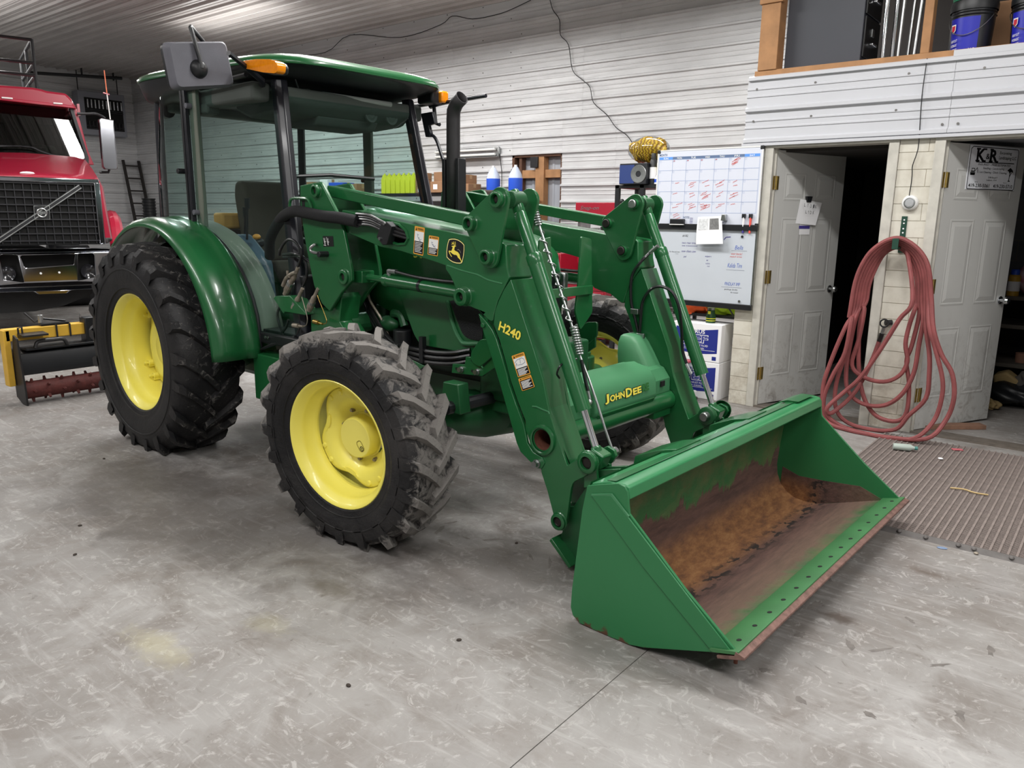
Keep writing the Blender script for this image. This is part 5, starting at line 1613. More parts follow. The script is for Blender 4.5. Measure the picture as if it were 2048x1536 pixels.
vs, fs = roof_rings([(0.0, 2.590, 0.015), (0.5, 2.588, 0.017), (0.82, 2.578, 0.02), (0.93, 2.564, 0.022), (0.98, 2.543, 0.024), (1.0, 2.520, 0.025), (0.996, 2.506, 0.025), (0.97, 2.503, 0.025)])
MB().add(vs, fs).build('roof', GREEN, CB, smooth=True, angle=60)
vs, fs = roof_rings([(0.985, 2.505, 0.022), (0.97, 2.472, 0.0), (0.94, 2.435, -0.03), (0.88, 2.415, -0.04), (0.80, 2.41, -0.04), (0.0, 2.41, -0.04)])
MB().add(vs, fs).build('roof_underside', BLACK, CB, smooth=True, angle=60)
MB().prism(round_poly([(0.45, 2.385), (1.03, 2.385), (1.02, 2.30), (0.93, 2.235), (0.62, 2.22), (0.45, 2.28)], 0.03), -0.52, 0.52).build('overhead_console', CABGREY, CB, bevel=0.02)
MB().prism(round_poly([(0.55, 2.27), (0.95, 2.26), (0.90, 2.185), (0.60, 2.185)], 0.03), -0.22, 0.28).build('console_pod', CABGREY, CB, bevel=0.025)
for y in (0.18, 0.36):
    MB().lathe([(0.055, 0.0), (0.05, 0.012), (0.035, 0.008), (0.02, 0.014), (0.0, 0.01)], 20, (0.985, y, 2.285), 'x').build('air_vent', CABGREY, CB, smooth=True, angle=30)
for s in (-1, 1):
    MB().bb((0.20, s * 0.56, 2.29), (0.95, s * 0.69, 2.40)).build('side_liner', CABGREY, CB, bevel=0.02)
    MB().bb((0.20, s * 0.60, 2.25), (0.40, s * 0.69, 2.40)).build('post_cap', CABGREY, CB, bevel=0.015)
MB().bb((-0.45, -0.55, 2.33), (-0.36, 0.55, 2.40)).build('rear_liner', CABGREY, CB, bevel=0.015)
MB().cyl((1.0, -0.22, 2.37), (1.02, 0.33, 2.365), 0.018, n=12).build('sun_blind', mat('blind_grey', (150, 156, 152), 0.6), CB, smooth=True, angle=40)
im = [(-0.5237,2.3697),(-0.2835,2.3991),(-0.2894,2.286),(-0.5238,2.271)]
MB().prism(round_poly(im, 0.02), 0.955, 0.975, 'x').build('inside_mirror', CABGREY, CB, bevel=0.006)
a_, b_ = [(-0.4209,2.4826),(-0.3669,2.3545)]
MB().cyl((0.98, a_[0], a_[1]), (0.97, b_[0], b_[1]), 0.008, n=8).sphere((0.985, b_[0], b_[1]), 0.012, 10, 6).build('mirror_stem', BLACK, CB, smooth=True, angle=40)

# seat, wheel and controls
MB().prism(round_poly([(-0.12, 1.22), (-0.22, 1.76), (-0.19, 1.86), (-0.10, 1.86), (-0.04, 1.78), (0.02, 1.26)], 0.05), -0.20, 0.20).build('seat_back', mat('seat_brown', (74, 66, 58), 0.85), CB, bevel=0.05, seg=3)
MB().prism(round_poly([(-0.10, 1.12), (-0.08, 1.25), (0.40, 1.29), (0.44, 1.22), (0.40, 1.14)], 0.03), -0.25, 0.25).build('seat_cushion', MATS['seat_brown'], CB, bevel=0.03, seg=3)
MB().bb((-0.05, -0.18, 0.89), (0.33, 0.18, 1.13)).build('seat_base', BLACK, CB, bevel=0.02)
for s in (-1, 1):
    MB().bb((-0.02, s * 0.26, 1.38), (0.30, s * 0.33, 1.44)).build('arm_rest', BLACK, CB, bevel=0.02)
MB().prism([(0.05, 0.9), (0.02, 1.42), (0.30, 1.48), (0.56, 1.30), (0.60, 0.9)], -0.50, -0.36).build('side_console', mat('console_blue_grey', (60, 80, 100), 0.6), CB, bevel=0.03)
MB().tube([(0.95, 0, 0.9), (0.84, 0, 1.30), (0.74, 0, 1.52)], [0.10, 0.08, 0.05], 14).build('steering_column', BLACK, CB, smooth=True)
ax = Vector((-0.5, 0, 0.87)).normalized()
e1 = Vector((0, 1, 0))
e2 = ax.cross(e1)
MB().tube([Vector((0.72, 0, 1.55)) + (e1 * math.cos(2 * PI * k / 28) + e2 * math.sin(2 * PI * k / 28)) * 0.2 for k in range(28)], 0.014, 8, closed=True).build('steering_wheel', BLACK, CB, smooth=True)
MB().tube([Vector((0.72, 0, 1.55)) + e1 * 0.2, (0.73, 0, 1.535), Vector((0.72, 0, 1.55)) - e1 * 0.2], 0.012, 8).build('wheel_spoke', BLACK, CB, smooth=True)
for y, x, h in ((-0.44, 0.36, 0.24), (-0.40, 0.26, 0.18)):
    MB().cyl((x, y, 1.44), (x + 0.03, y, 1.44 + h), 0.008, n=8).cyl((x + 0.03, y, 1.41 + h), (x + 0.032, y, 1.48 + h), 0.016, 0.020, n=10).build('control_lever', BLACK, CB)
MB().sphere((0.47, -0.43, 1.46), (0.035, 0.025, 0.02)).build('orange_knob', mat('knob_orange', (206, 140, 60), 0.5), CB, smooth=True)
MB().bb((-0.36, -0.30, 1.50), (-0.22, 0.1, 1.62)).build('parcel', mat('parcel_orange', (214, 160, 90), 0.7), CB, bevel=0.02)
# wiper across the foot of the windshield
w_ = [(1.1026,-0.52,1.8447),(1.1321,-0.28,1.8638),(1.1886,0.03,1.8507)]
MB().tube([(p[0], p[1], p[2]) for p in w_], 0.012, 8).build('wiper', BLACK, CB, smooth=True)
# amber corner lights
al = [(0.9983,2.4713),(1.0464,2.4845),(1.1817,2.477),(1.3195,2.4605),(1.373,2.4434),(1.3919,2.4214),(1.3803,2.3871),(1.3546,2.3831),(1.2441,2.399),(1.0596,2.439)]
MB().prism(round_poly(al, 0.012, 3), -0.79, -0.735).build('turn_signal', AMBER, CB, bevel=0.012, seg=3)
MB().prism([(x - 0.005, z - 0.004) for x, z in al], -0.737, -0.71).build('signal_housing', BLACK, CB, bevel=0.01)
fa = [(1.0495,0.66,2.5357),(1.1496,0.66,2.4409)]
MB().bb((fa[0][0] - 0.06, 0.60, 2.40), (fa[0][0] + 0.10, 0.72, 2.49)).build('signal_housing', BLACK, CB, bevel=0.015)
MB().bb((fa[0][0] + 0.05, 0.665, 2.405), (fa[0][0] + 0.135, 0.735, 2.485)).build('turn_signal', AMBER, CB, bevel=0.015, seg=3)
for s in (-1, 1):
    MB().lathe([(0.0, -0.05), (0.05, -0.045), (0.06, 0.0), (0.055, 0.05), (0.0, 0.05)], 16, (-0.58, s * 0.50, 2.36), 'x').build('work_lamp', BLACK, CB, smooth=True)
# near mirror: grey back, arm looped over the top
mp_ = [(-1.2117,2.5262),(-0.8512,2.5887),(-0.8134,2.349),(-1.179,2.2866)]
c_ = Vector((sum(p[0] for p in mp_) / 4, sum(p[1] for p in mp_) / 4))
mb = MB()
rings = []
for f, xx in ((0.92, 0.985), (1.0, 0.965), (1.03, 0.935), (1.03, 0.91)):
    rings.append([(xx, *(c_ + (Vector(p) - c_) * f)) for p in round_poly(mp_, 0.035, 5)])
n = len(rings[0])
mb.add([p for r in rings for p in r], [(r * n + k, r * n + (k + 1) % n, r * n + n + (k + 1) % n, r * n + n + k) for r in range(2) for k in range(n)] + [tuple(range(n))])
mb.build('mirror_housing', MIRGREY, CB, smooth=True, angle=50)
mb = MB()
mb.add([p for r in rings[2:] for p in r], [(k, (k + 1) % n, n + (k + 1) % n, n + k) for k in range(n)] + [tuple(n + k for k in range(n))])
mb.build('mirror_rim', BLACK, CB, smooth=True, angle=50)
so = [(-1.0365,2.411),(-1.0409,2.4644),(-1.0692,2.6201),(-1.0546,2.6332),(-0.9538,2.58),(-0.8376,2.5169)]
MB().lathe([(0.052, 0.98), (0.05, 0.992), (0.04, 1.01), (0.025, 1.02), (0.0, 1.022)], 20, (0, so[0][0], so[0][1]), 'x').build('mirror_socket', BLACK, CB, smooth=True, angle=50)
arm_p = [(1.015, *so[0]), (1.01, *so[1]), (0.99, *so[2]), (0.96, *so[3]), (0.90, *so[4]), (0.88, -0.93, 2.52)]
MB().tube([arm_p[0], arm_p[1], arm_p[2], arm_p[3], arm_p[4], arm_p[5]], 0.0125, 10).build('mirror_arm', BLACK, CB, smooth=True, angle=60)
br = [(1.1283,-0.93,2.4942),(1.0647,-0.8,2.4552),(1.0163,-0.66,2.395),(0.9699,-0.63,2.3794)]
MB().tube(br, [0.016, 0.016, 0.02, 0.02], 6).build('mirror_bracket', BLACK_P, CB)
# far mirror bracket and grab rail
b1 = [(1.0032,0.72,2.3995),(1.0551,0.72,2.4088),(1.1063,0.72,2.4081),(1.2268,0.72,2.4149),(1.5595,0.72,2.4223)]
MB().tube(b1, [0.022, 0.022, 0.016, 0.015, 0.013], 8).build('mirror_bracket', BLACK_P, CB, smooth=True)
b2 = [(0.9287,0.72,2.3506),(1.0647,0.72,2.3609),(1.084,0.72,2.2649),(1.0114,0.72,2.2628),(0.9995,0.72,2.1811)]
MB().tube([(1.0396,0.72,2.4034),(1.0583,0.72,2.2734),(1.0994,0.72,2.264)], 0.014, 8).build('mirror_bracket_leg', BLACK_P, CB)
MB().prism([(0.9617,2.3442),(1.0814,2.3489),(1.1109,2.2663),(1.0438,2.2571),(1.0636,2.2016),(1.0528,2.175),(1.0111,2.1773)], 0.66, 0.69).build('mirror_mount', BLACK_P, CB, bevel=0.004)
MB().tube(smooth_path([(1.0427,0.68,2.1926),(1.0839,0.68,2.1767),(1.1192,0.68,2.1308),(1.1639,0.68,2.0337),(1.2185,0.68,1.9298)], 4), 0.012, 8).build('grab_rail', BLACK_P, CB, smooth=True)
# exhaust
EX = [(1.6417,0.32,1.6581),(1.6434,0.32,1.8946),(1.6458,0.32,2.2225),(1.6489,0.32,2.2761),(1.6775,0.32,2.3213),(1.7259,0.32,2.3526)]
MB().tube(EX, [0.043, 0.043, 0.043, 0.043, 0.043, 0.043], 20, caps=False).build('exhaust_pipe', mat('exhaust_black', (40, 38, 40), 0.55, 0.2, 0.25, 14), CB, smooth=True, angle=60, solid=0.004)
e_ = EX[0]
for dx in (-0.075, 0.05):
    MB().bb((e_[0] + dx, 0.29, 1.50), (e_[0] + dx + 0.028, 0.36, 1.98)).build('exhaust_shield', BLACK, CB, bevel=0.003)
MB().bb((e_[0] - 0.075, 0.355, 1.50), (e_[0] + 0.078, 0.36, 1.96)).build('exhaust_shield', BLACK, CB)

# ================================================================== THE RED TRUCK
TK = empty('dump_truck', (-5.0, 0.23, 0), math.radians(-15))
tag(TK, 'red heavy truck with black grille and chrome bumper parked behind the tractor', 'truck')
HOODRED = RED
HO = empty('hood', (0, 0, 0), 0, TK)
secs = []
for x, hw, zt, zb, c in ((0.06, 0.66, 1.975, 1.30, 0.06), (0.0, 0.69, 2.005, 1.28, 0.10), (-0.25, 0.715, 2.06, 1.25, 0.12), (-0.8, 0.745, 2.20, 1.2, 0.13), (-1.35, 0.76, 2.335, 1.2, 0.14)):
    ring = [(x, -hw - 0.03, zb), (x, -hw, (zb + zt) / 2), (x, -hw + 0.015, zt - c), (x, -hw + c * 0.45, zt - c * 0.25), (x, -hw + c * 1.4, zt), (x, 0, zt + 0.02)]
    ring += [(p[0], -p[1], p[2]) for p in ring[-2::-1]]
    secs.append(ring)
mb = MB().grid(secs)
mb.add(secs[0], [tuple(range(11))])
mb.build('hood_shell', RED, HO, smooth=True, angle=50)
for y in (-0.42, 0.0):
    MB().sphere((-0.12, y - 0.10, 2.05), (0.03, 0.08, 0.02), 10, 6).build('marker_lamp', WHITE_P, HO, smooth=True)
GR = empty('grille', (0, 0, 0), 0, TK)
MB().bb((0.03, -0.57, 1.22), (0.065, 0.57, 1.975)).build('grille_back', HOLE, GR)
SLAT = mat('grille_black', (34, 34, 38), 0.4)
for k in range(9):
    z = 1.262 + k * 0.083
    MB().bb((0.06, -0.56, z), (0.095, 0.56, z + 0.014)).build('grille_slat', SLAT, GR)
for k in range(13):
    y = -0.53 + k * 1.06 / 12
    MB().bb((0.055, y - 0.005, 1.235), (0.085, y + 0.005, 1.965)).build('grille_bar', SLAT, GR)
MB().bb((0.04, -0.62, 1.945), (0.115, 0.62, 1.998)).build('chrome_surround', TCHROME, GR, bevel=0.012)
for s in (-1, 1):
    MB().bb((0.04, s * 0.555, 1.225), (0.115, s * 0.625, 1.96)).build('chrome_surround', TCHROME, GR, bevel=0.012)
p0, p1 = [(-0.3101,1.3962),(0.4099,1.9082)]
d = Vector((0, p1[0] - p0[0], p1[1] - p0[1])).normalized()
q = Vector((0, -d.z, d.y))
for o_ in (0.019, -0.019):
    a = Vector((0.11, p0[0], p0[1])) - d * 0.25 + q * o_
    b = Vector((0.11, p1[0], p1[1])) + q * o_
    MB().tube([a, b], 0.011, 6).build('grille_diagonal', STEEL, GR)
MB().tube([Vector((0.104, p0[0], p0[1])) - d * 0.25, Vector((0.104, p1[0], p1[1]))], 0.016, 6).build('grille_diagonal', SLAT, GR)
em = [(-0.0937,1.6714),(0.0644,1.674),(0.0536,1.5185),(-0.1002,1.5153)]
MB().prism(em, 0.105, 0.118, 'x').build('emblem_plate', BLACK, GR)
MB().tube([(0.12, *p) for p in em], 0.006, 6, closed=True).build('emblem_frame', STEEL, GR)
ec = (sum(p[0] for p in em) / 4, sum(p[1] for p in em) / 4)
MB().tube([(0.124, ec[0] + 0.048 * math.cos(2 * PI * k / 24), ec[1] + 0.048 * math.sin(2 * PI * k / 24)) for k in range(24)], 0.008, 6, closed=True).build('emblem_ring', STEEL, GR, smooth=True)
MB().prism([(ec[0] - 0.05, ec[1] - 0.014), (ec[0] + 0.05, ec[1] - 0.014), (ec[0] + 0.05, ec[1] + 0.014), (ec[0] - 0.05, ec[1] + 0.014)], 0.118, 0.126, 'x').build('emblem_bar', STEEL, GR)
text('emblem_name', 'VOLVO', DECAL_K, GR, (0.1265, ec[0] - 0.042, ec[1] - 0.009), (0, 1, 0), (0, 0, 1), 0.084, 0.018)
# bumper with its three openings
BM = empty('bumper', (0, 0, 0), 0, TK)
out_ = [(-1.12, 0.98), (-1.05, 1.14), (-0.5, 1.185), (0, 1.188), (0.5, 1.185), (1.05, 1.14), (1.12, 0.98), (1.05, 0.74), (0.6, 0.70), (0.17, 0.695), (0.13, 0.66), (-0.17, 0.66), (-0.21, 0.695), (-0.6, 0.70), (-1.05, 0.74)]
h1 = [(-0.2995,1.0972),(-0.2804,1.1131),(0.2419,1.1193),(0.2541,1.1065),(0.23,0.9973),(-0.2498,0.9693),(-0.2727,0.9863)]
h2 = [(0.2857,1.1058),(0.2986,1.1225),(0.4399,1.1283),(0.459,1.1024),(0.4489,0.8539),(0.4358,0.8371),(0.2525,0.8012)]
cy0 = -0.02
h3 = [(2 * cy0 - p[0], p[1]) for p in h2[::-1]]
h1 = h1[::-1]
h2 = h2[::-1]
tmp = MB()
prism_holes(tmp, out_[::-1], [h1, h2, h3], 0.0, 0.07)
tmp.v = [(0.30 + (0.07 - y) - 0.07 - 0.10 * abs(x) ** 2.2, x, z) for x, y, z in tmp.v]
tmp.build('bumper_shell', TCHROME, BM, bevel=0.012)
MB().bb((0.02, -0.9, 0.72), (0.12, 0.9, 1.15)).build('bumper_recess', HOLE, BM)  # black slab giving the bumper openings their dark by colour
for c in (0.40, -0.44):
    MB().lathe([(0.0, 0.13), (0.05, 0.135), (0.085, 0.16), (0.09, 0.15)], 20, (0, c, 0.90), 'x').build('fog_lamp', mat('lamp_dark', (50, 50, 54), 0.2, coat=0.6), BM, smooth=True)
for p in [(-0.1176,0.9031),(0.0708,0.9069)]:
    MB().cyl((0.29, *p), (0.312, *p), 0.012, n=10).build('plate_bolt', WHITE_P, BM)
MB().prism([(-0.7479,0.5965),(-0.5584,0.4354),(-0.199,0.438),(0.1054,0.4889),(0.3055,0.5654),(0.4284,0.6209),(0.4333,0.6737),(-0.7339,0.7191)], -0.5, 0.05, 'x').build('belly_guard', mat('under_black', (12, 12, 13), 0.7), TK)
# cab shell
TC = empty('cab', (0, 0, 0), 0, TK)
ws = [(-0.6119,2.3306),(-0.3727,2.3497),(0.1678,2.3671),(0.389,2.3288),(0.6402,2.2945),(0.6997,2.3256),(0.6976,2.4023),(0.5819,2.9484),(0.5561,2.9772),(-0.1967,2.995),(-0.5369,2.9814)]
tri = tessellate_polygon([[Vector((-1.40 - 0.18 * (z - 2.3) / 0.7, y, z)) for y, z in ws]])
MB().add([(-1.40 - 0.18 * (z - 2.3) / 0.7, y, z) for y, z in ws], [tuple(t) for t in tri]).build('windshield', WGLASS, TC)
ap = [(0.6069,2.9691),(0.6515,2.9543),(0.7559,2.4567),(0.8022,2.2533),(0.7316,2.2629),(0.6997,2.3256),(0.6976,2.4023),(0.5819,2.9484)]
MB().prism([(0.5603,2.9956),(0.6165,2.9844),(0.7478,2.3419),(0.7124,2.2823),(0.6413,2.2788),(0.7025,2.3268),(0.7003,2.4036),(0.5845,2.9505)], -1.50, -1.40, 'x').build('windshield_seal', BLACK, TC)
MB().prism([(0.6141,2.9809),(0.6712,2.9733),(0.7594,2.4214),(0.8144,2.2431),(0.7362,2.2396),(0.7461,2.3434)], -1.65, -1.45, 'x').build('front_pillar', RED, TC, bevel=0.01)
MB().prism([(-0.6105,2.3377),(0.392,2.3363),(0.6547,2.2962),(0.7478,2.3419),(0.7392,2.2513),(-0.6278,2.1878)], -1.5, -1.38, 'x').build('cowl', BLACK, TC)
vs_ = [(-0.5147,3.1629),(-0.1723,3.192),(0.1925,3.1991),(0.2902,3.187),(0.3441,3.1717),(0.5688,3.1628),(0.6309,3.0944),(0.677,2.9738),(0.5956,2.9694),(-0.1938,2.997),(-0.5364,2.9752)]
MB().prism(vs_, -3.2, -1.50, 'x').build('roof', RED, TC, bevel=0.03)
vb = [(-0.5364,2.9968),(-0.196,3.0251),(0.6089,2.9928),(0.6632,2.9603),(0.5827,2.9584),(-0.2003,2.9858),(-0.5401,2.9642)]
MB().prism(vb, -1.55, -1.33, 'x').build('sun_visor', RED, TC, bevel=0.01)
for p in [(-0.1822,3.0183),(-0.0615,3.0177)], [(0.3874,3.0031),(0.4938,3.0016)]:
    MB().box((-1.325, (p[0][0] + p[1][0]) / 2, (p[0][1] + p[1][1]) / 2), (0.02, p[1][0] - p[0][0], 0.018)).build('visor_lamp', WHITE_P, TC, bevel=0.004)
TIN = mat('truck_interior', (38, 38, 38), 0.8)
yR = 0.70
for a, b in (((-2.95, -1.15, 1.3), (-2.9, -0.42, 3.0)), ((-2.95, -0.08, 1.3), (-2.9, 0.36, 3.0)), ((-2.95, 0.62, 1.3), (-2.9, yR, 3.0)), ((-2.95, -1.15, 1.3), (-2.9, yR, 2.42)), ((-2.95, -1.15, 2.86), (-2.9, yR, 3.0))):
    MB().bb(a, b).build('cab_back', TIN, TC)
MB().bb((-2.9, -1.15, 1.3), (-1.5, yR, 1.34)).build('cab_floor', TIN, TC)
MB().bb((-2.9, yR, 1.3), (-1.62, yR + 0.03, 2.30)).build('door', RED, TC, bevel=0.01)
MB().bb((-2.9, yR, 2.9), (-1.6, yR + 0.03, 3.05)).build('door_top', RED, TC)
MB().bb((-2.9, yR, 2.3), (-2.7, yR + 0.03, 2.95)).build('rear_pillar', RED, TC)
MB().bb((-1.9, -1.1, 2.2), (-1.5, yR - 0.02, 2.34)).build('dashboard', TIN, TC, bevel=0.03)
for y in (-0.55, 0.28):
    MB().bb((-2.7, y - 0.22, 1.7), (-2.5, y + 0.22, 2.55)).build('seat_back', TIN, TC, bevel=0.06)
MB().prism([(0.6122,2.9325),(0.6275,2.9338),(0.7133,2.4144),(0.7058,2.336),(0.6644,2.3404)], -1.62, -1.58, 'x').build('pillar_trim', mat('pale_trim', (84, 86, 84), 0.7), TC)
for path in ([(-1.36,-0.261,2.4295),(-1.36,0.0611,2.4328),(-1.36,0.1882,2.3845),(-1.36,0.3731,2.3259)], [(-1.36,-0.2621,2.4199),(-1.36,-0.0687,2.4361),(-1.36,0.0935,2.4285)]):
    MB().tube(smooth_path(path, 4), 0.010, 6).build('wiper', BLACK, TC, smooth=True)
# driver-side mirror
MI = empty('mirror', (0, 0, 0), 0, TK)
mo = [(0.894,2.8351),(0.9309,2.8505),(1.0727,2.8364),(1.0702,2.2006),(1.0503,2.1829),(0.905,2.1806),(0.8839,2.2119)]
MB().prism(mo, -1.33, -1.22, 'x').build('mirror_shell', TCHROME, MI, bevel=0.05, seg=4)
MB().tube(smooth_path([(-1.4,0.6635,2.8991),(-1.4,0.7929,2.9097),(-1.4,0.8881,2.9175),(-1.4,0.9572,2.8914),(-1.4,0.9966,2.8627)], 4), 0.018, 8).tube([(-1.4,0.8643,2.1457),(-1.4,0.974,2.1501),(-1.4,0.9978,2.2101)], 0.018, 8).build('mirror_arm', BLACK, MI, smooth=True)
# whip antenna on the mirror
an = [(-1.4,1.0617,2.8486),(-1.4,1.0506,3.1909)], [(-1.4,1.0506,3.1909),(-1.4,1.0427,3.3662)], [(-1.4,1.0476,3.5093),(-1.4,1.0431,3.2647)]
MB().tube(an[0], 0.008, 6).build('antenna', WHITE_P, MI)
MB().tube([an[0][1], (-1.4, *(1.044,3.4902))], 0.007, 6).build('antenna_mast', mat('antenna_orange', (226, 120, 84), 0.5), MI)
t_ = [(-1.4,1.0034,3.199),(-1.4,1.0797,3.1811)]
MB().tube(t_, 0.012, 6).build('antenna_flag', RED, MI)
# tubular rack over the cab
RK = empty('roof_rack', (0, 0, 0), 0, TK)
for z in (3.945, 3.64, 3.475):
    MB().cyl((-2.4, -1.0, z), (-2.4, 0.33, z), 0.022, n=8).build('rack_rail', BLACK, RK)
    MB().cyl((-2.4, 0.33, z), (-4.2, 0.33, z), 0.022, n=8).build('rack_rail', BLACK, RK)
for x, y in ((-2.4, 0.33), (-3.3, 0.33), (-4.2, 0.33), (-2.4, -1.0)):
    MB().cyl((x, y, 3.15), (x, y, 3.95), 0.022, n=8).build('rack_post', BLACK, RK)
MB().bb((-6.4, -1.15, 1.2), (-3.2, 0.68, 3.2)).build('dump_body', mat('dump_body_black', (24, 24, 26), 0.6), TK, bevel=0.02)
# front wheels, fender lip
for s in (-1, 1):
    MB().lathe([(0.28, s * 0.74), (0.50, s * 0.74), (0.53, s * 0.78), (0.53, s * 0.98), (0.50, s * 1.02), (0.30, s * 1.02), (0.25, s * 0.95), (0.0, s * 0.95)], 32, (-1.1, 0, 0.53), 'y').build('front_wheel', TYRE_R if False else BLACK, TK, smooth=True, angle=40)
    MB().tube(smooth_path([(-0.55, s * 0.86, 1.18), (-0.7, s * 0.88, 1.42), (-1.0, s * 0.9, 1.54), (-1.3, s * 0.9, 1.52), (-1.6, s * 0.88, 1.35)]), [0.09] * 25, 10).build('fender', RED, TK, smooth=True)
for x in (-4.6, -5.8):
    for s in (-1, 1):
        MB().lathe([(0.28, s * 0.55), (0.52, s * 0.55), (0.52, s * 1.05), (0.28, s * 1.05), (0.0, s * 0.9)], 24, (x, 0, 0.52), 'y').build('rear_wheel', BLACK, TK, smooth=True, angle=40)
MB().bb((-6.4, -0.42, 0.55), (-0.1, 0.42, 1.0)).build('frame_rail', mat('under_black', (12, 12, 13), 0.7), TK)

# ================================================================== ROTARY SOIL RAKE behind the tractor
RA = empty('power_rake', (-2.15, -0.3, 0))
tag(RA, 'yellow and black soil rake with a rusty spiked roller standing behind the rear tyre', 'rake')
def L(p): return (p[0] + 2.15, p[1] + 0.3, p[2])
MB().bb(L((-2.21, -1.24, 0.535)), L((-2.10, 0.9, 0.636))).build('beam', ATTY, RA, bevel=0.006)
MB().bb(L((-2.20, -1.255, 0.15)), L((-2.10, -1.205, 0.63))).build('end_leg', ATTY, RA, bevel=0.005)
pl_ = [(-2.06, 0.594), (-1.98, 0.57), (-1.97, 0.45), (-1.93, 0.12), (-1.93, 0.0), (-2.02, 0.0), (-2.14, 0.05), (-2.15, 0.33)]
for y in (-1.20, 0.85):
    MB().prism([(x + 2.15, z) for x, z in pl_], y + 0.3, y + 0.315).build('end_plate', mat('plate_black', (34, 33, 34), 0.45, 0, 0.3, 10), RA, bevel=0.003)
ro = MB().cyl(L((-2.03, -1.18, 0.115)), L((-2.03, 0.85, 0.115)), 0.075, n=20)
ro.build('roller', REDRUST, RA, smooth=True, angle=40)
for i in range(17):
    for j in range(5):
        a = 2 * PI * j / 5 + i * 0.55
        y = -1.12 + i * 0.118
        c = Vector((-2.03 + 0.07 * math.cos(a), y, 0.115 + 0.07 * math.sin(a)))
        e = Vector((-2.03 + 0.106 * math.cos(a), y, 0.115 + 0.106 * math.sin(a)))
        MB().cyl(L(c), L(e), 0.016, 0.010, n=5).build('roller_tooth', REDRUST, RA)
MB().prism([(2.15 - 2.20, 0.27), (2.15 - 1.99, 0.25), (2.15 - 1.985, 0.30), (2.15 - 2.05, 0.43), (2.15 - 2.2, 0.46)], -0.88, 1.12).build('roller_hood', BLACK, RA, bevel=0.006)
MB().bb(L((-2.2, -1.12, 0.45)), L((-2.03, 0.85, 0.47))).build('hood_top', BLACK, RA, bevel=0.004)
MB().bb(L((-2.19, -0.61, 0.44)), L((-2.07, -0.515, 0.685))).build('hitch_post', BLACK, RA, bevel=0.008)
MB().cyl(L((-2.13, -0.62, 0.685)), L((-2.13, -0.62, 0.72)), 0.008, n=8).build('hitch_pin', STEEL, RA)
for y in (-0.84, -0.73):
    MB().tube([L(p) for p in [(-2.095, y, 0.53), (-2.095, y, 0.642), (-2.215, y, 0.642), (-2.215, y, 0.53)]], 0.008, 6).build('u_bolt', BLACK, RA)
MB().bb(L((-2.2, -0.95, 0.64)), L((-2.12, -0.72, 0.655))).build('clamp_plate', BLACK, RA)
MB().tube([L(p) for p in [(-2.18, -0.73, 0.66), (-2.18, -0.93, 0.70), (-2.2, -0.97, 0.665), (-2.22, -1.04, 0.755)]], 0.009, 6).build('swing_arm', BLACK, RA)
MB().cyl(L((-2.18, -0.93, 0.66)), L((-2.18, -0.93, 0.73)), 0.022, n=10).build('pivot_nut', STEEL, RA, bevel=0.003)
MB().tube([L(p) for p in [(-2.04, -1.16, 0.60), (-2.04, -1.16, 0.65), (-2.04, -1.13, 0.655), (-2.04, -1.13, 0.60)]], 0.008, 6).build('lift_eye', BLACK, RA)
MB().prism([(2.15 - 2.1, 0.56), (2.15 - 1.98, 0.575), (2.15 - 1.98, 0.59), (2.15 - 2.1, 0.60)], -0.85, -0.65).build('deflector', mat('plate_black', (34, 33, 34)), RA)
MB().tube(smooth_path([L(p) for p in [(-2.03, -1.05, 0.47), (-2.03, -1.02, 0.52), (-2.03, -0.9, 0.525), (-2.03, -0.82, 0.52), (-2.03, -0.79, 0.47)]]), 0.016, 8).build('hand_loop', mat('plate_black', (34, 33, 34)), RA, smooth=True)

# ================================================================== FAR LEFT CORNER
HT = empty('unit_heater', (-14.25, 5.2, 3.85), 0)
tag(HT, 'grey louvred unit heater hung in the far left corner', 'heater')
HG = mat('heater_grey', (140, 142, 150), 0.5)
MB().bb((-0.3, -0.53, -0.48), (0.0, 0.53, 0.48)).build('case', HG, HT, bevel=0.01)
MB().bb((0.0, -0.40, -0.36), (0.012, 0.46, 0.34)).build('opening', HOLE, HT)  # black sheet on the case, shade of the opening put into its colour
for z0 in (-0.32, 0.06):
    for k in range(10):
        y = -0.36 + k * 0.085
        MB().bb((0.01, y, z0 + (0.05 if z0 > 0 else 0)), (0.05, y + 0.03, z0 + (0.24 if z0 > 0 else 0.14))).build('louvre', CHROME if z0 > 0 else BLACK, HT, bevel=0.004)
    for dz in (-0.03, 0.02 if z0 < 0 else 0.01):
        MB().bb((0.01, -0.40, z0 + dz), (0.03, 0.46, z0 + dz + 0.02)).build('louvre_blade', BLACK, HT)
for y in (-0.45, 0.45):
    MB().cyl((-0.15, y, 0.48), (-0.15, y, 0.93), 0.012, n=6).build('hanger', BLACK, HT)
LD = empty('ladder', (-14.35, 5.85, 0), 0)
tag(LD, 'dark wooden ladder leaning in the far left corner', 'ladder')
DW = mat('ladder_wood', (44, 40, 38), 0.8)
for y0, y1 in ((-0.22, -0.18), (0.16, 0.20)):
    MB().prism([(0.55, 0.0), (0.65, 0.0), (-0.05, 2.85), (-0.13, 2.85)], y0, y1).build('rail', DW, LD)
for k in range(9):
    z = 0.3 + k * 0.3
    x = 0.6 - 0.69 * z / 2.85
    MB().bb((x - 0.04, -0.18, z), (x + 0.03, 0.16, z + 0.035)).build('rung', DW, LD)
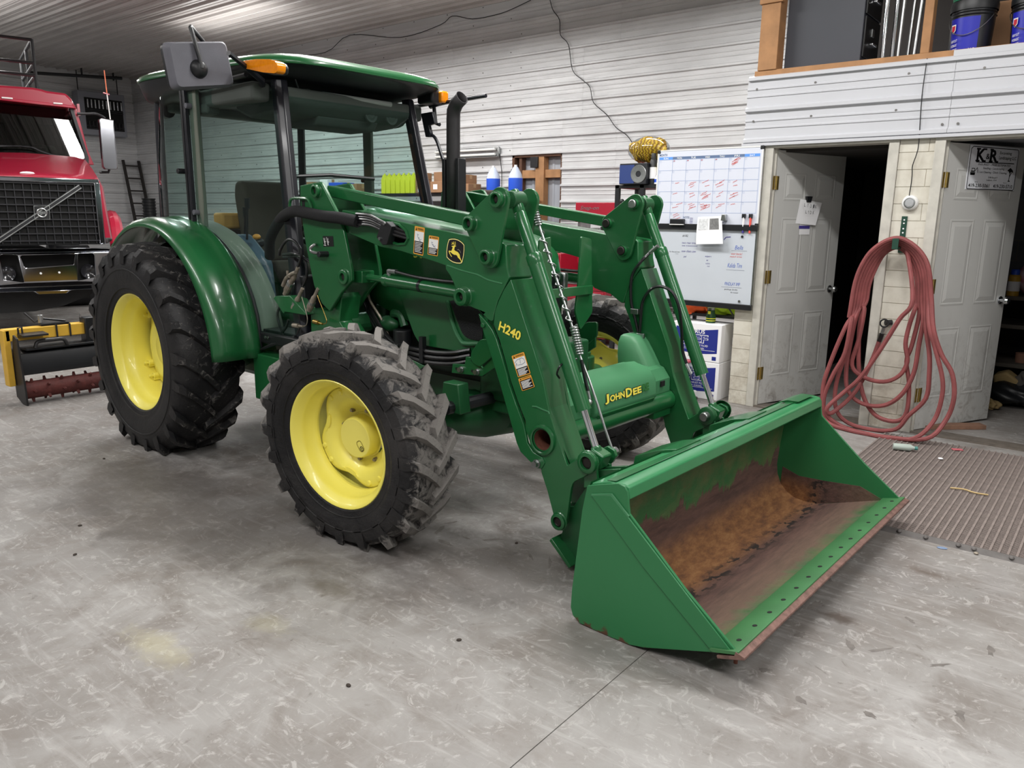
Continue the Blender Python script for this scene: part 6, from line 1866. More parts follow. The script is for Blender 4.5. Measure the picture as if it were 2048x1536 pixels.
for k in range(1):
    BKT = empty('pail_stack', (-13.35, 5.66, 0), 0)
    tag(BKT, 'stack of black plastic pails on a drum beside the ladder', 'pails')
    MB().lathe([(0.0, 0.0), (0.27, 0.0), (0.28, 0.85), (0.0, 0.88)], 24).build('drum', BLACK, BKT, smooth=True, angle=40)
    for j in range(11):
        z = 0.88 + j * 0.07
        MB().lathe([(0.12, z), (0.14, z + 0.35), (0.155, z + 0.35), (0.155, z + 0.33), (0.14, z + 0.32), (0.13, z)], 20).build('pail', BLACK, BKT, smooth=True, angle=40)

# ================================================================== BACK WALL
SL = empty('strip_light', (-3.45, WY - 0.08, 2.59), 0)
tag(SL, 'grey strip light with unlit tubes on the back wall left of the framed opening', 'light')
MB().bb((-0.70, 0.0, -0.055), (0.66, 0.055, 0.085)).build('housing', STEEL, SL, bevel=0.01)
for z in (-0.03, 0.045):
    MB().cyl((-0.68, -0.03, z), (0.62, -0.03, z), 0.019, n=10).build('tube', WHITE_P, SL, smooth=True)
MB().prism([(-0.06, -0.075), (0.03, -0.06), (0.03, -0.05), (-0.06, -0.065)], -0.70, 0.66, 'x').build('reflector', STEEL, SL)
MB().tube([(0.66, 0.03, -0.02), (0.70, 0.04, -0.3), (0.69, 0.05, -0.9)], 0.006, 6).build('cord', BLACK, SL)


def wire(name, pts, label, r=0.006, m=BLACK):
    o = MB().tube(smooth_path(pts, 4), r, 6).build(name, m, None, smooth=True)
    return tag(o, label, 'wire')


wire('hanging_wire', [(-1.8788,6.06,4.6496),(-1.8218,6.06,4.5089),(-1.7032,6.06,4.3598),(-1.6796,6.06,4.1575),(-1.5355,6.06,4.0068),(-1.4549,6.06,3.6642),(-1.2783,6.06,3.5132),(-1.1474,6.06,3.4014),(-1.0805,6.06,3.1958),(-0.8494,6.06,3.0125),(-0.6952,6.06,2.8369),(-0.5054,6.06,2.714),(-0.3373,6.06,2.5022)], 'thin dark wire hanging down the ribbed back wall to the yellow bag')
wire('ceiling_wire', [(-8.393,6.05,4.5908),(-7.0005,6.05,4.5243),(-6.2794,6.05,4.7341),(-4.9928,6.05,4.5331),(-4.0575,6.05,4.6044),(-3.7818,6.05,4.7),(-3.3578,6.05,4.5979),(-2.9011,6.05,4.5915),(-2.6087,6.05,4.6197),(-2.2155,6.05,4.6982)], 'thin dark wire sagging along the top of the back wall')

# long shelf under the boxes, against the back wall
SH = empty('storage_shelf', (-4.2, 5.72, 0), 0)
tag(SH, 'long dark storage shelf along the back wall holding cartons and bottles', 'shelf')
for z in (0.25, 0.95, 1.55, 1.93):
    MB().bb((-3.4, -0.28, z), (2.2, 0.28, z + 0.035)).build('shelf_board', BLACK if z > 1 else WOOD_D, SH)
for x in (-3.4, -1.5, 0.4, 2.16):
    for y in (-0.28, 0.24):
        MB().bb((x, y, 0), (x + 0.04, y + 0.04, 1.95)).build('post', BLACK, SH)
SHT = 1.966


def carton(x, y, z, d, label, rz=0.0, grp=None, m=CARD, lab=True):
    o = MB().bb((-d[0] / 2, -d[1] / 2, 0), (d[0] / 2, d[1] / 2, d[2])).build('cardboard_box', m, None, bevel=0.006)
    o.location, o.rotation_euler = (x, y, z), (0, 0, rz)
    tag(o, label, 'box', grp)
    MB().bb((-d[0] / 2 - 0.001, -0.03, d[2] * 0.55), (d[0] / 2 + 0.001, 0.03, d[2] + 0.0015)).build('tape', mat('tape', (176, 142, 104), 0.4), o)
    if lab:
        MB().bb((-d[0] * 0.3, -d[1] / 2 - 0.002, d[2] * 0.3), (-d[0] * 0.02, -d[1] / 2, d[2] * 0.75)).build('paper_label', PAPER, o)
    return o


carton(-3.52, 5.56, SHT, (0.32, 0.3, 0.17), 'brown carton with white label left of the blue jugs, lower of the pile')
carton(-3.10, 5.58, SHT, (0.42, 0.3, 0.13), 'wide flat brown carton next to the blue jugs, bottom of the pile')
carton(-3.18, 5.58, SHT + 0.135, (0.40, 0.3, 0.13), 'brown carton on top of the wide flat one by the blue jugs', 0.05)
carton(-3.62, 5.75, SHT + 0.17, (0.40, 0.25, 0.16), 'long brown carton lying behind the exhaust pipe', -0.06, lab=False)
for j in range(3):
    o = MB().bb((-0.09, -0.1, 0), (0.09, 0.1, 0.105)).build('cardboard_box', CARD, None, bevel=0.004)
    o.location = (-4.02, 5.6, SHT + 0.106 * j)
    tag(o, ['small brown box with white label, bottom of three left of the exhaust', 'small brown box with white label, middle of three left of the exhaust', 'small brown box with white label, top of three left of the exhaust'][j], 'box', 'small boxes stacked by the exhaust pipe')
    MB().bb((-0.03, -0.102, 0.02), (0.05, -0.1, 0.085)).build('paper_label', PAPER, o)
carton(-6.95, 5.6, SHT, (0.40, 0.3, 0.22), 'brown carton seen through the windshield, leftmost on the shelf')
carton(-6.45, 5.6, SHT, (0.22, 0.25, 0.26), 'white carton seen through the windshield between brown ones', 0, None, PAPER, False)
carton(-6.1, 5.6, SHT, (0.34, 0.3, 0.20), 'blue lidded bin box seen through the windshield', 0.1, None, BLUE, False)
carton(-5.7, 5.6, SHT, (0.36, 0.3, 0.17), 'brown carton seen through the windshield next to the yellow bottles')
# yellow bottles in a row 
BY = mat('bottle_yellow', (226, 226, 60), 0.4)
proto = None
for k in range(8):
    if proto is None:
        o = empty('yellow_bottle', (0, 0, 0))
        MB().prism(round_poly([(-0.05, 0), (0.05, 0), (0.05, 0.22), (0.0, 0.31), (-0.05, 0.22)], 0.006), -0.04, 0.04).build('body', BY, o, bevel=0.008)
        MB().cyl((0, 0, 0.30), (0, 0, 0.33), 0.014, n=10).build('cap', BY, o)
        proto = o
    else:
        o = copy_tree(proto)
    o.location = (-4.93 + k * 0.118, 5.58, SHT)
    o['category'] = 'bottle'
    o['group'] = 'yellow pointed bottles on the shelf'
    o['label'] = '%s yellow pointed bottle from the left in the row seen through the tractor windshield' % ['first', 'second', 'third', 'fourth', 'fifth', 'sixth', 'seventh', 'eighth'][k]
# blue jugs
for k, (x, lab) in enumerate(((-2.55, 'blue jug with a clear pointed top, left of the two behind the loader'), (-2.12, 'blue jug with a clear pointed top, right of the two behind the loader'))):
    t = empty('washer_jug', (x, 5.62, SHT))
    tag(t, lab, 'jug', 'blue jugs on the shelf')
    MB().lathe([(0.0, 0), (0.10, 0), (0.105, 0.02), (0.105, 0.20), (0.0, 0.20)], 18).build('body', BLUE, t, smooth=True, angle=40)
    MB().lathe([(0.104, 0.20), (0.09, 0.26), (0.04, 0.35), (0.02, 0.37)], 18).build('shoulder', mat('jug_clear', (196, 206, 226), 0.3), t, smooth=True)
    MB().cyl((0, 0, 0.36), (0, 0, 0.39), 0.022, n=12).build('cap', PAPER, t)
o = MB().prism(round_poly([(-0.36, 0), (0.36, 0), (0.40, 0.10), (0.30, 0.20), (-0.34, 0.22)], 0.05), -0.18, 0.18).build('case_lid', mat('case_brown', (52, 38, 34), 0.6), None, bevel=0.02)
o.location = (-2.0, 5.25, SHT - 0.2)
tag(o, 'dark brown case with clips in front of the blue jugs', 'case')
for x in (-0.25, -0.1):
    MB().bb((x, -0.20, 0.03), (x + 0.04, -0.18, 0.16)).build('clip', STEEL, o)
o = MB().bb((-0.4, -0.22, 0), (0.4, 0.2, SHT - 0.2)).build('cart_body', BLACK, None, bevel=0.02)
o.location = (-2.0, 5.22, 0)
tag(o, 'black steel cart under the dark brown case', 'cart')
for z in (0.5, 0.9, 1.3):
    MB().bb((-0.36, -0.235, z), (0.36, -0.22, z + 0.3)).build('drawer', mat('drawer_black', (36, 36, 40), 0.4), o, bevel=0.004)


# ---- red tool chests
def chest(x, y, w, d, zs, label, grp='red tool chests'):
    t = empty('tool_chest', (x, y, 0))
    tag(t, label, 'tool chest', grp)
    H = zs[-1]
    MB().bb((-w / 2, -d / 2, 0.10), (w / 2, d / 2, H)).build('body', TOOLRED, t, bevel=0.012)
    for a, b in zip(zs[:-1], zs[1:]):
        MB().bb((-w / 2 + 0.02, -d / 2 - 0.012, a + 0.008), (w / 2 - 0.02, -d / 2, b - 0.008)).build('drawer', TOOLRED, t, bevel=0.004)
        MB().bb((-w / 2 + 0.05, -d / 2 - 0.028, b - 0.045), (w / 2 - 0.05, -d / 2 - 0.012, b - 0.028)).build('drawer_pull', STEEL, t, bevel=0.004)
    for sx in (-1, 1):
        for sy in (-1, 1):
            MB().cyl((sx * (w / 2 - 0.06) - 0.02, sy * (d / 2 - 0.06), 0.055), (sx * (w / 2 - 0.06) + 0.02, sy * (d / 2 - 0.06), 0.055), 0.055, n=12).build('caster', BLACK, t)
    return t


c1_ = chest(-0.32, 4.95, 0.80, 0.5, [0.12, 0.30, 0.46, 0.58, 0.70, 0.82], 'red tool chest with steel drawer pulls, right one behind the far arm')
c2_ = chest(-1.15, 5.0, 0.80, 0.5, [0.12, 0.34, 0.52, 0.66, 0.78, 0.90], 'red tool chest with steel drawer pulls, left one behind the front tyre')
c3_ = empty('drawer_chest', (-0.60, 5.05, 0.90))
tag(c3_, 'red open top chest of small drawers above the left tool chest', 'tool chest', 'red tool chests')
c3_.location = (-1.05, 5.0, 0.905)
MB().bb((-0.36, -0.2, 0.0), (0.36, 0.2, 0.24)).build('body', TOOLRED, c3_, bevel=0.01)
for a in (0.02, 0.09, 0.16):
    for x in (-0.34, 0.02):
        MB().bb((x, -0.212, a), (x + 0.32, -0.2, a + 0.06)).build('drawer', TOOLRED, c3_, bevel=0.003)
        MB().bb((x + 0.04, -0.222, a + 0.03), (x + 0.28, -0.212, a + 0.042)).build('drawer_pull', STEEL, c3_)
for k, (x, h, m_) in enumerate(((-0.2, 0.14, CLEAR), (0.05, 0.08, PAPER), (0.2, 0.12, GREEN_D))):
    o = MB().lathe([(0.0, 0), (0.045, 0), (0.05, h), (0.044, h), (0.04, 0.01), (0.0, 0.01)], 14).build('jar', m_, None, smooth=True, angle=40)
    o.location = (-1.05 + x, 4.95, 1.147)
    tag(o, ['clear plastic tub on the red top chest', 'white tub on the red top chest', 'green tub on the red top chest'][k], 'tub')
# cabinet with a lid carrying the maker's script
CBN = empty('tool_cabinet', (-0.28, 5.62, 0))
tag(CBN, 'tall red tool cabinet with a raised lid left of the black shelf', 'tool cabinet')
MB().bb((-0.62, -0.22, 0.0), (0.62, 0.24, 1.42)).build('body', TOOLRED, CBN, bevel=0.01)
MB().bb((-0.62, -0.20, 1.55), (0.40, -0.16, 1.81)).build('lid', TOOLRED, CBN, bevel=0.008)
MB().bb((-0.60, -0.16, 1.40), (-0.56, 0.1, 1.6)).build('lid_stay', STEEL, CBN)
MB().bb((0.34, -0.16, 1.40), (0.38, 0.1, 1.6)).build('lid_stay', STEEL, CBN)
text('lid_script', 'Snap-on', STEEL, CBN, (-0.54, -0.2015, 1.70), (1, 0, 0), (0, 0, 1), 0.30, 0.065, 0.005, 0.3)
for k in range(9):
    x = -0.9 + k * 0.16
    o = MB().bb((-0.06, -0.03, 0), (0.06, 0.03, 0.03 + 0.02 * (k % 3))).build('hand_tool', [TOOLRED, STEEL, BLACK, DIRTY][k % 4], None, bevel=0.006)
    o.location, o.rotation_euler = (x + 0.12, 5.50, 1.425 if x > -0.75 else 1.425), (0, 0, 0.4 * (k % 3))
    if not (-0.85 < x + 0.12 < 0.3):
        bpy.data.objects.remove(o)
        continue
    tag(o, '%s hand tool from the left lying on the tall red cabinet' % ['', 'first', 'second', 'third', 'fourth', 'fifth', 'sixth', 'seventh', 'eighth'][k], 'tool', 'hand tools on the red cabinet')

# ---- black shelf unit by the office corner
BS = empty('shelf_unit', (1.62, 3.72, 0))
tag(BS, 'black metal shelf unit behind the whiteboards, cluttered', 'shelf')
for z in (0.08, 0.50, 0.74, 1.22, 1.56, 1.91):
    MB().bb((-0.72, -0.22, z), (0.86, 0.22, z + 0.035)).build('shelf_board', BLACK, BS, bevel=0.003)
for x in (-0.72, -0.43, 0.82):
    for y in (-0.22, 0.18):
        MB().bb((x, y, 0), (x + 0.045, y + 0.04, 1.945)).build('post', BLACK, BS)
for z in (1.50, 1.66, 1.78):
    MB().sphere((-0.62, -0.24, z), 0.025, 10, 6).build('shelf_clip', BLACK, BS, smooth=True)
TOP = 1.947
o = MB().sphere((0, 0, 0.12), (0.22, 0.13, 0.125), 18, 12)
rr = random.Random(3)
o.v = [(x + 0.02 * math.sin(31 * z + 17 * y), y, z + 0.016 * math.sin(40 * x + 9)) for x, y, z in o.v]
g = NG('glove_yellow')
wv = g.n('ShaderNodeTexWave')
wv.inputs['Scale'].default_value, wv.inputs['Distortion'].default_value = 9.0, 6.0
g.l(g.mapped((1, 1, 3)), wv.inputs['Vector'])
g.l(g.ramp(wv.outputs['Fac'], [(0.25, (176, 128, 30)), (0.6, (246, 200, 50))]), g.b.inputs['Base Color'])
g.bump(wv.outputs['Fac'], 0.8, 0.03)
gb = o.build('glove_bag', g.m, None, smooth=True)
gb.location = (1.16, 3.70, TOP + 0.225)
tag(gb, 'clear bag of yellow work gloves on top of the shelf unit', 'bag')
MB().sphere((0, 0, 0.125), (0.235, 0.14, 0.135), 16, 10).build('plastic_bag', CLEAR, gb, smooth=True)
o = empty('disc_box', (1.12, 3.56, TOP))
tag(o, 'dark blue and black cutting disc box under the yellow glove bag', 'box')
MB().bb((-0.15, -0.10, 0), (0.16, 0.10, 0.205)).build('carton', mat('disc_box_black', (26, 28, 34), 0.5), o, bevel=0.004)
MB().bb((-0.149, -0.103, 0.01), (0.02, -0.10, 0.19)).build('blue_print', mat('box_blue', (38, 60, 120), 0.5), o)
MB().lathe([(0.03, -0.104), (0.085, -0.106), (0.088, -0.104)], 24, (0.07, 0, 0.10), 'y').build('disc_print', STEEL, o, smooth=True)


def can(x, y, z, h, r, m_, cap, label, grp, cat='can'):
    t = empty('spray_can', (x, y, z))
    tag(t, label, cat, grp)
    MB().lathe([(0.0, 0), (r, 0), (r, h * 0.74), (r * 0.75, h * 0.80), (0.0, h * 0.80)], 16).build('body', m_, t, smooth=True, angle=40)
    MB().lathe([(r * 0.72, h * 0.78), (r * 0.70, h * 0.97), (r * 0.6, h), (0.0, h)], 14).build('cap', cap, t, smooth=True, angle=40)
    MB().lathe([(r * 1.01, h * 0.18), (r * 1.01, h * 0.55)], 16).build('label_band', PAPER if m_ is not PAPER else BLUE, t, smooth=True)
    return t


GRP = 'cans and bottles on the shelf unit'
can(1.31, 3.54, TOP, 0.30, 0.035, BLACK, BLACK, 'black spray can beside the yellow glove bag', GRP)
can(1.40, 3.58, TOP, 0.26, 0.04, BY, PAPER, 'yellow bottle with white cap on top of the shelf unit', GRP, 'bottle')
can(1.47, 3.54, TOP, 0.25, 0.035, DECAL_O, BLACK, 'orange can at the edge of the calendar board', GRP)
can(1.39, 3.52, TOP, 0.085, 0.045, PAPER, PAPER, 'short white tub in front of the yellow bottle', GRP, 'tub')
MB_ = MB().bb((-0.16, -0.01, 0), (0.16, 0.01, 0.24)).build('panel_board', WOOD_D, None)
MB_.location = (1.48, 3.82, TOP)
tag(MB_, 'brown board standing at the back of the shelf top', 'board')
for k in range(5):
    can(1.30 + 0.085 * k, 3.60, 1.597, 0.22, 0.032, [TOOLRED, BLUE, BLACK, PAPER, DECAL_O][k], [BLACK, PAPER, BLACK, TOOLRED, BLACK][k], ['red spray can on the second shelf by the tilt cylinder', 'blue spray can on the second shelf by the tilt cylinder', 'black spray can on the second shelf', 'white spray can on the second shelf', 'orange spray can on the second shelf'][k], GRP)
for k in range(4):
    can(1.22 + 0.1 * k, 3.58, 1.257, 0.19, 0.04, [BLUE, PAPER, TOOLRED, BY][k], [PAPER, BLUE, BLACK, BLACK][k], ['blue bottle on the third shelf beside the far tilt cylinder', 'white bottle on the third shelf', 'red bottle on the third shelf', 'yellow bottle on the third shelf'][k], GRP, 'bottle')
for k in range(3):
    o = MB().bb((-0.16, -0.12, 0), (0.16, 0.12, 0.06)).build('parts_tray', [BY, BLACK, DIRTY][k], None, bevel=0.008)
    o.location = (1.35, 3.62, 0.777 + 0.062 * k)
    tag(o, ['yellow parts tray, bottom of the three on the fourth shelf', 'black parts tray, middle of the three on the fourth shelf', 'dull metal parts tray, top of the three on the fourth shelf'][k], 'tray', 'parts trays')

# ---- clothes, football, tank, cartons by the office corner
HV = mat('hi_vis_yellow', (190, 226, 50), 0.8, 0, 0.12, 8)
ORG = mat('hi_vis_orange', (238, 96, 40), 0.8, 0, 0.15, 8)


def cloth(name, cx, cy, cz, rx, ry, rz, m_, label, seed, cat='clothing'):
    R_ = random.Random(seed)
    ph = [R_.uniform(0, 6) for _ in range(6)]
    o = MB().sphere((0, 0, 0), (1, 1, 1), 36, 20)
    vv = []
    for x, y, z in o.v:
        f = 1 + 0.16 * math.sin(5 * x + ph[0] + 3 * y) + 0.13 * math.sin(7 * y + ph[1] - 5 * z) + 0.10 * math.sin(9 * z + ph[2] + 6 * x)
        vv.append((x * f * rx, y * f * ry, max(-0.55, z) * f * rz))
    o.v = vv
    ob = o.build(name, m_, None, smooth=True, angle=70)
    ob.location = (cx, cy, cz)
    return tag(ob, label, cat)


cl1 = cloth('safety_vest', 2.0, 3.36, 0.842, 0.22, 0.11, 0.15, HV, 'crumpled yellow-green safety vest under the lower whiteboard', 1)
cl2 = cloth('safety_shirt', 2.0, 3.13, 0.815, 0.15, 0.07, 0.10, ORG, 'crumpled orange safety shirt above the fluid cartons', 5)
cl3 = cloth('safety_jacket', 2.29, 3.18, 0.815, 0.14, 0.08, 0.10, HV, 'yellow-green safety jacket hanging right of the orange shirt', 9)
cl5 = cloth('safety_hat', 1.50, 3.62, 0.825, 0.14, 0.10, 0.09, HV, 'bright yellow-green cap above the football', 21)
for c_, z_ in ((cl1, 0), (cl3, 0)):
    for k in range(2):
        P = [(-0.16 + 0.2 * k + 0.04 * j, -0.105 - 0.008 * math.sin(j), 0.12 - 0.055 * j) for j in range(4)]
        MB().tube(smooth_path(P), 0.008, 6).build('black_trim', BLACK, c_, smooth=True)
cl4 = cloth('red_jacket', 2.32, 3.38, 0.826, 0.13, 0.07, 0.12, TOOLRED, 'dark red jacket at the back, right of the yellow vest', 13)
# grey plank shelf that carries the clothes
o = MB().bb((1.86, 3.06, 0.735), (2.46, 3.49, 0.76)).build('plank_shelf', BLACK, None)
tag(o, 'dark plank shelf over the fluid cartons, clothes piled on it', 'shelf')
for x in (1.88, 2.42):
    for y in (3.30, 3.44):
        MB().bb((x, y, 0), (x + 0.03, y + 0.03, 0.735)).build('leg', BLACK, o)
fb = MB().lathe([(0.001, -0.14), (0.035, -0.115), (0.07, -0.06), (0.08, 0), (0.07, 0.06), (0.035, 0.115), (0.001, 0.14)], 20, (0, 0, 0), 'x').build('football', mat('football_brown', (110, 52, 44), 0.6, bump=0.2, bscale=200), None, smooth=True)
fb.location = (1.64, 2.99, 0.855)
tag(fb, 'brown football with white stripe on the white tank', 'football')
MB().lathe([(0.069, 0.06), (0.0705, 0.06), (0.060, 0.08), (0.0585, 0.08)], 20, (0, 0, 0), 'x').build('stripe', PAPER, fb, smooth=True)
# propane cylinder
pt = empty('propane_tank', (1.66, 2.99, 0))
tag(pt, 'light grey propane tank with collar handle beside the fluid cartons', 'tank')
TG = mat('tank_grey', (196, 198, 200), 0.4, 0.1, 0.06, 4)
MB().lathe([(0.0, 0.04), (0.10, 0.03), (0.145, 0.10), (0.152, 0.16), (0.152, 0.40), (0.14, 0.47), (0.09, 0.52), (0.0, 0.53)], 28).build('shell', TG, pt, smooth=True)
MB().lathe([(0.11, 0.0), (0.11, 0.06)], 24).build('foot_ring', TG, pt, smooth=True, solid=0.005, fix=False)
G_ = []
for k in range(25):
    a = 2 * PI * k / 24
    G_.append([(0.11 * math.cos(a), 0.11 * math.sin(a), 0.50), (0.115 * math.cos(a), 0.115 * math.sin(a), 0.60 if abs(math.sin(a * 1.0 + 1.2)) < 0.55 else 0.56), (0.115 * math.cos(a), 0.115 * math.sin(a), 0.76)])
mb = MB()
for k in range(24):
    a = 2 * PI * (k + 0.5) / 24
    z0s = [(0.50, 0.57), (0.68, 0.77)] if (k % 8) in (2, 3, 4) else [(0.50, 0.77)]
    for z0, z1 in z0s:
        c0, c1 = 2 * PI * k / 24, 2 * PI * (k + 1) / 24
        mb.add([(0.115 * math.cos(c0), 0.115 * math.sin(c0), z0), (0.115 * math.cos(c1), 0.115 * math.sin(c1), z0), (0.115 * math.cos(c1), 0.115 * math.sin(c1), z1), (0.115 * math.cos(c0), 0.115 * math.sin(c0), z1)], [(0, 1, 2, 3)])
mb.build('collar_handle', TG, pt, smooth=True, solid=0.006)
MB().cyl((0, 0, 0.53), (0, 0, 0.66), 0.03, n=12).build('valve', BRASS, pt, bevel=0.004)
# fluid cartons, one on the other
DEFB = mat('def_blue', (30, 44, 132), 0.5)


def def_box(z, label):
    t = empty('fluid_carton', (2.19, 3.03, z))
    tag(t, label, 'carton', 'white and blue fluid cartons')
    w, d_, h = 0.47, 0.26, 0.345
    MB().bb((-w / 2, -d_ / 2, 0), (w / 2, d_ / 2, h)).build('carton', PAPER, t, bevel=0.006)
    F = ((-w / 2, -d_ / 2, 0), (1, 0, 0), (0, 0, 1))
    band = [(0.03 + 0.41 * i / 12, 0.295 - 0.02 * math.sin(PI * i / 12)) for i in range(13)] + [(0.44 - 0.41 * i / 12, 0.10 - 0.02 + 0.02 * math.sin(PI * (1 - i / 12)) - 0.0) for i in range(13)]
    poly_decal('blue_field', DEFB, t, F, [(0.03, 0.09)] + [(0.03 + 0.41 * i / 12, 0.085 - 0.018 * math.sin(PI * i / 12)) for i in range(13)] + [(0.44 - 0.41 * i / 12, 0.305 - 0.02 * math.sin(PI * i / 12)) for i in range(13)], 0.001)
    X = (-w / 2, -d_ / 2 - 0.0005, 0)
    tx = lambda n_, s_, x, z_, ww, hh, m_=DECAL_W, b=0.01, e=0.0015: text(n_, s_, m_, t, (-w / 2 + x, -d_ / 2, z_), (1, 0, 0), (0, 0, 1), ww, hh, b, extrude=e)
    tx('brand_name', 'PURUS', 0.15, 0.252, 0.165, 0.036, b=0.02)
    tx('product_outline', 'DEF', 0.10, 0.165, 0.25, 0.078, b=0.035)
    tx('product_name', 'DEF', 0.106, 0.170, 0.238, 0.068, DEFB, 0.005, 0.002)
    tx('small_print', 'DIESEL EXHAUST FLUID', 0.10, 0.135, 0.25, 0.018, b=0.0)
    tx('small_print', 'FOR SCR DIESEL', 0.12, 0.112, 0.2, 0.012, b=0.0)
    tx('volume_print', '2.5 GAL', 0.16, 0.035, 0.08, 0.014, DECAL_K, 0.0)
    poly_decal('corner_mark', DEFB, t, F, [(0.395, 0.02), (0.435, 0.02), (0.435, 0.055), (0.395, 0.055)], 0.001)
    strokes('white_rule', DECAL_W, t, F, [[(0.06, 0.104), (0.42, 0.104)]], 0.003, 0.0016)
    return t


def_box(0.0, 'white and blue fluid carton on the floor under its twin')
def_box(0.347, 'white and blue fluid carton on top, green tumbler standing on it')
tb = empty('tumbler', (2.27, 3.0, 0.6955))
tag(tb, 'small dark green tumbler with a yellow badge on the top fluid carton', 'tumbler')
MB().lathe([(0.0, 0), (0.042, 0), (0.044, 0.06), (0.036, 0.075), (0.034, 0.115), (0.0, 0.115)], 20).build('body', mat('tumbler_green', (22, 72, 36), 0.4), tb, smooth=True, angle=40)
MB().lathe([(0.036, 0.115), (0.034, 0.135), (0.0, 0.137)], 16).build('lid', STEEL, tb, smooth=True, angle=40)
for z in (0.015, 0.035):
    MB().lathe([(0.0445, z), (0.0448, z + 0.008)], 20).build('yellow_band', BY, tb, smooth=True)
MB().box((0, -0.0375, 0.092), (0.026, 0.004, 0.026)).build('badge', BY, tb, bevel=0.003)
# clear bin and the white power unit in front of the lower carton
pb = empty('parts_bin', (2.02, 2.74, 0.13))
tag(pb, 'clear plastic bin of parts in front of the lower fluid carton', 'bin')
MB().prism([(-0.17, 0.0), (0.17, 0.0), (0.19, 0.20), (-0.19, 0.20)], -0.1, 0.1).build('tub', CLEAR, pb)
MB().box((0, 0, 0.21), (0.42, 0.24, 0.02)).build('lid', CLEAR, pb, bevel=0.004)
MB().box((0, 0, 0.08), (0.30, 0.16, 0.14)).build('contents', mat('bin_contents', (134, 122, 112), 0.8, 0, 0.4, 40), pb, bevel=0.02)
MB().box((0.1, 0, 0.225), (0.2, 0.2, 0.02)).build('red_bag', TOOLRED, pb, bevel=0.008)
wu = empty('charger_case', (2.02, 2.72, 0))
tag(wu, 'white and black case on the floor under the clear bin', 'case')
MB().prism(round_poly([(-0.22, 0.03), (0.24, 0.03), (0.24, 0.09), (0.04, 0.09), (-0.02, 0.128), (-0.22, 0.128)], 0.015), -0.11, 0.11).build('shell', WHITE_P, wu, bevel=0.006)
MB().prism(round_poly([(0.0, 0.07), (0.22, 0.07), (0.22, 0.10), (0.07, 0.11)], 0.01), -0.115, -0.108).build('black_stripe', BLACK, wu)
MB().bb((-0.23, -0.12, 0.0), (0.25, 0.12, 0.03)).build('base', BLACK, wu, bevel=0.008)
MB().lathe([(0.0, -0.116), (0.02, -0.116), (0.02, -0.108)], 12, (-0.19, 0, 0.09), 'y').build('red_badge', TOOLRED, wu)

# ================================================================== BOARDS by the office door
INK_R = mat('ink_red', (214, 92, 84), 0.6)
INK_B = mat('ink_blue_pen', (74, 104, 190), 0.6)
INK_V = mat('ink_violet', (70, 60, 140), 0.6)
INK_K = mat('ink_black', (50, 50, 56), 0.6)
GRIDL = mat('grid_line', (168, 182, 214), 0.6)
CALB = mat('calendar_white', (212, 216, 228), 0.35)
RS = random.Random(11)


def scribble(x, z, w, h=0.012, slope=0.45, n=None):
    n = n or max(4, int(w / 0.006))
    return [(x + w * i / n, z + slope * w * i / n + (h * (0.5 if i % 2 else -0.5)) * RS.uniform(0.3, 1)) for i in range(n + 1)]


CA = empty('calendar_board', (1.712, 2.885, 1.555))
tag(CA, 'white monthly calendar board with red notes in its boxes, above the whiteboard', 'calendar')
W, H = 0.975, 0.655
MB().bb((0, 0, 0), (W, 0.014, H)).build('panel', CALB, CA, bevel=0.003)
for a, b in (((0, -0.003, 0), (0.010, 0.0, H)), ((W - 0.010, -0.003, 0), (W, 0.0, H)), ((0, -0.003, 0), (W, 0.0, 0.010)), ((0, -0.003, H - 0.010), (W, 0.0, H))):
    MB().bb(a, b).build('frame_strip', WHITE_P, CA)
for x in (0.0, W - 0.025):
    for z in (0.0, H - 0.025):
        MB().bb((x - 0.003, -0.006, z - 0.003), (x + 0.028, 0.012, z + 0.028)).build('corner_cap', BLACK, CA, bevel=0.005)
FC = ((0, -0.0003, 0), (1, 0, 0), (0, 0, 1))
CX = [0.018 + i * 0.133 for i in range(8)]
CZ_ = [H - 0.062 - 0.022 - k * 0.092 for k in range(7)]
for i, dname in enumerate(('SUN', 'MON', 'TUE', 'WED', 'THU', 'FRI', 'SAT')):
    poly_decal('day_band', mat('band_bright', (92, 150, 228), 0.5) if i in (0, 6) else mat('band_slate', (92, 112, 146), 0.5), CA, FC, [(CX[i], H - 0.084), (CX[i + 1], H - 0.084), (CX[i + 1], H - 0.060), (CX[i], H - 0.060)], 0.0008)
    text('day_name', dname, DECAL_W, CA, (CX[i] + 0.066, -0.0003, H - 0.080), (1, 0, 0), (0, 0, 1), 0.045, 0.015, 0.01, extrude=0.0014, align='CENTER')
text('month_word', 'MONTH', mat('ink_slate', (86, 104, 140), 0.6), CA, (0.02, -0.0003, H - 0.053), (1, 0, 0), (0, 0, 1), 0.075, 0.022, 0.01, extrude=0.001)
text('notes_word', 'NOTES', MATS['ink_slate'], CA, (0.285, -0.0003, 0.062), (1, 0, 0), (0, 0, 1), 0.06, 0.018, 0.01, extrude=0.001)
gl = [[(x, CZ_[0]), (x, CZ_[5] if 2 < i else 0.012)] for i, x in enumerate(CX)] + [[(CX[0], z), (CX[7], z)] for z in CZ_[:6]]
strokes('grid_lines', GRIDL, CA, FC, gl, 0.0032, 0.0009)
sq = []
for r in range(6):
    for c in range(7):
        if r == 5 and c > 1:
            continue
        x, z = CX[c] + 0.006, CZ_[r] - 0.006
        sq += [[(x, z), (x + 0.014, z), (x + 0.014, z - 0.014), (x, z - 0.014), (x, z)]]
strokes('date_boxes', GRIDL, CA, FC, sq, 0.0015, 0.0009)
notes = []
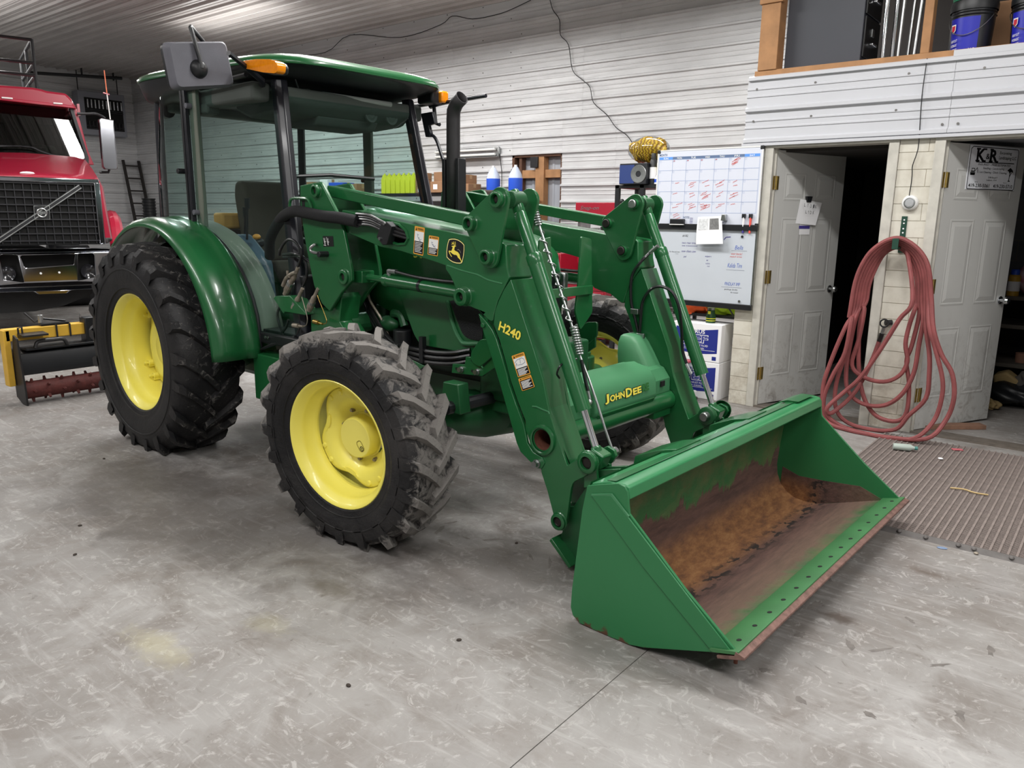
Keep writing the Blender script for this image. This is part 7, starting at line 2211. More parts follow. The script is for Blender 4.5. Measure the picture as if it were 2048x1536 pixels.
for c, r, k in ((5, 0, 4), (5, 0, 3), (1, 2, 1), (2, 2, 3), (3, 2, 2), (4, 2, 3), (5, 2, 2), (1, 3, 1), (2, 3, 2), (3, 3, 5), (4, 3, 2), (5, 3, 4), (1, 4, 2), (2, 4, 4), (3, 4, 6), (4, 4, 2), (5, 4, 1), (1, 5, 3), (1, 0, 0), (2, 0, 0), (3, 0, 0), (4, 0, 0)):
    for q in range(k):
        w_ = RS.uniform(0.035, 0.062)
        notes.append(scribble(CX[c] + RS.uniform(0.02, 0.06), CZ_[r] - 0.022 - 0.055 * (q / max(k, 2)), w_, 0.010, RS.uniform(0.15, 0.5)))
    if k == 0:
        notes.append(scribble(CX[c] + 0.008, CZ_[r] - 0.012, 0.015, 0.01, 0.1))
strokes('red_notes', INK_R, CA, FC, notes, 0.0028, 0.0012)
strokes('violet_notes', INK_V, CA, FC, [scribble(0.35, 0.066 - 0.011 * k, 0.03, 0.005, 0) for k in range(6)], 0.0026, 0.0012)
WB = empty('whiteboard', (1.70, 2.885, 0.85))
tag(WB, 'whiteboard in black trim with handwritten notes, below the calendar board', 'whiteboard')
W2, H2 = 0.985, 0.675
MB().bb((0, 0, 0), (W2, 0.014, H2)).build('panel', mat('whiteboard_white', (198, 204, 212), 0.3, 0, 0.02, 5), WB, bevel=0.002)
MB().bb((-0.005, -0.022, H2 - 0.005), (W2 + 0.005, 0.014, H2 + 0.045)).build('top_tray', BLACK, WB, bevel=0.004)
MB().bb((-0.005, -0.022, -0.002), (W2 + 0.005, 0.014, 0.045)).build('bottom_tray', BLACK, WB, bevel=0.004)
MB().bb((W2 - 0.010, -0.003, 0.045), (W2 + 0.005, 0.0, H2)).build('side_trim', STEEL, WB)
FW = ((0, -0.0003, 0), (1, 0, 0), (0, 0, 1))


def hand(s, x, z, w_, h, m_, sh=0.25):
    text('handwriting', s, m_, WB, (x, -0.0003, z), (1, 0, 0), (0, 0, 1), w_, h, -0.004, sh, 0.001)


hand('Bells', 0.80, 0.51, 0.075, 0.035, INK_B)
hand('wait back?', 0.77, 0.465, 0.10, 0.018, INK_R)
hand('need tires', 0.76, 0.443, 0.11, 0.014, INK_R)
hand('Kalida Tire', 0.745, 0.355, 0.13, 0.038, INK_B)
hand('FINDLAY IMP', 0.73, 0.20, 0.14, 0.028, INK_B, 0.15)
hand('pickup bolts', 0.73, 0.155, 0.12, 0.018, INK_K)
hand('for mower', 0.79, 0.135, 0.07, 0.013, INK_K)
hand('#182', 0.30, 0.605, 0.055, 0.02, INK_K)
hand('two rear tires', 0.30, 0.545, 0.14, 0.016, INK_V)
hand('one transmission', 0.30, 0.522, 0.15, 0.013, INK_V)
hand('new chain saw', 0.30, 0.47, 0.14, 0.02, INK_V)
hand('for the red one', 0.18, 0.465, 0.10, 0.012, INK_K)
hand('jd', 0.32, 0.42, 0.03, 0.02, INK_V)
hand('wipers', 0.53, 0.43, 0.06, 0.02, INK_V)
hand('w', 0.545, 0.40, 0.018, 0.012, INK_V)
hand('volvo', 0.54, 0.373, 0.04, 0.014, INK_V)
hand('oil', 0.555, 0.352, 0.025, 0.010, INK_V)
strokes('rules', mat('ink_grey', (150, 156, 170), 0.6), WB, FW, [[(0.77, 0.50), (0.91, 0.50)], [(0.735, 0.335), (0.90, 0.335)], [(0.70, 0.185), (0.885, 0.185)], [(0.24, 0.452), (0.27, 0.452)]], 0.003, 0.001)
strokes('purple_dash', INK_V, WB, FW, [[(0.695, 0.59), (0.715, 0.612), (0.755, 0.615)]], 0.007, 0.001)
for x, z in ((0.015, 0.235), (0.042, 0.235)):
    MB().bb((x, -0.004, z), (x + 0.018, 0, z + 0.018)).build('square_magnet', BLACK, WB)
for x, z in ((0.86, 0.62), (0.875, 0.07)):
    MB().cyl((x, -0.01, z), (x, 0.0, z), 0.010, n=12).build('round_magnet', [BLACK, STEEL][z < 0.3], WB)
MB().cyl((0.02, -0.026, H2 + 0.02), (0.05, -0.026, H2 + 0.02), 0.008, n=8).build('marker_cap', PAPER, WB)
er = MB().bb((1.885, 2.845, 1.567), (2.02, 2.884, 1.612)).build('board_eraser', BLACK, None, bevel=0.006)
tag(er, 'black felt eraser at the foot of the calendar board', 'eraser')
MB().bb((1.885, 2.842, 1.560), (2.02, 2.884, 1.567)).build('felt_pad', WHITE_P, er)
for k, (x, m_, lab) in enumerate(((2.565, INK_V, 'violet dry-erase marker clipped to the calendar board, left of two'), (2.625, mat('marker_red', (236, 92, 82), 0.5), 'red dry-erase marker clipped to the calendar board, right of two'))):
    t = empty('marker', (x, 2.872, 1.50))
    tag(t, lab, 'marker')
    MB().cyl((0, 0, 0.0), (0, 0, 0.06), 0.009, n=10).build('tip', m_, t)
    MB().cyl((0, 0, 0.055), (0, 0, 0.13), 0.010, n=10).build('barrel', PAPER if k == 0 else m_, t)
    MB().bb((-0.014, -0.012, 0.125), (-0.005, 0.01, 0.16)).bb((0.005, -0.012, 0.125), (0.014, 0.01, 0.16)).build('clip', BLACK, t)['kind'] = 'stuff'
# paper clipped over both boards
pp = [(2.2152,2.86,1.6036),(2.4168,2.86,1.6111),(2.4787,2.86,1.652),(2.4714,2.86,1.6067),(2.4163,2.86,1.3971),(2.2146,2.86,1.3981)]
pc_ = empty('clipped_paper', (0, 0, 0))
tag(pc_, 'white paper sheet with photos hanging from a clip between the two boards', 'paper')
P = []
for j in range(7):
    v_ = j / 6
    row = []
    for i in range(7):
        u_ = i / 6
        x = 2.155 + 0.225 * u_ + 0.035 * (1 - v_) * u_
        z = 1.395 + 0.235 * v_ + 0.012 * u_
        row.append((x, 2.852 - 0.028 * (1 - v_) * (0.3 + u_) - 0.008 * math.sin(5 * u_ + 3 * v_), z))
    P.append(row)
MB().grid(P).build('sheet', PAPER, pc_, smooth=True, fix=False)
for (u0, u1), m_ in (((0.06, 0.42), mat('photo_pale', (206, 208, 210), 0.6, 0, 0.2, 60)), ((0.48, 0.86), mat('photo_grey', (118, 118, 118), 0.6, 0, 0.3, 60))):
    Q = []
    for j in range(5):
        v_ = 0.52 + 0.40 * j / 4
        row = []
        for i in range(5):
            u_ = u0 + (u1 - u0) * i / 4
            row.append((2.155 + 0.225 * u_ + 0.035 * (1 - v_) * u_, 2.852 - 0.028 * (1 - v_) * (0.3 + u_) - 0.008 * math.sin(5 * u_ + 3 * v_) - 0.0015, 1.395 + 0.235 * v_ + 0.012 * u_))
        Q.append(row)
    MB().grid(Q).build('photo_print', m_, pc_, smooth=True, fix=False)
MB().prism([(2.372, 1.60), (2.418, 1.60), (2.412, 1.655), (2.378, 1.655)], 2.838, 2.882).build('clip', STEEL, pc_, bevel=0.004)

# ================================================================== ON THE DOORS
FN = ((0, -0.0015, 0), (1, 0, 0), (0, 0, 1))
nt_ = empty('door_note', (0, 0, 0))
nt_.matrix_world = door1.matrix_basis.copy()
nt_.location = door1.location
nt_.rotation_euler = door1.rotation_euler
tag(nt_, 'white note with letters under a dark clip on the left office door', 'note')
cs = [(0.325, 1.775), (0.595, 1.748), (0.53, 1.555), (0.288, 1.570)]
G_ = []
for j in range(6):
    v_ = j / 5
    a, b = Vector(cs[3]).lerp(Vector(cs[0]), v_), Vector(cs[2]).lerp(Vector(cs[1]), v_)
    G_.append([(a.lerp(b, i / 5)[0], -0.006 - 0.022 * (i / 5) ** 2 * (1 - v_ * 0.3) - 0.004 * math.sin(4 * i / 5), a.lerp(b, i / 5)[1]) for i in range(6)])
MB().grid(G_).build('sheet', PAPER, nt_, smooth=True, fix=False)
MB().bb((0.325, -0.004, 1.475), (0.485, -0.001, 1.57)).build('lower_sheet', PAPER, nt_)
MB().bb((0.335, -0.0055, 1.525), (0.48, -0.004, 1.552)).build('violet_strip', INK_V, nt_)
for s_, x, z in (('L', 0.345, 1.712), ('Y', 0.385, 1.708), ('D', 0.425, 1.704), ('I', 0.462, 1.703), ('K', 0.49, 1.70), ('L', 0.37, 1.655), ('Y', 0.40, 1.652), ('D', 0.43, 1.650), ('K', 0.465, 1.650)):
    text('letter', s_, INK_K, nt_, (x, -0.034, z), (1, 0, 0), (0, 0, 1), 0.016, 0.028, 0.01)
MB().prism([(0.40, 1.75), (0.45, 1.75), (0.465, 1.80), (0.385, 1.80)], -0.022, -0.004).build('clip', BLACK, nt_, bevel=0.003)
sg = empty('company_sign', (0, 0, 0))
sg.location, sg.rotation_euler = door2.location, door2.rotation_euler
tag(sg, 'white company sign with black lettering on the right office door', 'sign')
sx0, sx1, sz0, sz1 = 0.222, 0.795, 1.838, 2.158
Wd, Hd = sx1 - sx0, sz1 - sz0
MB().bb((sx0, -0.009, sz0), (sx1, -0.004, sz1)).build('panel', mat('sign_white', (226, 228, 234), 0.5), sg, bevel=0.002)
FS = ((sx0, -0.0095, sz0), (1, 0, 0), (0, 0, 1))
bd = [(0.03, 0.015), (0.97, 0.015), (0.985, 0.06), (0.985, 0.90), (0.965, 0.955), (0.055, 0.965), (0.02, 0.91), (0.02, 0.07), (0.03, 0.015)]
strokes('border', DECAL_K, sg, FS, [[(a * Wd, b * Hd) for a, b in bd]], 0.006, 0.001)
tt = lambda n_, s_, x, z, w_, h_, b=0.0, sh=0.0: text(n_, s_, DECAL_K, sg, (sx0 + x * Wd, -0.0095, sz0 + z * Hd), (1, 0, 0), (0, 0, 1), w_ * Wd, h_ * Hd, b, sh, 0.0012)
tt('big_letter', 'K', 0.14, 0.645, 0.17, 0.28, 0.035)
tt('ampersand', '&', 0.325, 0.70, 0.08, 0.125, 0.01)
tt('big_letter', 'R', 0.405, 0.645, 0.16, 0.28, 0.035)
strokes('serifs', DECAL_K, sg, FS, [[(a * Wd, z * Hd), (b * Wd, z * Hd)] for a, b, z in ((0.125, 0.205, 0.655), (0.255, 0.33, 0.655), (0.125, 0.205, 0.92), (0.25, 0.33, 0.92), (0.395, 0.47, 0.655), (0.53, 0.585, 0.655), (0.395, 0.46, 0.92))], 0.012, 0.0012)
tt('sign_line', 'Excavating', 0.60, 0.81, 0.24, 0.085, 0.006)
tt('sign_line', 'Landscaping LLC', 0.59, 0.69, 0.36, 0.10, 0.006)
strokes('underline', DECAL_K, sg, FS, [[(0.14 * Wd, 0.625 * Hd), (0.92 * Wd, 0.63 * Hd)]], 0.006, 0.0012)
tt('sign_line', 'INSURED - FREE ESTIMATES', 0.19, 0.555, 0.66, 0.045, 0.0, 0.2)
tt('sign_line', 'Seeding - Landscaping', 0.30, 0.46, 0.43, 0.06)
tt('sign_line', 'Lot Clearing - Ditch Cleaning', 0.24, 0.37, 0.55, 0.06)
tt('sign_line', '2098 Road F', 0.42, 0.27, 0.19, 0.04)
tt('sign_line', 'Leipsic, OH', 0.40, 0.20, 0.20, 0.05)
tt('sign_line', 'Kirk', 0.17, 0.165, 0.06, 0.025)
tt('sign_line', 'Ryan', 0.75, 0.165, 0.07, 0.025)
tt('phone_number', '419-230-5061', 0.05, 0.055, 0.42, 0.085, 0.012)
tt('phone_number', '419-230-5710', 0.55, 0.055, 0.40, 0.085, 0.012)
ex = [(0.07, 0.36), (0.15, 0.36), (0.15, 0.40), (0.07, 0.40)]
poly_decal('digger_picture', DECAL_K, sg, FS, [(a * Wd, b * Hd) for a, b in ((0.06, 0.33), (0.145, 0.33), (0.15, 0.39), (0.055, 0.39))], 0.0012)
poly_decal('digger_picture', DECAL_K, sg, FS, [(a * Wd, b * Hd) for a, b in ((0.065, 0.40), (0.14, 0.40), (0.14, 0.425), (0.065, 0.425))], 0.0012)
poly_decal('digger_picture', DECAL_K, sg, FS, [(a * Wd, b * Hd) for a, b in ((0.075, 0.47), (0.14, 0.47), (0.14, 0.485), (0.075, 0.485))], 0.0012)
strokes('digger_boom', DECAL_K, sg, FS, [[(0.14 * Wd, 0.42 * Hd), (0.185 * Wd, 0.50 * Hd), (0.205 * Wd, 0.38 * Hd)], [(0.08 * Wd, 0.42 * Hd), (0.08 * Wd, 0.48 * Hd)], [(0.135 * Wd, 0.42 * Hd), (0.135 * Wd, 0.48 * Hd)]], 0.005, 0.0012)
poly_decal('tree_picture', DECAL_K, sg, FS, [(a * Wd, b * Hd) for a, b in ((0.80, 0.47), (0.86, 0.535), (0.915, 0.47), (0.925, 0.42), (0.88, 0.44), (0.85, 0.40), (0.84, 0.44))], 0.0012)
strokes('tree_trunk', DECAL_K, sg, FS, [[(0.855 * Wd, 0.23 * Hd), (0.86 * Wd, 0.44 * Hd)], [(0.835 * Wd, 0.225 * Hd), (0.88 * Wd, 0.225 * Hd)], [(0.86 * Wd, 0.33 * Hd), (0.89 * Wd, 0.42 * Hd)]], 0.007, 0.0012)

# ================================================================== THERMOSTAT, HOSE and its hanger
th = empty('thermostat', (3.829, OY, 1.75))
tag(th, 'round white thermostat on the block pier between the doors', 'thermostat')
MB().lathe([(0.056, 0.0), (0.058, -0.014), (0.050, -0.032), (0.040, -0.036)], 32, (0, 0, 0), 'y').build('cover', WHITE_P, th, smooth=True, angle=50)
MB().lathe([(0.041, -0.033), (0.039, -0.040), (0.034, -0.041), (0.033, -0.036)], 32, (0, 0, 0), 'y').build('dial_ring', STEEL, th, smooth=True)
MB().lathe([(0.033, -0.036), (0.026, -0.042), (0.0, -0.043)], 28, (0, 0, 0), 'y').build('dial', mat('dial_grey', (186, 188, 190), 0.3, 0.3), th, smooth=True)
wire('thermostat_cable', [(3.8207,2.9,1.8027),(3.8247,2.9,1.8896),(3.8235,2.9,1.9568),(3.8193,2.9,2.0191),(3.8372,2.9,2.0992),(3.8429,2.9,2.1838),(3.8454,2.9,2.2633)][:6] + [(3.83, 2.888, 2.5), (3.832, 2.90, 2.76)], 'thin black cable running up from the thermostat over the white band', 0.0035)
hh = empty('hose_hanger', (3.80, OY, 1.5))
tag(hh, 'dark green metal hanger bracket holding the red hose', 'bracket')
MB().bb((-0.018, -0.008, -0.12), (0.022, -0.001, 0.152)).build('strap', mat('bracket_green', (24, 64, 50), 0.5), hh, bevel=0.002)
for z in (0.125, 0.10, 0.06, 0.03, -0.01):
    MB().cyl((0.002, -0.0095, z), (0.002, -0.008, z), 0.006, n=8).build('strap_hole', PAPER, hh)
MB().bb((-0.022, -0.19, -0.09), (0.022, -0.005, -0.075)).bb((-0.022, -0.195, -0.09), (0.022, -0.185, -0.01)).build('hook', MATS['bracket_green'], hh, bevel=0.002)['kind'] = 'stuff'
OUT = [(1698, 635), (1711, 562), (1733, 514), (1762, 487), (1794, 475), (1821, 485), (1845, 509), (1858.6, 541), (1862.6, 594)]
HTOP = [[(3.524,2.76,0.8757),(3.5434,2.76,1.1604),(3.6042,2.76,1.3459),(3.6962,2.76,1.4499),(3.8023,2.76,1.4933),(3.8975,2.76,1.4597),(3.9864,2.76,1.3797),(4.0421,2.76,1.2667),(4.0829,2.76,1.0548)], [(3.6128,2.86,1.0115),(3.619,2.86,1.1284),(3.6471,2.86,1.2415),(3.6985,2.86,1.3653),(3.7771,2.86,1.4206),(3.8459,2.86,1.3933),(3.9103,2.86,1.3071),(3.9519,2.86,1.1794),(3.9677,2.86,1.0084)]]
LOW = [[(4.1325,2.7,0.8458),(4.2041,2.7,0.6728),(4.2876,2.7,0.5409),(4.32,2.7,0.363),(4.2841,2.7,0.185),(4.1905,2.6,0.0549),(3.9095,2.6,-0.0176),(3.6498,2.62,-0.0286),(3.4585,2.7,0.0376),(3.4137,2.7,0.2192),(3.463,2.7,0.4133),(3.5374,2.7,0.606),(3.558,2.7,0.8565)],
       [(4.1011,2.7,0.8685),(4.1687,2.7,0.6815),(4.2307,2.7,0.4938),(4.2417,2.7,0.3506),(4.2145,2.7,0.186),(4.1424,2.6,0.0659),(4.0182,2.6,-0.0004),(3.8086,2.6,-0.0135),(3.573,2.7,-0.0216),(3.4381,2.7,0.107),(3.3987,2.7,0.3037),(3.4388,2.7,0.5236),(3.5234,2.7,0.8121)],
       [(4.0672,2.76,0.859),(4.1126,2.76,0.667),(4.1306,2.76,0.5102),(4.1285,2.76,0.3219),(4.0253,2.76,0.1681),(3.9517,2.76,0.0505),(3.792,2.76,-0.0006),(3.6038,2.76,0.0368),(3.4994,2.76,0.135),(3.4799,2.76,0.3346),(3.5277,2.76,0.597),(3.5614,2.76,0.851)],
       [(4.0379,2.8,0.8916),(4.0293,2.8,0.7053),(4.0176,2.8,0.4885),(3.9512,2.8,0.3144),(3.8366,2.8,0.2122),(3.6824,2.8,0.2011),(3.5678,2.8,0.2835),(3.5349,2.8,0.4507),(3.549,2.8,0.7347),(3.5712,2.8,0.9032)],
       [(3.9999,2.83,0.9116),(3.976,2.83,0.6955),(3.9532,2.83,0.5708),(3.9908,2.83,0.398),(3.9968,2.83,0.1773),(3.9308,2.83,0.0955),(3.7883,2.83,0.1131),(3.6837,2.83,0.2389),(3.6217,2.83,0.4579),(3.5932,2.83,0.7359),(3.5994,2.83,0.9305)],
       [(3.9703,2.8,0.9645),(3.9477,2.8,0.8433),(3.9384,2.8,0.7084),(3.9652,2.8,0.5765),(3.9226,2.8,0.4617),(3.8167,2.8,0.3983),(3.6737,2.8,0.413),(3.5728,2.8,0.4984),(3.6037,2.8,0.7126),(3.6198,2.8,0.9348)]]
hp = []
for k, lw in enumerate(LOW):
    f = k / (len(LOW) - 1)
    for a, b in zip(HTOP[0], HTOP[1]):
        v_ = Vector(a).lerp(Vector(b), f)
        hp.append((v_.x, v_.y, v_.z - 0.0))
    hp += lw
hp += [tuple(Vector(a).lerp(Vector(b), 0.75)) for a, b in zip(HTOP[0][:6], HTOP[1][:6])]
hp += [(3.9657,2.72,1.049),(3.8927,2.72,0.899),(3.7941,2.72,0.6748),(3.7002,2.72,0.4848),(3.6335,2.72,0.3777),(3.5625,2.72,0.2964),(3.4592,2.66,0.1588),(3.4919,2.7,0.1162),(3.6203,2.8,0.2915),(3.6928,2.88,0.5308),(3.7312,2.89,0.6951)]
hp = [(x, y, max(z, 0.016)) for x, y, z in hp]
HS = MB().tube(smooth_path(hp, 5), 0.0165, 8).build('air_hose', HOSE, None, smooth=True)
tag(HS, 'dusty red rubber hose hung in long loops on the pier between the doors', 'hose')
va = [(3.7312,2.89,0.6951),(3.7462,2.89,0.7591),(3.7568,2.89,0.8153),(3.7602,2.89,0.8431),(3.7977,2.89,0.8467)]
MB().tube([va[0], va[1]], 0.019, 12).build('hose_cuff', DARKRUB, HS)
MB().tube([va[1], va[2]], [0.013, 0.015], 10).build('hose_coupling', STEEL, HS, smooth=True)
MB().tube([va[3], (va[4][0], 2.92, va[4][2])], 0.022, 12).build('valve_body', BLACK, HS)
MB().tube([(va[3][0] + 0.03 * math.cos(2 * PI * k / 16), 2.86, va[3][2] + 0.03 * math.sin(2 * PI * k / 16)) for k in range(16)], 0.006, 6, closed=True).build('valve_wheel', BLACK, HS, smooth=True)

# ================================================================== MAT and things on the floor
FM = empty('floor_mat', (3.88, 0.73, 0))
tag(FM, 'brown rubber link mat with a grey edge bar beside the bucket', 'mat')
MATC = mat('mat_rubber', (126, 115, 110), 0.9, 0, 0.14, 14, bump=0.2, bscale=200)
MATD = mat('mat_dark', (26, 22, 22), 0.9)
ML, MWd, PT = 2.02, 3.2, 0.0385
MB().bb((0, 0.30, 0.0), (0.193, ML, 0.003)).build('base', MATD, FM)
MB().bb((0.193, 0, 0.0), (MWd, ML, 0.003)).build('base', MATD, FM)
def strip_mesh(ya):
    mb = MB()
    mb.bb((0, ya, 0.003), (0.011, ML, 0.013))
    for j in range(int((ML - ya) / 0.0155)):
        y = ya + j * 0.0155
        mb.bb((0.011, y, 0.003), (PT, y + 0.0072, 0.009))
    return mb.build('mat_strip', MATC, None, fix=False)


strips = [strip_mesh(0.30), strip_mesh(0.0)]
for k in range(int(MWd / PT)):
    o = strips[k >= 5] if k in (0, 5) else strips[k >= 5].copy()
    if k not in (0, 5):
        COL.objects.link(o)
    o.parent = FM
    o.location = (k * PT, 0.0, 0)
MB().prism([(-0.03, 0.0), (0.0, 0.018), (0.012, 0.018), (0.012, 0.0)], 0.40, MWd, 'x').build('edge_bar', mat('edge_bar_grey', (96, 92, 90), 0.7, 0, 0.15, 20), FM)
for k in range(8):
    MB().sphere((0.56 + 0.115 * k * (1 + 0.1 * (k % 3)), -0.012, 0.014), (0.012, 0.016, 0.010), 10, 6).build('edge_knot', MATS['edge_bar_grey'], FM, smooth=True)


def litter(name, px, d, m_, label, rz, cat='litter', z=0.013):
    o = MB().sphere((0, 0, 0), (d[0] / 2, d[1] / 2, d[2] / 2), 10, 6).build(name, m_, None, smooth=True)
    o.location, o.rotation_euler = (px[0], px[1], z + d[2] / 2), (0, 0, rz)
    return tag(o, label, cat)


b_ = empty('plastic_bottle', (4.113, 2.33, 0.013), 0.35)
tag(b_, 'crushed clear plastic bottle with teal cap lying on the mat', 'bottle')
MB().lathe([(0.0, -0.08), (0.024, -0.078), (0.026, 0.03), (0.012, 0.055), (0.012, 0.066)], 12, (0, 0, 0.024), 'x').build('body', mat('cloudy_plastic', (176, 188, 180), 0.4), b_, smooth=True)
MB().cyl((0.06, 0, 0.024), (0.08, 0, 0.024), 0.014, n=10).build('cap', mat('cap_teal', (70, 130, 124), 0.5), b_)
litter('bottle_cap', (4.352, 2.27), (0.034, 0.034, 0.012), PAPER, 'small white bottle cap on the mat', 0)
o = MB().bb((-0.035, -0.02, 0), (0.035, 0.02, 0.006)).build('red_wrapper', mat('wrapper_red', (186, 96, 104), 0.6), None, bevel=0.002)
o.location, o.rotation_euler = (4.40, 2.60, 0.013), (0, 0, 0.5)
tag(o, 'crumpled red and white wrapper at the far edge of the mat', 'wrapper')
litter('stone', (4.80, 0.685), (0.024, 0.02, 0.014), DIRTY, 'small stone against the grey edge bar of the mat', 0, 'stone', 0.0)
litter('glass_chip', (4.655, 0.655), (0.05, 0.03, 0.006), mat('chip_blue', (120, 140, 170), 0.4), 'flat bluish chip on the concrete by the mat edge', 0.3, 'chip', 0.0)
o = MB().tube(smooth_path([(-0.10, 0, 0), (-0.03, 0.012, 0.004), (0.03, -0.006, 0.002), (0.10, 0.01, 0)]), 0.005, 5).build('straw_twig', mat('straw', (196, 170, 120), 0.8), None)
o.location = (4.62, 1.64, 0.019)
tag(o, 'pale straw twig lying across the mat', 'twig')
for k, p in enumerate([(0.019,-1.4242),(1.0821,-2.0131),(1.4329,-2.1801),(3.2736,-2.0195),(3.3695,-1.5521),(2.9734,-0.696),(2.6097,-0.8829),(4.2193,-1.0378)][:6]):
    litter('mud_crumb', p, (0.022, 0.016, 0.010), mat('crumb_dark', (56, 48, 42), 0.9), ['mud crumb left of the rear tyre', 'mud crumb on the open floor at far left, upper of two', 'mud crumb on the open floor at far left, lower of two', 'mud crumb on the bare floor below the front tyre', 'mud crumb on the floor left of the bucket', 'mud crumb on the floor between front tyre and bucket'][k], k, 'crumb', -0.002)
pk = MB().bb((-0.29, -0.045, 0), (0.29, 0.045, 0.035)).build('wood_plank', mat('plank_brown', (128, 96, 78), 0.8, 0, 0.2, 14), None, bevel=0.003)
pk.location, pk.rotation_euler = (4.22, 3.27, 0), (0, 0, 0.72)
tag(pk, 'short brown plank on the floor at the foot of the right door', 'plank')
# caked clods printed by the tyres, between front tyre and bucket
CLOD = mat('tyre_print_mud', (112, 107, 103), 0.95, 0, 0.2, 30)
RC = random.Random(5)
mb = MB()
for px in [(2.5594,-0.8237),(2.7248,-0.8099),(2.8529,-0.7419),(2.9793,-0.6749),(2.5399,-0.7071),(3.1082,-0.7588),(3.2323,-0.7629),(3.3133,-0.9317),(3.0334,-0.8222),(2.8836,-0.8739),(3.1541,-0.9337),(2.6894,-0.9214),(3.1523,-0.5678),(4.1374,-0.8547),(4.3676,-0.977),(4.2134,-0.8863),(4.1241,-1.0071),(4.3835,-0.6481),(4.5595,-0.5959),(4.3496,-0.3601),(4.6596,-0.5582),(4.696,-0.233),(4.3259,-0.0759),(4.7388,-1.0071),(4.8602,-0.5225),(4.9731,-0.8118),(4.5291,-1.0758),(4.9894,-0.2817)]:
    a = RC.uniform(0, PI)
    l_, w_ = RC.uniform(0.02, 0.06), RC.uniform(0.008, 0.018)
    n_ = 13
    ring = []
    for k in range(n_):
        t_ = 2 * PI * k / n_
        r_ = 1 + RC.uniform(-0.45, 0.35)
        x, y = l_ * r_ * math.cos(t_), w_ * r_ * math.sin(t_)
        ring.append((px[0] + x * math.cos(a) - y * math.sin(a), px[1] + x * math.sin(a) + y * math.cos(a)))
    mb.add([(x, y, 0.0005) for x, y in ring] + [(px[0], px[1], 0.002)], [(k, (k + 1) % n_, n_) for k in range(n_)])
ob = mb.build('dried_mud', CLOD, None, smooth=True)
tag(ob, 'thin flakes of dried mud printed on the concrete around the loader bucket', 'mud', kind='stuff')

# ================================================================== LOFT above the doors
fc = empty('file_cabinet', (3.02, 3.25, BT + 0.05))
tag(fc, 'black filing cabinet in the loft behind the wooden corner post', 'cabinet')
MB().bb((-0.28, -0.21, 0), (0.31, 0.22, 1.3)).build('body', mat('cabinet_black', (58, 60, 68), 0.45, 0, 0.04, 3), fc, bevel=0.005)
for k in range(4):
    z = 0.04 + k * 0.31
    MB().bb((0.31, -0.19, z), (0.325, 0.20, z + 0.295)).build('drawer', DECAL_K, fc, bevel=0.004)
    MB().bb((0.325, -0.06, z + 0.10), (0.352, 0.06, z + 0.118)).build('handle', CHROME, fc, bevel=0.004)
    MB().bb((0.325, -0.025, z + 0.17), (0.331, 0.03, z + 0.225)).build('label_holder', STEEL, fc)
for k in range(5):
    o = MB().cyl((0, 0, 0), (0.02 * k - 0.03, 0.05, 1.7), 0.016 if k < 2 else 0.013, n=10).build('conduit', CHROME if k < 2 else STEEL, None, smooth=True, angle=40)
    o.location = (3.47 + 0.055 * k, 3.12 + 0.05 * (k % 2), BT - 0.02 + 0.02)
    tag(o, '%s steel pipe from the left of five standing in the loft beside the black cabinet' % ['first', 'second', 'third', 'fourth', 'fifth'][k], 'pipe', 'steel pipes in the loft')


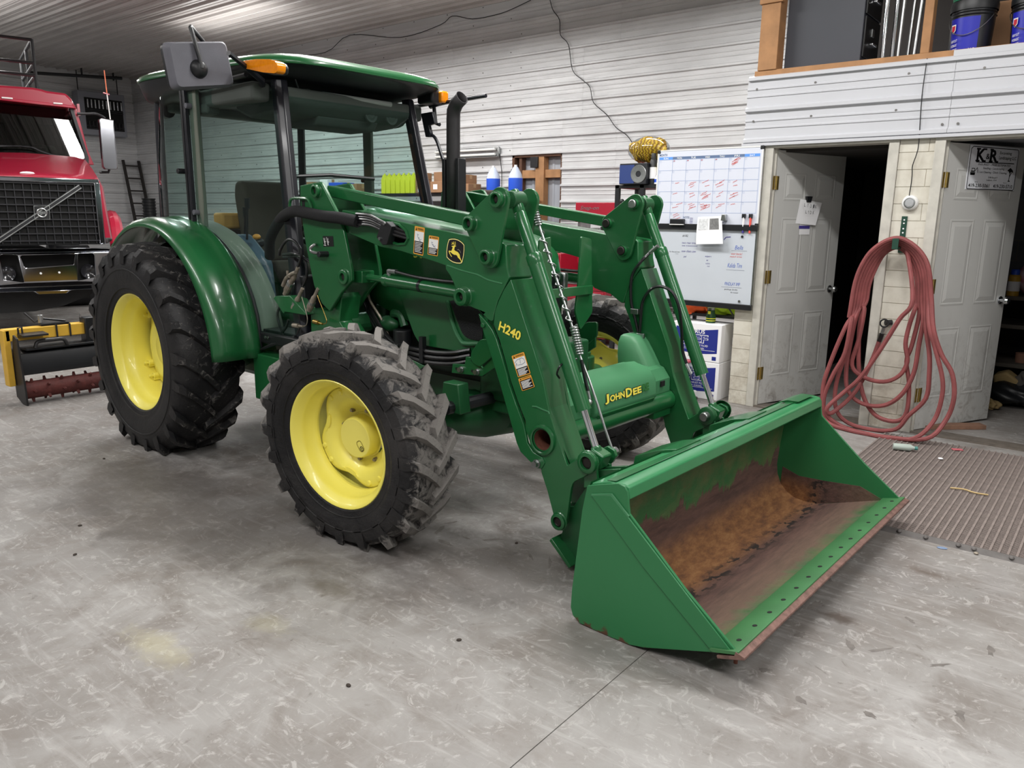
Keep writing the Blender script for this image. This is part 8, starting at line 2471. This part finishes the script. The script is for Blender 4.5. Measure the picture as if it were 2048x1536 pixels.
def pail(x, y, label, s=1.0):
    t = empty('oil_pail', (x, y, BT - 0.0))
    tag(t, label, 'pail', 'oil pails in the loft')
    MB().lathe([(0.0, 0.0), (0.125, 0.0), (0.142, 0.34), (0.0, 0.34)], 32).build('body', mat('pail_black', (26, 27, 32), 0.35), t, smooth=True, angle=40)
    MB().lathe([(0.150, 0.31), (0.152, 0.345), (0.146, 0.375), (0.0, 0.38)], 32).build('lid', BLACK, t, smooth=True, angle=40)
    for z in (0.27, 0.29):
        MB().lathe([(0.139, z), (0.146, z + 0.005), (0.139, z + 0.01)], 32).build('rim_ring', BLACK, t, smooth=True)
    vs_, fs_ = [], []
    a0 = math.radians(-150)
    for k in range(15):
        a = a0 + math.radians(88) * k / 14
        vs_ += [(0.1275 * math.cos(a) * (1 + 0.0), 0.1275 * math.sin(a), 0.02), (0.1405 * math.cos(a), 0.1405 * math.sin(a), 0.26)]
    MB().add(vs_, [(2 * k, 2 * k + 2, 2 * k + 3, 2 * k + 1) for k in range(14)]).build('blue_label', OILBLUE, t, smooth=True, fix=False)
    MB().tube([(0.147 * math.cos(a), 0.147 * math.sin(a), 0.27 - 0.13 * math.sin(PI * k / 14)) for k in range(15) for a in [math.radians(-175) + math.radians(150) * k / 14]], 0.003, 6).build('bail', STEEL, t, smooth=True)

    def lab(s_, ang, z, w_, h_, m_=DECAL_W):
        a = math.radians(ang)
        n_ = Vector((math.cos(a), math.sin(a), 0))
        r_ = Vector((-n_.y, n_.x, 0))
        text('label_line', s_, m_, t, n_ * (0.1325 + 0.035 * z) + Vector((0, 0, z)), r_, (0, 0, 1), w_, h_, 0.012, 0.1, 0.003)
    for j, s_ in enumerate(('HEAVY DUTY', 'HYDRAULIC', 'TRACTOR FLUID')):
        lab(s_, -140, 0.10 - 0.03 * j, 0.07, 0.018)
    lab('H.D.', -85, 0.03, 0.05, 0.022)
    a = math.radians(-132)
    n_ = Vector((math.cos(a), math.sin(a), 0))
    r_ = Vector((-n_.y, n_.x, 0))
    FR = (n_ * 0.1415 + Vector((0, 0, 0.19)), r_, (0, 0, 1))
    poly_decal('shield_mark', DECAL_W, t, FR, [(-0.02, 0.03), (-0.02, -0.01), (0, -0.03), (0.02, -0.01), (0.02, 0.03)], 0.004)
    poly_decal('shield_mark', mat('shield_red', (190, 40, 60), 0.5), t, FR, [(-0.015, 0.022), (-0.015, -0.008), (0, -0.022), (0.015, -0.008), (0.015, 0.022)], 0.005)
    return t


pail(4.06, 3.10, 'black oil pail with blue label and wire bail in the loft, left of two')
pail(4.43, 3.12, 'black oil pail with blue label in the loft, right of two at the frame edge')
o = MB().lathe([(0.0, 0.0), (0.14, 0.0), (0.15, 0.10), (0.0, 0.10)], 28).build('green_pail_lid', mat('lid_green', (40, 130, 90), 0.5), None, smooth=True, angle=40)
o.location = (4.06, 3.10, BT + 0.382)
tag(o, 'green tub set on the lid of the left oil pail', 'tub')
for k, (x, y, w_, d_, h_, m_, lab) in enumerate(((4.25, 3.55, 0.5, 0.3, 0.45, CARD, 'brown carton deep in the loft behind the pails'), (3.93, 3.45, 0.12, 0.2, 0.3, BLACK, 'dark box in the loft right of the stud'), (4.75, 3.5, 0.4, 0.4, 0.5, CARD, 'brown carton in the loft at the right frame edge'))):
    o = MB().bb((-w_ / 2, -d_ / 2, 0), (w_ / 2, d_ / 2, h_)).build('loft_box', m_, None, bevel=0.006)
    o.location = (x, y, BT - 0.02)
    tag(o, lab, 'box')

# ================================================================== INSIDE THE RIGHT-HAND ROOM
ws_ = empty('store_shelf', (4.75, 5.1, 0))
tag(ws_, 'grey wooden store shelf seen through the right doorway', 'shelf')
GW = mat('grey_wood', (98, 92, 84), 0.8, 0, 0.15, 8)
for z in (0.30, 0.66, 0.92):
    MB().bb((-0.62, -0.30, z), (1.4, 0.35, z + 0.035)).build('shelf_board', GW, ws_)
for x in (-0.62, 0.3, 1.3):
    MB().bb((x, -0.30, 0), (x + 0.08, -0.26, 0.92)).bb((x, 0.3, 0), (x + 0.08, 0.34, 0.92)).build('post', GW, ws_)['kind'] = 'stuff'
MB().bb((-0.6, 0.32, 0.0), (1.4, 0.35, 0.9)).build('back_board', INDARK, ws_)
sn = MB().sphere((0, 0, 0.16), (0.17, 0.12, 0.17), 20, 12)
sn.v = [(x + 0.012 * math.sin(30 * z), y + 0.01 * math.sin(25 * x), max(z, 0.0)) for x, y, z in sn.v]
sn = sn.build('seed_bag', mat('bag_red_white', (170, 58, 92), 0.6, 0, 0, 9, rgb2=(226, 216, 222)), None, smooth=True)
sn.location = (4.52, 5.0, 0.956)
tag(sn, 'red and white bag on the store shelf top', 'bag')
MB().sphere((0.0, 0, 0.36), (0.06, 0.05, 0.05), 10, 6).build('tied_top', BLACK, sn, smooth=True)
can(4.36, 4.86, 0.956, 0.24, 0.05, mat('can_yellow', (200, 156, 52), 0.4), BLUE, 'yellow can with blue cap behind the door knob', GRP + ' in the store room')
pc2 = MB().lathe([(0.0, 0), (0.05, 0), (0.055, 0.09), (0.0, 0.09)], 16).build('clay_pot', mat('clay', (150, 110, 90), 0.8), None, smooth=True, angle=40)
pc2.location = (4.50, 4.95, 0.336)
tag(pc2, 'small clay coloured pot on the lower store shelf', 'pot')
o = MB().prism([(-0.05, 0.0), (0.22, 0.10), (0.02, 0.24), (-0.08, 0.2)], -0.1, 0.1).build('paper_sack', mat('sack_tan', (170, 146, 100), 0.8, 0, 0.12, 9), None, bevel=0.02)
o.location = (4.42, 4.62, 0.06)
tag(o, 'tan paper sack leaning below the store shelf', 'sack')
cloth('dark_tarp', 4.55, 4.55, 0.10, 0.25, 0.18, 0.12, BLACK, 'heap of dark tarpaulin on the store room floor', 31, 'tarp')
cloth('work_gloves', 4.38, 4.25, 0.04, 0.07, 0.06, 0.05, mat('sack_tan', (170, 146, 100)), 'tan work gloves on the floor inside the right doorway', 41, 'gloves')
cloth('grey_coat', 4.68, 4.60, 0.22, 0.16, 0.12, 0.14, mat('coat_grey', (88, 84, 80), 0.9), 'grey coat thrown over the dark tarpaulin', 51)
